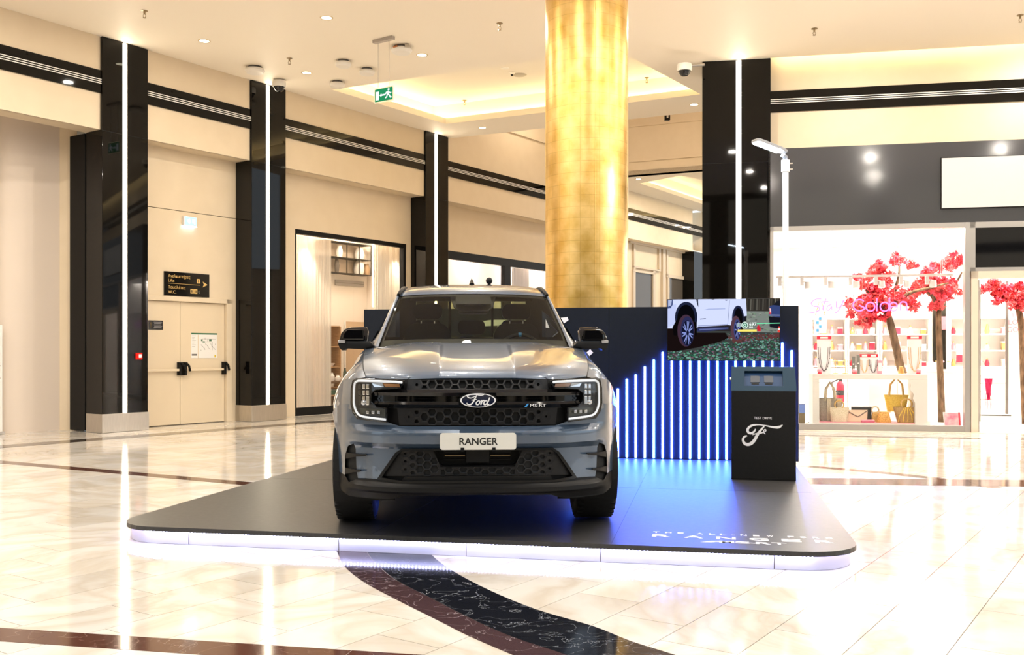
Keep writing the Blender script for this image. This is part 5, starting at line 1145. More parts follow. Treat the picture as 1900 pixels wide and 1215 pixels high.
# neon lettering hung behind the glass
neon = emis('neon_pink', (1.0, .22, .92), 1.7); nd = .25
t = gthing('neon_sign', 'pink neon lettering hung behind the shop glass before the tree', 'neon sign', 1600, 567, nd)
P = lambda px, py: (GX(px, nd) - GX(1600, nd), 0, GZ(px, py, nd) - GZ(1600, 567, nd))
def neo(pts, name='neon_letter', close=False):
    p = catmull([P(*q) for q in pts], 4); MB().tube(p, .0105, 6, close=False).build(name, neon, t)
cr = lambda L: [(1420 + x / 5.52, 420 + y / 5.52) for x, y in L]
neo(cr([(575, 745), (520, 745), (470, 780), (490, 815), (545, 825), (550, 860), (490, 880), (445, 885)])); neo(cr([(625, 735), (600, 800), (590, 850), (605, 860)])); neo(cr([(570, 775), (650, 768)]))
neo(cr([(680, 800), (640, 815), (630, 850), (655, 855), (680, 815), (680, 850), (700, 850)])); neo(cr([(725, 765), (730, 830), (770, 820), (805, 750)])); neo(cr([(805, 750), (770, 830), (730, 880), (715, 875)]))
def arcp(cx, cy, rx, ry, a0, a1, n=14): return [(cx + rx * math.cos(math.radians(a0 + (a1 - a0) * k / n)), cy + ry * math.sin(math.radians(a0 + (a1 - a0) * k / n))) for k in range(n + 1)]
neo(arcp(1594.5, 566, 11.5, 10.5, -45, -330) + [(1594, 566)])
for cx in (1615, 1641.5, 1658): neo(arcp(cx, 569, 8.2 if cx < 1650 else 7, 8, 0, 360))
neo([(1627, 553), (1627, 565), (1627, 577)]); neo([(1650, 553), (1650, 565), (1650, 577)]); neo([(1651, 569), (1658, 569), (1665, 569)])
neo([(1671, 577), (1671, 562), (1677, 560), (1682, 563), (1683, 577)])
for px in (1530, 1600, 1660): MB().tube([P(px, 555), (P(px, 555)[0], 0, zt0 - GZ(1600, 567, nd))], .002, 4).build('wire', M['steel'], t)
# track light
d = 1.0; t = gthing('track_light', 'white ceiling track with seven spotlight heads behind the shop glass', 'track light', 1600, 512, d)
P = lambda px, py, dd=0: (GX(px, d) - GX(1600, d), dd, GZ(px, py, d) - GZ(1600, 512, d))
tk = mat('track_white', (.70, .67, .64), .4)
a, b = P(1440, 514), P(1768, 511); MB().box(a[0], b[0], -.02, .02, -.02, .02).build('rail', tk, t)
for k, px in enumerate((1447, 1488, 1532, 1578, 1625, 1672, 1720)):
    x = P(px, 512)[0]; o = MB().box(x - .03, x + .03, -.03, .03, -.16, -.02).build('driver_box', tk, t, bevel=.004)
    MB().lathe([(.0, -.09), (.055, -.09), (.062, -.21), (.05, -.215), (.045, -.18), (0, -.17)], 16, (x + .10, 0, 0)).build('spot_head', tk, t, smooth=True)
    MB().lathe([(0, -.205), (.048, -.205)], 14, (x + .10, 0, 0)).build('lamp_face', emis('spot_face', (1, .93, .85), 6.0), t, fix=False); MB().tube([(x, 0, -.08), (x + .1, 0, -.10)], .012, 6).build('joint', tk, t)
for px in (1487, 1540, 1594, 1668, 1745): MB().tube([(P(px, 512)[0], 0, .02), (P(px, 512)[0], 0, 3.6 - GZ(1600, 512, d))], .003, 4).build('wire', M['steel'], t)
c0 = P(1748, 508); MB().tube(catmull([c0, (c0[0], 0, .5), (c0[0] - .07, 0, .7), (c0[0] + .1, 0, .95), (c0[0] + .13, 0, 1.1)], 4), .006, 5).build('cable', tk, t)
# hanging beach bag, mirrors, lettering, poster, scarf, counter
t = gthing('beach_bag', 'blue and white beach bag hanging at the shop wall', 'bag', 1522, 618, 2.4); bagshape(.22, .26, .34, .06).build('body', mat('bag_white', (.7, .68, .62), .7), t, smooth=60)
for k in range(4): MB().box(-.08 + .05 * (k % 2), -.03 + .05 * (k % 2), -.04, -.026, .03 + k * .075, .08 + k * .075).build('blue_patch', mat('sea_blue', (.03, .2, .4), .6), t)
MB().tube([(-.1, 0, .3), (-.03, 0, .58), (.0, 0, .62), (.03, 0, .58), (.1, 0, .3)], .009, 6).build('handle', straw2, t)
mir = mat('mirror_glass', (.30, .29, .24), .05, .9)
t = gthing('mirror', 'tall dark mirror strip behind the second blossom tree', 'mirror', 1743, 720, 3.3); w = GX(1755, 3.3) - GX(1731, 3.3); h = GZ(1743, 545, 3.3) - GZ(1743, 720, 3.3)
MB().box(-w / 2, w / 2, 0, .03, 0, h).build('glass', mir, t); MB().box(-w / 2 - .02, w / 2 + .02, .03, .05, -.02, h + .02).build('frame', IW, t); MB().box(-.05, .12, -.01, 0, h * .62, h * .76).build('pink_card', pink, t)
t = gthing('mirror', 'pale mirror panel with pink lettering seen through the shop doorway', 'mirror', 1887, 720, 3.0); w = GX(1903, 3.0) - GX(1871, 3.0); h = GZ(1887, 520, 3.0) - GZ(1887, 720, 3.0)
MB().box(-w / 2, w / 2, 0, .03, 0, h).build('glass', mat('pale_mirror', (.7, .68, .64), .08), t); MB().box(-w / 2 - .05, -w / 2, -.01, .03, -.5, h).build('dark_side', mat('mirror_side', (.12, .11, .10), .3), t)
ptx = mat('pink_lettering', (.8, .22, .28), .5)
for k, s_ in enumerate(('YOU', 'LOOK', 'GOOD')): text(s_, .135, t, ptx, (0.03, -.002, GZ(1887, 585, 3.0) - GZ(1887, 720, 3.0) - k * .145 - .03), UPR, align='CENTER')
t = gthing('poster', 'pink picture board leaning at the window post on shop floor', 'poster', 1768, 797, .30); MB().prism([(-.13, 0), (.13, 0), (.12, .29), (-.15, .29)], -.008, .008, lambda a, b, d: (a, d + .12 * b, b)).build('board', cer, t); MB().prism([(-.12, .01), (.10, .01), (.09, .28), (-.14, .28)], -.0095, -.008, lambda a, b, d: (a, d + .12 * b, b)).build('picture', noisy(mat('pink_print', (.7, .35, .4), .6), (.75, .2, .3), (.85, .62, .62), 7, 3), t); MB().prism([(.10, .0), (.13, .0), (.12, .29), (.09, .29)], -.0095, -.008, lambda a, b, d: (a, d + .12 * b, b)).build('red_edge', red, t)
t = gthing('poster', 'narrow blue and brown picture beside the kiosk at shop window', 'poster', 1488, 792, .2); MB().box(-.05, .05, 0, .01, 0, .40).build('board', mat('pic_brown', (.16, .12, .06), .6), t); MB().box(-.045, .045, -.002, 0, .24, .39).build('picture', mat('pic_blue', (.12, .2, .5), .6), t); MB().tube([(.06, 0, .06), (.12, 0, .08)], .01, 6).build('prop', darkj, t)
t = gthing('scarf', 'magenta fringed scarf hanging at the shop door', 'scarf', 1834, 742, 1.15); mg = mat('magenta', (.5, .005, .07), .7)
MB().grid([[(x * (.5 + z), .02 * math.sin(x * 60 + z * 9), z * .38) for x in (-.045, -.02, 0, .02, .045)] for z in (0, .3, .6, .8, 1.0)]).build('cloth', mg, t, smooth=True)
for k in range(7): MB().tube([(-.04 + k * .013, 0, .12), (-.042 + k * .015, 0, -.10 - .03 * (k % 3))], .004, 4).build('fringe', mg, t)
MB().tube([(0, 0, .37), (0, .0, .40), (-.08, .03, .42)], .006, 5).build('hook', M['steel'], t)
d = 2.6; xa, xb = GX(1718, d), GX(1800, d); t = thing('sales_counter', 'white sales counter between the mirror strip and shop window post', 'counter', GF.w(xa, d, .005), GF.a); W_ = xb - xa
MB().box(0, W_, 0, .6, 0, .95).build('body', IW, t); MB().box(-.02, W_ + .02, -.02, .62, .95, .98).build('top', IW, t); MB().box(.1, W_ * .4, .1, .4, .98, 1.12).build('jewel_tray', cer, t)
for k in range(4): MB().ball((.15 + k * .1, .2, 1.14), .03, 8, 6, (1, 1, .6)).build('trinket', [pink, goldj][k % 2], t, smooth=True)
t = thing('lever_box', 'small red box on the white wall unit beside window post', 'box', GF.w(GX(1781, 4.3), 4.3, GZ(1781, 672, 4.3)), GF.a); MB().box(-.05, .05, 0, .1, 0, .15).build('box', red, t); MB().box(-.05, .05, 0, .1, .15, .38).build('grey_top', mat('grey_top', (.45, .4, .35), .5), t)
# ---------------------------------------------------------------- the pickup truck (x across, y backwards from the bumper, z up from the deck)
TY = 6.28
truck = thing('pickup_truck', 'blue-grey pickup truck with black honeycomb grille parked on the charcoal stage', 'pickup truck', ((887 - CX) / F * TY, TY, ST), math.radians(3.15))
PAINT = mat('truck_paint', (.046, .076, .125), .32, .25, coat=1.0, coat_rough=.015); nodes(PAINT)[2].inputs['Coat IOR'].default_value = 1.75
GB = mat('gloss_black', (.003, .003, .0035), .07, spec=.4); MBK = mat('satin_black', (.006, .006, .0065), .45, spec=.22); MBK2 = mat('mesh_black', (.004, .004, .0045), .45, spec=.15)
DEEP = mat('deep_black', (.002, .002, .002), .8); RUB = noisy(mat('tyre_rubber', (.008, .008, .009), .75), (.007, .007, .008), (.011, .011, .012), 30, 2); CHR = mat('chrome', (.75, .76, .78), .08, 1.0); RIM = mat('dark_alloy', (.03, .03, .035), .25, .8)
WHT = mat('lamp_white', (.85, .87, .9), .25, emit=(.9, .95, 1), es=.25); PLT = mat('plate_white', (.72, .70, .64), .35); INK_ = mat('plate_ink', (.012, .012, .012), .4)
GLS = glass('windscreen_glass', (.60, .61, .55), .022); LENS = glass('lamp_lens', (.93, .94, .95), .06); SGL = glass('side_glass', (.12, .12, .12), .07)
INT = mat('interior_dark', (.012, .0115, .011), .6); INT2 = mat('headliner', (.05, .047, .042), .8); FAB = mat('seat_dark', (.009, .009, .0095), .6)
PLAN = catmull([(0, 0), (.2, .005), (.4, .026), (.55, .066), (.68, .13), (.78, .205), (.86, .30), (.92, .40), (.965, .50), (1.0, .60), (1.02, .70), (1.035, .85)], 6)
ARC = [0.0]
for p, q in zip(PLAN, PLAN[1:]): ARC.append(ARC[-1] + math.hypot(q[0] - p[0], q[1] - p[1]))
def lerp_tab(xs, ys, x):
    if x <= xs[0]: return ys[0]
    for i in range(1, len(xs)):
        if x <= xs[i]: return ys[i - 1] + (ys[i] - ys[i - 1]) * (x - xs[i - 1]) / (xs[i] - xs[i - 1])
    return ys[-1]
PX_, PY2 = [p[0] for p in PLAN], [p[1] for p in PLAN]
def plan_at(a): return (lerp_tab(ARC, PX_, a), lerp_tab(ARC, PY2, a))
def zpy(py, y): return HP - (py - HY) * (TY + y) / F
def az(dx, py, ex=0.0):
    y = 0.0
    for _ in range(8): x = dx * (TY + y + ex) / F; y = lerp_tab(PX_, PY2, x)
    return (lerp_tab(PX_, ARC, x), zpy(py, y + ex))
def ay(y, z): return (lerp_tab(PY2, ARC, y), z)
def fpiece(name, outline, m, prof=((0, 0),), off=0.0, thick=.02, center=True, parent=None, fade=None, smooth=30, step=.035, bevel=0.0, both=True):
    """sheet cut to an outline (arc position, height), bent over the plan curve of the truck's nose, with edges turned back by thick"""
    zs = [p[0] for p in prof]; ys = [p[1] for p in prof]
    bm = bmesh.new(); f = bm.faces.new([bm.verts.new((a, 0, z)) for a, z in outline])
    bm.clear(); vv = [bm.verts.new((a, 0, z)) for a, z in outline]
    for t3 in tessellate_polygon([[Vector((a, z, 0)) for a, z in outline]]): bm.faces.new([vv[q] for q in t3])
    amin, amax = min(a for a, z in outline), max(a for a, z in outline)
    k = math.ceil(amin / step) * step
    while k < amax:
        bmesh.ops.bisect_plane(bm, geom=bm.verts[:] + bm.edges[:] + bm.faces[:], plane_co=(k, 0, 0), plane_no=(1, 0, 0), dist=1e-5); k += step
    zl = sorted(set(zs + [zs[i] + (zs[i + 1] - zs[i]) * t for i in range(len(zs) - 1) for t in (.33, .67)]))
    for z in zl:
        bmesh.ops.bisect_plane(bm, geom=bm.verts[:] + bm.edges[:] + bm.faces[:], plane_co=(0, 0, z), plane_no=(0, 0, 1), dist=1e-5)
    bmesh.ops.dissolve_limit(bm, angle_limit=.0, verts=[], edges=[]) if False else None
    for v in bm.verts:
        a, z = v.co.x, v.co.z; x, y = plan_at(abs(a)); w = 1.0
        if fade: w = min(1, max(0, (fade[1] - a) / (fade[1] - fade[0])))
        v.co = (x, y + lerp_tab(zs, ys, z) * w + off, z)
    bd = [e for e in bm.edges if len(e.link_faces) == 1 and not (center and abs(e.verts[0].co.x) < 1e-4 and abs(e.verts[1].co.x) < 1e-4)]
    if thick:
        r = bmesh.ops.extrude_edge_only(bm, edges=bd)
        for v in [g for g in r['geom'] if isinstance(g, bmesh.types.BMVert)]: v.co.y += thick
    out = []
    def fin(b, nm):
        bmesh.ops.recalc_face_normals(b, faces=b.faces)
        # the sheet faces the front
        s = sum(f.normal.y * f.calc_area() for f in b.faces)
        if s > 0: bmesh.ops.reverse_faces(b, faces=b.faces)
        me = bpy.data.meshes.new(nm); b.to_mesh(me); me.materials.append(m); me.shade_smooth(); me.set_sharp_from_angle(angle=math.radians(smooth))
        o = bpy.data.objects.new(nm, me); COL.objects.link(o); o.parent = parent or truck; out.append(o); return o
    if both:
        mir = bm.copy(); bmesh.ops.scale(mir, vec=(-1, 1, 1), verts=mir.verts); bmesh.ops.reverse_faces(mir, faces=mir.faces)
        if center:
            tmp = bpy.data.meshes.new('tmp'); mir.to_mesh(tmp); bm.from_mesh(tmp); bpy.data.meshes.remove(tmp)
            bmesh.ops.remove_doubles(bm, verts=bm.verts, dist=1e-4)
            fin(bm, name)
        else: fin(bm, name); fin(mir, name)
        mir.free()
    else: fin(bm, name)
    bm.free(); return out
A = az
# bumper skin
zc = lambda py: zpy(py, .0)
bprof = [(zc(897), .05), (zc(835), .052), (zc(831), .04), (zc(824), .004), (zc(806), 0.0), (zc(803), .002), (zc(791), .05)]
bump = [A(0, 791.5), A(145, 791), A(168, 783.5), A(200, 779.5), A(221, 776), A(228.5, 766), A(231.5, 749), ay(.42, .858), ay(.52, .832), ay(.62, .787), ay(.56, .735), ay(.50, .66), ay(.46, .58), ay(.44, .50), ay(.43, .402),
        A(243, 879), A(242.5, 842), A(238, 826), A(228, 822), A(225, 832), A(223, 876), A(221, 886.5), A(200, 888), A(186, 889), A(153, 840), A(141, 832.5), A(0, 832.5)]
fpiece('bumper', bump, PAINT, bprof, 0, .012, fade=(.78, .98), step=.03)
fpiece('fender_edge', [A(222, 700.5), A(229.5, 704), A(232.5, 720), A(233, 749), A(231, 760), ay(.42, .862), ay(.47, .90), ay(.47, .96), ay(.42, 1.0), ay(.37, 1.025)], PAINT, [(.80, 0), (.92, .012), (1.04, .075)], .004, .0, center=False)
# black lower apron
vprof = [(zc(930), .05), (zc(919), .03), (zc(914), .0), (zc(906), .0), (zc(903), .015), (zc(898), .035), (zc(880), .04)]
fpiece('front_apron', [A(0, 897), A(148, 895), A(186, 889.5), A(221, 887), A(236, 893), A(243, 880), ay(.43, .40), ay(.425, .33), ay(.40, .285), A(236, 918), A(222, 922), A(190, 926), A(161, 927), A(148, 924), A(138, 920), A(0, 919)], MBK, vprof, 0, .10, fade=(.8, .98))
fpiece('apron_seam', [A(147, 896), A(148.2, 896), A(149.2, 924), A(148, 924)], DEEP, vprof, -.0015, .003, center=False)
# lower intake: frame, inner panel, centre opening
flat = [(zc(897), .075), (zc(833), .075)]
fpiece('intake_frame', [A(0, 832.5), A(141, 832.5), A(153, 840), A(187, 889), A(147, 896), A(0, 897), A(0, 892.5), A(144, 892), A(178, 885.5), A(148, 842.5), A(139, 836.5), A(0, 836)], GB, [(zc(897), .03), (zc(833), .035)], 0, .05)
fpiece('intake_panel', [A(79, 835), A(139, 835), A(149, 842), A(180, 887), A(144, 894), A(0, 894), A(0, 866), A(66, 866), A(79, 857)], MBK2, flat, 0, .06)
fpiece('intake_opening', [A(0, 833), A(84, 833), A(84, 868), A(0, 868)], DEEP, flat, .075, .0)
fpiece('radar_cover', [A(0, 834), A(21.5, 834), A(21.5, 860), A(0, 860)], MBK, flat, -.005, .05)
fpiece('cooler_rod', [A(24, 848), A(62, 848), A(62, 849.6), A(24, 849.6)], mat('cooler_bronze', (.3, .22, .12), .3, .8), flat, .055, .008, center=False)
for yy in (841, 856): fpiece('cooler_louvre', [A(24, yy), A(64, yy), A(64, yy + 2.6), A(24, yy + 2.6)], MBK, flat, .06, .02, center=False)
fpiece('intake_lip', [A(0, 884.5), A(136, 884.5), A(142, 894), A(0, 894.5)], MBK, flat, -.02, .03)
# air-curtain slots with fins
fpiece('air_slot', [A(223, 819), A(243, 819), ay(.43, .50), ay(.42, .33), A(221, 903)], DEEP, [(0, .1)], -.062, 0, center=False)
for nm, q in (('slot_fin', [(243.5, 838), (224, 840.5), (206, 842), (205, 843.8), (207, 845), (226, 846), (243.5, 850)]), ('slot_fin', [(243.5, 866), (228, 869), (216, 871), (215, 872.6), (217, 874), (230, 875), (243.5, 878)])):
    fpiece(nm, [A(*p) for p in q], MBK, [(0, .0)], .004, .05, center=False)
# grille: black panels
gp = [(zc(791), .062), (zc(757), .062), (zc(724), .068), (zc(700), .10)]
fpiece('grille_lower_panel', [A(0, 756), A(166.5, 756), A(166.5, 783), A(145, 790.6), A(0, 791.2)], MBK2, gp, .016, .03)
fpiece('grille_upper_panel', [A(0, 700.2), A(128, 701), A(137, 706), A(139, 722), A(0, 725)], MBK2, gp, .016, .03)
fpiece('grille_bar_back', [A(0, 722), A(186, 721), A(196, 728), A(196, 745), A(187, 755), A(160, 758), A(0, 758)], GB, gp, -.004, .05)
fpiece('grille_bar', [A(0, 723.5), A(140, 723), A(186, 722), A(195.5, 729), A(195, 734), A(0, 735.5)], GB, [(zc(758), .02), (zc(735), .036), (zc(729), .028), (zc(722), .06)], 0, .05)
fpiece('grille_bar', [A(0, 746), A(194, 743.5), A(195, 745), A(186.5, 754.3), A(160, 757.5), A(0, 757.5)], GB, [(zc(758), .05), (zc(751), .026), (zc(746), .036)], 0, .05)
fpiece('grille_slot_ridge', [A(38, 739.5), A(186, 738), A(186, 741), A(38, 742.2)], GB, gp, -.014, .02, center=False)
# honeycomb
def clip(poly, edges):
    for (ax_, ay_), (bx_, by_) in edges:
        out = []
        def side(p): return (bx_ - ax_) * (p[1] - ay_) - (by_ - ay_) * (p[0] - ax_)
        for i in range(len(poly)):
            p, q = poly[i - 1], poly[i]; sp_, sq = side(p), side(q)
            if (sp_ >= 0) != (sq >= 0): t = sp_ / (sp_ - sq); out.append((p[0] + (q[0] - p[0]) * t, p[1] + (q[1] - p[1]) * t))
            if sq >= 0: out.append(q)
        poly = out
        if len(poly) < 3: return []
    return poly
def honey(name, region, m, prof, off, pw=28.5, ph=19.6, fade_px=(90, 135), depth=.028, skip=None, y0=None):
    """plate of long hexagonal cells (measured pitch pw x ph) inside a convex region"""
    mb = MB(); edges = list(zip(region, region[1:] + region[:1])); zs = [p[0] for p in prof]; ys = [p[1] for p in prof]
    xs_ = [p[0] for p in region]; yr = [p[1] for p in region]
    area = sum(p[0] * q[1] - q[0] * p[1] for p, q in edges)
    if area < 0: edges = [(b, a) for a, b in reversed(edges)]
    def W(dx, py, dd): a, z = A(abs(dx), py); x, y = plan_at(a); return (math.copysign(x, dx), y + lerp_tab(zs, ys, z) + off + dd, z)
    i = 0; n = int(max(abs(q) for q in xs_) / pw) + 2; cy0 = y0 if y0 is not None else min(yr)
    for i in range(-2 * n, 2 * n + 1):
        for j in range(-1, int((max(yr) - min(yr)) / ph) + 3):
            cx = i * pw / 2; cy = cy0 + j * ph + (ph / 2 if i % 2 else 0)
            hexo = [(cx + pw / 3 * c, cy + ph / 2 * s) for c, s in ((1, 0), (.5, 1), (-.5, 1), (-1, 0), (-.5, -1), (.5, -1))]
            cl_ = clip(hexo, edges)
            if not cl_: continue
            hole = max(0, min(.86, .86 * (fade_px[1] - abs(cx)) / (fade_px[1] - fade_px[0])))
            full = len(cl_) == 6 and all(abs(p[0] - q[0]) + abs(p[1] - q[1]) < 1e-3 for p, q in zip(sorted(cl_), sorted(hexo)))
            if skip and skip(cx, cy): full = False
            if full and hole > .12:
                inn = [(cx + (p[0] - cx) * hole, cy + (p[1] - cy) * hole) for p in hexo]
            else:
                c = (sum(p[0] for p in cl_) / len(cl_), sum(p[1] for p in cl_) / len(cl_)); hexo = cl_
                ar = abs(sum(p[0] * q[1] - q[0] * p[1] for p, q in zip(cl_, cl_[1:] + cl_[:1]))) / 2
                if ar > pw * ph * .22 and hole > .3 and not (skip and skip(cx, cy)): inn = [(c[0] + (p[0] - c[0]) * hole * .9, c[1] + (p[1] - c[1]) * hole * .9) for p in cl_]
                else:
                    mb.add([W(*p, 0) for p in hexo], [tuple(range(len(hexo)))]); continue
            k = len(hexo); mb.add([W(*p, 0) for p in hexo] + [W(*p, .002) for p in inn] + [W(*p, depth) for p in inn],
                                  [(t, (t + 1) % k, k + (t + 1) % k, k + t) for t in range(k)] + [(k + t, k + (t + 1) % k, 2 * k + (t + 1) % k, 2 * k + t) for t in range(k)])
    return mb.build(name, m, truck, merge=False, fix=True)
HX = mat('honeycomb_black', (.010, .010, .011), .35, spec=.25); HOLE = DEEP
fpiece('grille_dark', [A(0, 703), A(127, 704), A(131, 723), A(0, 724)], DEEP, gp, .012, 0); fpiece('grille_dark', [A(0, 758), A(136, 758), A(136, 789), A(0, 790)], DEEP, gp, .012, 0)
honey('honeycomb_upper', [(-130, 705), (130, 705), (133, 723.2), (-133, 723.2)], HX, gp, -.012, fade_px=(92, 128), y0=714.2)
honey('honeycomb_lower', [(-150, 757.6), (150, 757.6), (146, 789.6), (-146, 789.6)], HX, gp, -.012, fade_px=(92, 140), y0=764)
skipf = lambda x, y: abs(x) < 84 and y < 866
fpiece('intake_dark', [A(81, 838), A(125, 838), A(146, 880), A(0, 884), A(0, 868), A(70, 868)], DEEP, flat, -.001, 0)
for sg in (-1, 1): honey('honeycomb_intake', [(sg * 84, 837), (sg * 138, 837), (sg * 147, 843), (sg * 176, 884), (sg * 70, 884), (sg * 70, 866)], HX, flat, -.014, pw=27, ph=15, fade_px=(105, 152), y0=842)
honey('honeycomb_intake', [(-70, 868), (70, 868), (70, 884), (-70, 884)], HX, flat, -.014, pw=27, ph=15, fade_px=(105, 152), y0=872)
# number plate
W3 = lambda dx, py, dd: (lambda a: (math.copysign(plan_at(a[0])[0], dx), dd, a[1]))(A(abs(dx), py))
x_, z0_, z1_ = A(70.3, 818)[0], A(0, 833.4)[1], A(0, 802.6)[1]
rr_ = roundrect(-x_, x_, z0_, z1_, .018, 5)
npl = MB().prism(rr_, -.034, -.022, lambda a, b, d: (a, d, b)).build('number_plate', PLT, truck, bevel=.002)
tx = text('RANGER', .0625, npl, INK_, (0, -.0345, A(0, 824)[1]), UPR, align='CENTER', ext=.0006, sx=1.0, spacing=1.02, name='plate_lettering', bold=.0011)
MB().prism(roundrect(-x_ * .96, x_ * .96, z0_ + .006, z1_ - .006, .016, 5), -.022, .02, lambda a, b, d: (a, d, b)).build('plate_holder', MBK, npl)
for dx in (-29, 29): q = A(29, 831)[0] * (1 if dx > 0 else -1); MB().box(q - .011, q + .011, -.04, -.02, z0_ - .008, z0_ + .014).build('plate_clip', MBK, npl)
# emblem
EW = mat('emblem_white', (.82, .82, .84), .3); EN = mat('emblem_navy', (.008, .012, .035), .12, coat=.5)
cz = A(0, 742.5)[1]; rx_, rz_ = A(33, 742)[0], A(0, 729.4)[1] - cz
el = lambda k: [(rx_ * k * math.cos(a), cz + rz_ * k * math.sin(a)) for a in [2 * math.pi * i / 48 for i in range(48)]]
pr = lambda a, b, d: (a, d + .5 * a * a * .3, b)
em_ = MB().prism(el(1.09), -.012, .05, pr).build('emblem', GB, truck, bevel=.004)
def annulus(k0, k1, d0, d1):
    a_, b_ = el(k0), el(k1); mb = MB(); n = 48
    mb.add([pr(*p, d1) for p in a_] + [pr(*p, d1) for p in b_] + [pr(*p, d0) for p in a_] + [pr(*p, d0) for p in b_], [(i, (i + 1) % n, n + (i + 1) % n, n + i) for i in range(n)] + [(i, (i + 1) % n, 2 * n + (i + 1) % n, 2 * n + i) for i in range(n)] + [(n + i, n + (i + 1) % n, 3 * n + (i + 1) % n, 3 * n + i) for i in range(n)])
    return mb
MB().prism(el(.985), -.016, -.010, pr).build('emblem_field', EN, em_); annulus(.92, 1.0, -.010, -.019).build('emblem_ring', EW, em_)
eu = lambda L: [((x - 775) / 88 * rx_, cz - (y - 601.5) / 33 * rz_) for x, y in L]
script = [([(760, 583), (742, 590), (728, 588), (722, 581), (732, 575), (758, 574), (790, 577), (805, 574)], [3, 4, 5, 5, 5, 4, 5, 3]), ([(768, 578), (758, 596), (748, 612), (736, 621), (722, 619), (720, 612)], [4, 6, 6, 6, 5, 3]), ([(742, 600), (756, 599), (768, 596)], [3, 4, 3]),
          ([(776, 603), (767, 610), (766, 619), (774, 621), (783, 613), (782, 604), (776, 602)], [4, 5, 5, 5, 5, 4, 4]), ([(783, 606), (791, 604), (794, 601), (792, 611), (788, 622)], [3, 3, 5, 6, 5]), ([(793, 609), (801, 602), (806, 603)], [3, 5, 5]),
          ([(820, 605), (811, 603), (804, 611), (804, 620), (812, 621), (820, 612)], [4, 5, 5, 5, 5, 4]), ([(833, 588), (825, 605), (819, 619), (825, 622), (831, 618)], [5, 6, 6, 5, 3])]
mb = MB()
for pts, w in script:
    mb.ribbon(catmull(eu(pts), 5), [a[0] * rx_ / 88 * 1.12 for a in catmull([(a,) for a in w], 5)], pr, -.016, -.0205)
mb.build('emblem_script', EW, em_)
cm_ = MB().lathe([(0, 0), (.011, 0), (.013, .012), (0, .012)], 14, (0, .03, A(0, 762)[1]), 'y').build('front_camera', GB, truck)
bq = A(93, 753); text('MS-RT', .026, truck, EW, (plan_at(bq[0])[0] + .012, plan_at(bq[0])[1] + .015, bq[1] - .008), (math.pi / 2, 0, .14), 'badge', ext=.001, sx=1.5)
mb = MB(); bx_ = plan_at(bq[0])[0]; mb.prism([(bx_ - .022, bq[1] - .008), (bx_ - .008, bq[1] - .008), (bx_ + .006, bq[1] + .012), (bx_ - .004, bq[1] + .012)], .008, .02, lambda a, b, d: (a, d + plan_at(bq[0])[1], b)); mb.build('badge_stripe', mat('badge_blue', (.05, .3, .7), .4), truck)
# headlamps
lamp_o = [A(136, 706), A(150, 704.6), A(190, 703.2), A(222, 702), A(228.5, 705.5), A(231.5, 720), A(232, 748), A(228.5, 764), A(221, 775.5), A(168, 782.5), A(168, 757), A(187, 754), A(196, 744.5), A(196, 729), A(187, 722), A(143, 720)]
cup = fpiece('headlamp', lamp_o, mat('lamp_bucket', (.05, .05, .055), .3), [(0, .0)], .085, -.07, center=False)
rightc, leftc = cup
LP = lambda dx, py, d, s: (lambda a: (s * plan_at(a[0])[0], plan_at(a[0])[1] + d, a[1]))(A(dx, py))
for s, par in ((1, rightc), (-1, leftc)):
    path = catmull([(140, 709.5), (165, 708), (212, 706.3), (222, 707), (226.5, 713), (227.5, 735), (227, 751), (222, 765), (214, 771.5), (195, 775), (170, 778)], 4)
    MB().tube([LP(u, v, .012, s) for u, v in path], .0075, 7).build('light_guide', WHT, par, smooth=True)
    amb = mat('amber_lens', (.75, .32, .10), .2) if s < 0 else mat('amber_lens_pale', (.62, .36, .25), .2)
    MB().prism([(146, 712.5), (176, 711.5), (172, 717.5), (144, 718.5)], .045, .065, lambda u, v, d: LP(u, v, d, s)).build('indicator', amb, par)
    MB().prism([(177, 711), (196, 711), (192, 718), (174, 718)], .05, .065, lambda u, v, d: LP(u, v, d, s)).build('reflector', CHR, par)
    for v0, v1 in ((712, 722), (723.5, 733), (734.5, 752)):
        for u0, u1 in ((200.5, 206.5), (208, 213.5), (215, 220.5)):
            MB().prism([(u0, v0), (u1, v0), (u1, v1), (u0, v1)], .035, .07, lambda u, v, d: LP(u, v, d, s)).build('reflector', CHR if u0 < 214 else GB, par, bevel=.006)
    MB().ball(LP(210, 747, .045, s), .022, 12, 8).build('projector', CHR, par, smooth=True)
    MB().prism([(172, 759), (219, 757), (217, 768), (172, 774)], .06, .07, lambda u, v, d: LP(u, v, d, s)).build('lower_reflector', mat('smoked_lens', (.06, .06, .045), .1), par)
    for u in (181, 191, 201): MB().prism([(u, 762), (u + 6, 761.5), (u + 6, 768), (u, 769)], .048, .06, lambda u_, v_, d: LP(u_, v_, d, s)).build('reflector', CHR, par, bevel=.005)
for o, par in zip(fpiece('lens_cover', lamp_o, LENS, [(0, 0)], -.012, .0, center=False), cup): o.parent = par
rim_ = lamp_o + [lamp_o[0]]
for s, par in ((1, rightc), (-1, leftc)):
    loop_ = [(s * plan_at(a)[0], plan_at(a)[1] - .008, z) for a, z in lamp_o]; MB().tube(loop_, .0045, 5, close=True).build('lamp_seal', GB, par)
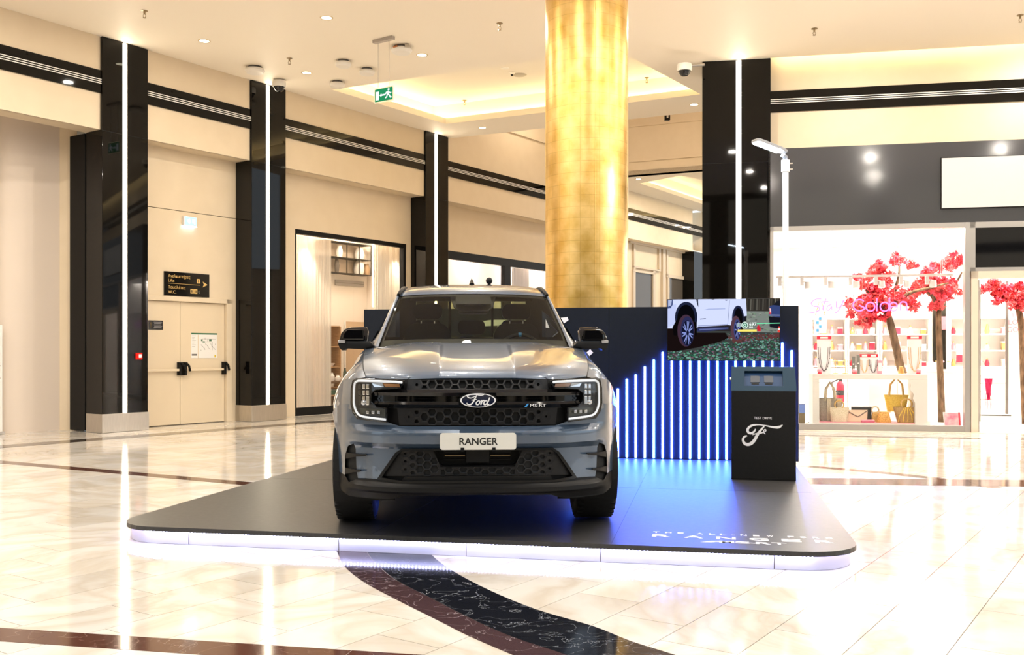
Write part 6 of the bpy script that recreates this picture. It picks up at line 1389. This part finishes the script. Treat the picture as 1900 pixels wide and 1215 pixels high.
# hood
HR = [[(0, .10, 1.046), (.22, .102, 1.046), (.27, .105, 1.045), (.45, .145, 1.037), (.60, .24, 1.036), (.745, .355, 1.048)],
      [(0, .125, 1.072), (.22, .127, 1.072), (.27, .13, 1.071), (.455, .17, 1.062), (.61, .26, 1.054), (.749, .37, 1.057)],
      [(0, .19, 1.101), (.22, .19, 1.101), (.27, .192, 1.101), (.462, .23, 1.091), (.625, .31, 1.078), (.757, .41, 1.069)],
      [(0, .34, 1.138), (.22, .34, 1.138), (.275, .34, 1.141), (.47, .36, 1.135), (.64, .42, 1.118), (.775, .50, 1.098)],
      [(0, .62, 1.187), (.215, .62, 1.188), (.28, .62, 1.197), (.47, .63, 1.193), (.66, .66, 1.175), (.797, .70, 1.150)],
      [(0, .95, 1.240), (.21, .95, 1.241), (.285, .95, 1.254), (.47, .95, 1.252), (.67, .95, 1.228), (.814, .95, 1.190)],
      [(0, 1.22, 1.279), (.205, 1.22, 1.280), (.295, 1.21, 1.287), (.46, 1.19, 1.286), (.66, 1.17, 1.258), (.827, 1.20, 1.222)],
      [(0, 1.33, 1.288), (.20, 1.33, 1.288), (.30, 1.32, 1.290), (.46, 1.29, 1.289), (.66, 1.26, 1.262), (.834, 1.32, 1.236)]]
def half_patch(rows, nu, nv): return patch(rows, nu, nv)
def mirrored(name, rows, m, parent=truck, smooth=40, thick=0, flip=False):
    mb = MB(); mb.grid(rows); mb.grid([[(-p[0], p[1], p[2]) for p in r] for r in rows])
    return mb.build(name, m, parent, smooth=smooth)
hd_ = [[(p[0], p[1], p[2]) for p in r] for r in HR]
P_ = patch(hd_, 6, 6); P_.insert(0, [(p[0], p[1] + .012, p[2] - .012) for p in P_[0]])
hood = mirrored('hood', P_, PAINT, smooth=50)
for s in (-1, 1):
    MB().add([(s * .565, 1.10, 1.2585), (s * .63, 1.07, 1.247), (s * .67, 1.14, 1.247), (s * .60, 1.19, 1.2665)], [(0, 1, 2, 3)]).build('hood_vent', mat('vent_dark', (.05, .06, .075), .3), hood) if False else None
    MB().tube([(s * p[-1][0] + s * .002, p[-1][1], p[-1][2] - .003) for p in P_[1:]], .0045, 5).build('hood_seam', DEEP, hood)
MB().grid([[(x, y + .06 + .10 * (x / .8) ** 2, z) for x in [k * .08 - .8 for k in range(21)]] for y, z in ((1.26, 1.255), (1.33, 1.240), (1.42, 1.235))]).build('cowl', MBK, truck)
# body sides
ST_ = [(.36, [(.745, 1.048), (.79, 1.036), (.835, 1.01), (.865, .96), (.88, .90), (.885, .84), (.885, .60)]), (.50, [(.775, 1.098), (.83, 1.078), (.88, 1.03), (.92, .965), (.945, .89), (.955, .80), (.96, .50)]),
       (.70, [(.797, 1.150), (.85, 1.125), (.91, 1.065), (.965, .985), (1.0, .89), (1.012, .78), (1.01, .45)]), (.95, [(.814, 1.190), (.865, 1.152), (.92, 1.085), (.98, .99), (1.02, .88), (1.035, .75), (1.03, .42)]),
       (1.2, [(.827, 1.222), (.88, 1.18), (.93, 1.1), (.975, .99), (1.0, .87), (1.01, .75), (1.0, .42)]), (1.45, [(.84, 1.25), (.89, 1.2), (.93, 1.11), (.955, .99), (.965, .87), (.968, .75), (.955, .42)]),
       (2.4, [(.845, 1.262), (.895, 1.21), (.935, 1.11), (.955, .99), (.962, .87), (.96, .75), (.94, .42)]), (3.35, [(.845, 1.27), (.895, 1.21), (.935, 1.11), (.955, .99), (.962, .87), (.96, .75), (.94, .42)]),
       (3.6, [(.86, 1.29), (.905, 1.23), (.945, 1.12), (.965, .99), (.975, .87), (.972, .75), (.95, .42)]), (4.06, [(.87, 1.30), (.92, 1.24), (.965, 1.13), (1.0, 1.0), (1.025, .88), (1.035, .75), (1.02, .42)]), (4.60, [(.87, 1.30), (.91, 1.24), (.95, 1.12), (.965, .99), (.972, .87), (.968, .75), (.95, .45)]), (4.88, [(.84, 1.30), (.88, 1.24), (.91, 1.12), (.925, .99), (.93, .87), (.93, .75), (.91, .45)])]
SSURF = patch([[(x, y, z) for x, z in pts] for y, pts in ST_], 5, 10)
AX, RA = (.90, 4.06), .47; AZ = .41
def side_piece(name, y0, y1, seam=None):
    ysv = sorted(set([y0, y1] + [y0 + (y1 - y0) * k / 26 for k in range(27)] + [c + s * RA * math.sin(a * math.pi / 24) for c in AX for s in (-1, 1) for a in range(13) if y0 <= c + s * RA * math.sin(a * math.pi / 24) <= y1]))
    yc = [r[0][1] for r in SSURF]; rows = []
    for y in ysv:
        i = 1
        while i < len(SSURF) - 1 and yc[i] < y: i += 1
        t = (y - yc[i - 1]) / (yc[i] - yc[i - 1]); ln = [tuple(a + (b - a) * t for a, b in zip(p, q)) for p, q in zip(SSURF[i - 1], SSURF[i])]
        zb = .42
        for c in AX:
            if abs(y - c) < RA: zb = max(zb, AZ + math.sqrt(RA * RA - (y - c) ** 2))
        if seam and y < .62: zb = max(zb, seam(y))
        zt = ln[0][2]; zb = min(zb, zt - .02); zz = [p[2] for p in ln][::-1]; xx = [p[0] for p in ln][::-1]
        col = [(lerp_tab(zz, xx, zt + (zb - zt) * k / 16), y, zt + (zb - zt) * k / 16) for k in range(17)]
        b = col[-1]; col += [(b[0] - .012, y, b[2] - .004), (b[0] - .06, y, b[2] - .002)]
        rows.append(col)
    for s in (1, -1): MB().grid([[(s * x, y, z) for x, y, z in r] for r in rows]).build(name, PAINT, truck, smooth=42)
side_piece('fender', .36, 1.36, lambda y: .858 - (.858 - .787) * (y - .42) / .2 if y > .42 else .858)
side_piece('front_door', 1.366, 2.44); side_piece('rear_door', 2.446, 3.40); side_piece('bed_side', 3.406, 4.88)
for s in (1, -1):
    for y0 in (1.75, 2.75): MB().tube([(s * .975, y0 + .45, 1.06), (s * .995, y0 + .5, 1.06), (s * .995, y0 + .62, 1.06), (s * .975, y0 + .66, 1.06)], .013, 6).build('door_handle', GB, truck, smooth=True)
    MB().box(min(s * .80, s * .965), max(s * .80, s * .965), 1.4, 3.65, .34, .43).build('side_skirt', MBK, truck, bevel=.02)
    for c in AX:      # wheel housings
        MB().lathe([(RA - .005, 0), (RA - .005, .42)], 24, (s * .98 - (.42 if s > 0 else 0), c, AZ), 'x', 0, math.pi).build('wheel_housing', DEEP, truck) if False else None
        mb = MB(); mb.grid([[(s * xx, c + RA * math.cos(a * math.pi / 20), AZ + RA * math.sin(a * math.pi / 20)) for a in range(-3, 24)] for xx in (.56, .975)]); mb.build('wheel_housing', DEEP, truck)
# tailgate, bed, underbody
MB().box(-.86, .86, 4.83, 4.88, .62, 1.29).build('tailgate', PAINT, truck, bevel=.015); MB().box(-.80, .80, 3.42, 4.83, .80, .84).build('bed_floor', MBK, truck); MB().box(-.92, .92, 4.82, 4.95, .42, .62).build('rear_bumper', MBK, truck, bevel=.02)
for s in (-1, 1):
    MB().box(min(s * .78, s * .872), max(s * .78, s * .872), 3.42, 4.87, 1.27, 1.305).build('bed_rail', MBK, truck, bevel=.008); MB().box(min(s * .80, s * .925), max(s * .80, s * .925), 4.82, 4.895, .85, 1.24).build('tail_lamp', mat('tail_red', (.35, .01, .01), .15), truck, bevel=.01)
MB().box(-.52, .52, .25, 4.8, .36, .60).build('chassis', DEEP, truck)  # simple unseen underbody box, kept black to block light under the truck
MB().box(-.62, .62, .18, .30, .33, .72).build('radiator_block', DEEP, truck); MB().box(-.80, .80, .34, 1.3, .62, .98).build('engine_block', DEEP, truck)
for c in AX: MB().tube([(-.75, c, AZ - .02), (.75, c, AZ - .02)], .05, 10).build('axle', MBK, truck)
MB().ball((0.06, 4.06, .37), .15, 12, 8).build('differential', MBK, truck, smooth=True)
# wheels
for c in AX:
    for s in (-1, 1):
        wx = s * .855; wh = bpy.data.objects.new('wheel', None); COL.objects.link(wh); wh.parent = truck; wh.location = (wx, c, AZ)
        hw = .142; R = AZ - .001
        prof_ = [(.275, -hw * .82), (.30, -hw * .98), (.345, -hw), (R - .035, -hw * .97), (R - .012, -hw * .86), (R, -hw * .62), (R, hw * .62), (R - .012, hw * .86), (R - .035, hw * .97), (.345, hw), (.30, hw * .98), (.275, hw * .82)]
        ty = MB().lathe(prof_, 48, (0, 0, 0), 'x').build('tyre', RUB, wh, smooth=50)
        mb = MB()
        for k in range(44):
            a = 2 * math.pi * k / 44
            for sg in (-1, 1):
                Mx = Matrix.Rotation(a, 4, 'X'); mb.cbox(Mx @ Vector((sg * hw * .72, 0, R - .0095)), (.055, .020, .016), Mx.to_3x3().to_4x4())
        mb.build('tread_blocks', RUB, wh, kind='stuff')
        MB().lathe([(.278, -hw * .8), (.262, -hw * .7), (.255, 0), (.262, hw * .7), (.278, hw * .8)], 40, (0, 0, 0), 'x').build('rim', RIM, wh, smooth=True)
        for k in range(7):
            a = 2 * math.pi * k / 7
            mb = MB()
            for da in (-.16, .16): mb.tube([(s * hw * .55, .05 * math.cos(a), .05 * math.sin(a)), (s * hw * .72, .16 * math.cos(a + da * .6), .16 * math.sin(a + da * .6)), (s * hw * .76, .262 * math.cos(a + da), .262 * math.sin(a + da))], [.026, .018, .02], 6)
            mb.build('spoke', RIM, wh)
        MB().lathe([(0, s * hw * .70), (.045, s * hw * .68), (.06, s * hw * .5), (0, s * hw * .4)], 18, (0, 0, 0), 'x').build('hub_cap', GB, wh, smooth=True)
        MB().lathe([(.03, -.02), (.17, -.02), (.17, .02), (.03, .02)], 28, (s * .02, 0, 0), 'x').build('brake_disc', mat('brake_steel', (.25, .25, .26), .35, .9), wh)
# cabin
wsr = [[(0, 1.30, 1.25), (.35, 1.315, 1.248), (.62, 1.37, 1.242), (.765, 1.44, 1.238)], [(0, 1.54, 1.418), (.34, 1.555, 1.416), (.59, 1.61, 1.408), (.722, 1.67, 1.40)], [(0, 1.78, 1.568), (.33, 1.795, 1.566), (.565, 1.845, 1.556), (.678, 1.90, 1.548)], [(0, 2.02, 1.706), (.32, 2.035, 1.703), (.545, 2.075, 1.694), (.635, 2.12, 1.686)]]
WS = patch(wsr, 6, 6); mirrored('windscreen', WS, GLS, smooth=True)
nz, nx = len(WS), len(WS[0])
# printed black border just inside the glass
def inset(p, dn=.006): return (p[0], p[1] + dn, p[2] - dn * 1.2)
mb = MB()
for sg in (1, -1):
    def q(i, j): p = WS[i][j]; r = inset(p); return (sg * r[0], r[1], r[2])
    mb.grid([[q(i, j) for j in range(nx - 3, nx)] for i in range(nz)]); mb.grid([[q(i, j) for j in range(nx)] for i in range(0, 4)]); mb.grid([[q(i, j) for j in range(nx)] for i in range(nz - 2, nz)])
    mb.grid([[q(i, j) for j in range(0, 4)] for i in range(nz - 5, nz - 1)])
mb.build('screen_border', mat('border_print', (.010, .0095, .009), .5), truck)
MB().prism([(-.20, 1.70), (.20, 1.70), (.165, 1.60), (.12, 1.565), (-.12, 1.565), (-.165, 1.60)], 1.90, 2.0, lambda a, b, d: (a, d + .035 + (b - 1.6) * 1.15, b - .01)).build('sensor_housing', mat('housing_black', (.02, .018, .016), .5), truck, bevel=.01)
MB().prism([(-.085, 1.612), (.085, 1.612), (0, 1.655)], 1.885, 1.90, lambda a, b, d: (a, d + .033 + (b - 1.6) * 1.15, b - .01)).build('sensor_plate', mat('sensor_grey', (.10, .095, .09), .5), truck)
MB().prism(roundrect(-.13, .13, 1.535, 1.60, .025, 4), 1.98, 2.02, lambda a, b, d: (a, d, b)).build('inside_mirror', mat('mirror_back', (.05, .05, .05), .4), truck, bevel=.008)
for s in (-1, 1):
    MB().tube([(s * .10, 1.31, 1.262), (s * .4, 1.33, 1.262), (s * .62, 1.385, 1.27)], .008, 5).build('wiper', MBK, truck)
AP = [[(.757, 1.415, 1.236), (.785, 1.45, 1.246), (.812, 1.53, 1.258), (.84, 1.60, 1.262)], [(.715, 1.665, 1.404), (.737, 1.69, 1.410), (.752, 1.76, 1.412), (.765, 1.84, 1.40)], [(.672, 1.895, 1.552), (.692, 1.92, 1.560), (.706, 1.99, 1.562), (.712, 2.06, 1.55)], [(.630, 2.115, 1.692), (.645, 2.14, 1.705), (.655, 2.21, 1.712), (.655, 2.28, 1.70)]]
for s in (1, -1):
    MB().grid([[(s * p[0], p[1], p[2]) for p in r] for r in patch(AP, 4, 5)]).build('windscreen_pillar', PAINT, truck, smooth=True)
    MB().grid([[(s * p[0], p[1] + .012, p[2] - .012) for p in r] for r in patch([q[:3] for q in AP], 3, 4)]).build('pillar_trim', INT, truck)
    # roof rail channel and side glass
    MB().tube(catmull([(s * .635, 2.11, 1.700), (s * .618, 2.2, 1.742), (s * .607, 2.4, 1.776), (s * .60, 2.8, 1.795), (s * .60, 3.2, 1.785), (s * .60, 3.42, 1.75)], 5), .016, 6).build('roof_channel', MBK, truck, smooth=True)
    MB().grid([[(s * p[0], p[1], p[2]) for p in r] for r in patch([[(.84, 1.60, 1.262), (.845, 2.4, 1.266), (.845, 3.38, 1.27)], [(.75, 1.85, 1.46), (.755, 2.4, 1.50), (.755, 3.38, 1.50)], [(.657, 2.22, 1.70), (.650, 2.5, 1.735), (.65, 3.35, 1.73)]], 6, 5)]).build('side_window', SGL, truck, smooth=True)
    MB().grid([[(s * p[0], p[1], p[2]) for p in r] for r in patch([[(.657, 2.20, 1.698), (.650, 2.5, 1.733), (.65, 3.38, 1.728)], [(.635, 2.16, 1.722), (.622, 2.5, 1.775), (.62, 3.40, 1.77)]], 6, 3)]).build('roof_side_rail', PAINT, truck, smooth=True)
    MB().prism([(2.40, 1.262), (2.50, 1.262), (2.54, 1.735), (2.44, 1.735)], 0, .012, lambda a, b, d: (s * (.848 - (b - 1.262) * .41 + d * .3), a, b)).build('door_pillar', GB, truck)
RF_ = [[(0, 2.03, 1.708), (.32, 2.045, 1.705), (.545, 2.085, 1.696), (.632, 2.12, 1.688)], [(0, 2.12, 1.748), (.32, 2.13, 1.746), (.545, 2.165, 1.734), (.618, 2.19, 1.722)], [(0, 2.4, 1.800), (.32, 2.4, 1.797), (.53, 2.41, 1.784), (.602, 2.42, 1.766)], [(0, 2.8, 1.836), (.32, 2.8, 1.832), (.53, 2.8, 1.812), (.596, 2.8, 1.79)], [(0, 3.15, 1.832), (.32, 3.15, 1.828), (.53, 3.15, 1.806), (.596, 3.15, 1.784)], [(0, 3.44, 1.79), (.32, 3.44, 1.787), (.53, 3.43, 1.77), (.596, 3.42, 1.75)]]
RS = patch(RF_, 6, 5); mirrored('roof', RS, PAINT, smooth=True)
mb = MB(); mb.grid([[(s_ * p[0], p[1], p[2] - .045) for p in r] for s_ in (1,) for r in RS[3:]]); mb.grid([[(-p[0], p[1], p[2] - .045) for p in r] for r in RS[3:]]); mb.build('headliner', INT2, truck, smooth=True)
# cab back wall with its window
bw = MB(); bw.box(-.84, .84, 3.40, 3.44, .6, 1.36); bw.box(-.74, -.54, 3.40, 3.44, 1.36, 1.76); bw.box(.54, .74, 3.40, 3.44, 1.36, 1.76); bw.box(-.54, .54, 3.40, 3.44, 1.715, 1.78); bw.build('cab_back', PAINT, truck)
bi = MB(); bi.box(-.83, .83, 3.36, 3.395, .6, 1.36); bi.box(-.70, -.54, 3.36, 3.395, 1.36, 1.74); bi.box(.54, .70, 3.36, 3.395, 1.36, 1.74); bi.box(-.54, .54, 3.36, 3.395, 1.712, 1.745); bi.build('cab_back_lining', INT, truck)
MB().box(-.54, .54, 3.41, 3.42, 1.36, 1.715).build('rear_window', glass('rear_glass', (.80, .84, .62), .05), truck)
for x in (-.21, .21): MB().box(x - .012, x + .012, 3.40, 3.43, 1.36, 1.715).build('window_divider', MBK, truck)
MB().tube([(0, 2.85, 1.83), (0, 2.9, 1.85), (0, 2.94, 1.88), (0, 2.96, 1.905)], [.03, .024, .014, .003], 8).build('antenna_fin', MBK, truck, smooth=True)
MB().ball((.165, 2.95, 1.885), .032, 12, 8).build('antenna_knob', MBK, truck, smooth=True); MB().tube([(.165, 2.95, 1.82), (.165, 2.95, 1.87)], .016, 8).build('antenna_knob_stem', MBK, truck)
# dashboard, wheel, seats
MB().grid([[(x, y + .09 * (x / .7) ** 2, z) for x in [k * .07 - .70 for k in range(21)]] for y, z in ((1.36, 1.236), (1.55, 1.24), (1.80, 1.225), (1.86, 1.16), (1.84, .8))]).build('dashboard', INT, truck, smooth=True)
MB().box(-.72, .72, 1.35, 3.36, .55, .60).build('cab_floor', DEEP, truck)
MB().ball((.40, 1.82, 1.215), .22, 16, 8, (1, .55, .32)).build('instrument_hood', mat('hood_grey', (.03, .045, .055), .35), truck, smooth=True); MB().box(-.12, .12, 1.80, 1.83, 1.02, 1.27).build('centre_screen', GB, truck, bevel=.01)
sw = Matrix.Translation((.40, 2.0, 1.19)) @ Matrix.Rotation(math.radians(-22), 4, 'X')
MB().tube([sw @ Vector((.185 * math.cos(a * math.pi / 14), 0, .185 * math.sin(a * math.pi / 14))) for a in range(28)], .016, 8, close=True).build('steering_wheel', FAB, truck, smooth=True)
MB().tube([sw @ Vector((.185 * math.cos(a), 0, .185 * math.sin(a))) for a in (1.50, 1.57, 1.64)], .0185, 8).build('wheel_mark', mat('wheel_blue', (.03, .25, .55), .4), truck)
mb = MB()
for a in (math.pi, 0, -math.pi / 2): mb.tube([sw @ Vector((0, -.02, 0)), sw @ Vector((.18 * math.cos(a), 0, .18 * math.sin(a)))], .02, 6)
mb.ball(sw @ Vector((0, -.02, 0)), .06, 10, 8); mb.build('wheel_spokes', FAB, truck)
for x in (-.40, .40):
    st = bpy.data.objects.new('seat', None); COL.objects.link(st); st.parent = truck; st.location = (x, 2.35, .85)
    MB().prism(roundrect(-.25, .25, 0, .62, .10, 6), 0, .13, lambda a, b, d: (a * (1 - .25 * (b / .62) ** 2), d + b * .30, b)).build('backrest', FAB, st, bevel=.03, smooth=True)
    MB().prism(roundrect(-.13, .13, .655, .80, .06, 6), 0, .10, lambda a, b, d: (a, d + b * .30, b)).build('headrest', FAB, st, bevel=.025, smooth=True)
    for q_ in (-.06, .06): MB().tube([(q_, .05 + .19, .60), (q_, .05 + .2, .68)], .007, 6).build('headrest_post', CHR, st)
    MB().box(-.25, .25, -.45, .05, -.22, -.02).build('cushion', FAB, st, bevel=.04)
rs_ = MB(); rs_.box(-.66, .66, 3.1, 3.3, .75, 1.36); rs_.build('rear_bench', FAB, truck, bevel=.04)
for x in (-.42, 0, .42): MB().prism(roundrect(-.13, .13, 1.38, 1.52, .05, 5), 3.14, 3.24, lambda a, b, d: (a + x, d, b)).build('rear_headrest', FAB, truck, bevel=.02)
# door mirrors
MY = 1.47
def MP(dx, py): return (dx * (TY + MY) / F, zpy(py, MY))
for s in (1, -1):
    dm = bpy.data.objects.new('door_mirror', None); COL.objects.link(dm); dm.parent = truck; dm.location = (0, MY, 0)
    up = [MP(*p) for p in ((196, 634), (195, 615), (198, 607.5), (205, 606.5), (232, 607.5), (240, 611), (245.5, 619), (248.5, 633))]
    lo = [MP(*p) for p in ((192, 633), (249, 632.5), (250, 639), (247, 646), (243, 650), (239, 650), (236, 646.5), (214, 647.5), (196, 648), (186, 646), (184, 641))]
    o = MB().prism(up, -.10, .06, lambda a, b, d: (s * a, d + .25 * (a - .75) + (.05 * ((b - 1.27) / .1) ** 2 if d < 0 else 0), b)).build('mirror_shell', GB, dm, bevel=.022); o.modifiers['bevel'].segments = 4; o.data.shade_smooth(); 
    o = MB().prism(lo, -.095, .06, lambda a, b, d: (s * a, d + .25 * (a - .75), b)).build('mirror_base', MBK, dm, bevel=.014); o.modifiers['bevel'].segments = 3; o.data.shade_smooth()
    MB().prism([MP(*p) for p in ((236, 631.5), (248, 630.5), (250, 632), (249.5, 636.5), (237, 637))], -.105, -.04, lambda a, b, d: (s * a, d + .25 * (a - .75), b)).build('mirror_indicator', mat('clear_indicator', (.35, .34, .34), .12), dm, bevel=.004)
    MB().prism([MP(*p) for p in ((202, 612), (234, 612), (241, 620), (242, 631), (200, 631))], -.112, -.09, lambda a, b, d: (s * a, d + .25 * (a - .75), b)).build('mirror_cover_ridge', GB, dm, bevel=.012)
    MB().tube([(s * .78, .10, zpy(643, MY)), (s * .84, .08, zpy(643, MY))], .035, 8).build('mirror_arm', MBK, dm)
SC.cycles.use_denoising = True
SC.cycles.max_bounces = 8; SC.cycles.diffuse_bounces = 4; SC.cycles.glossy_bounces = 5; SC.cycles.transparent_max_bounces = 16
SC.cycles.sample_clamp_indirect = 8.0
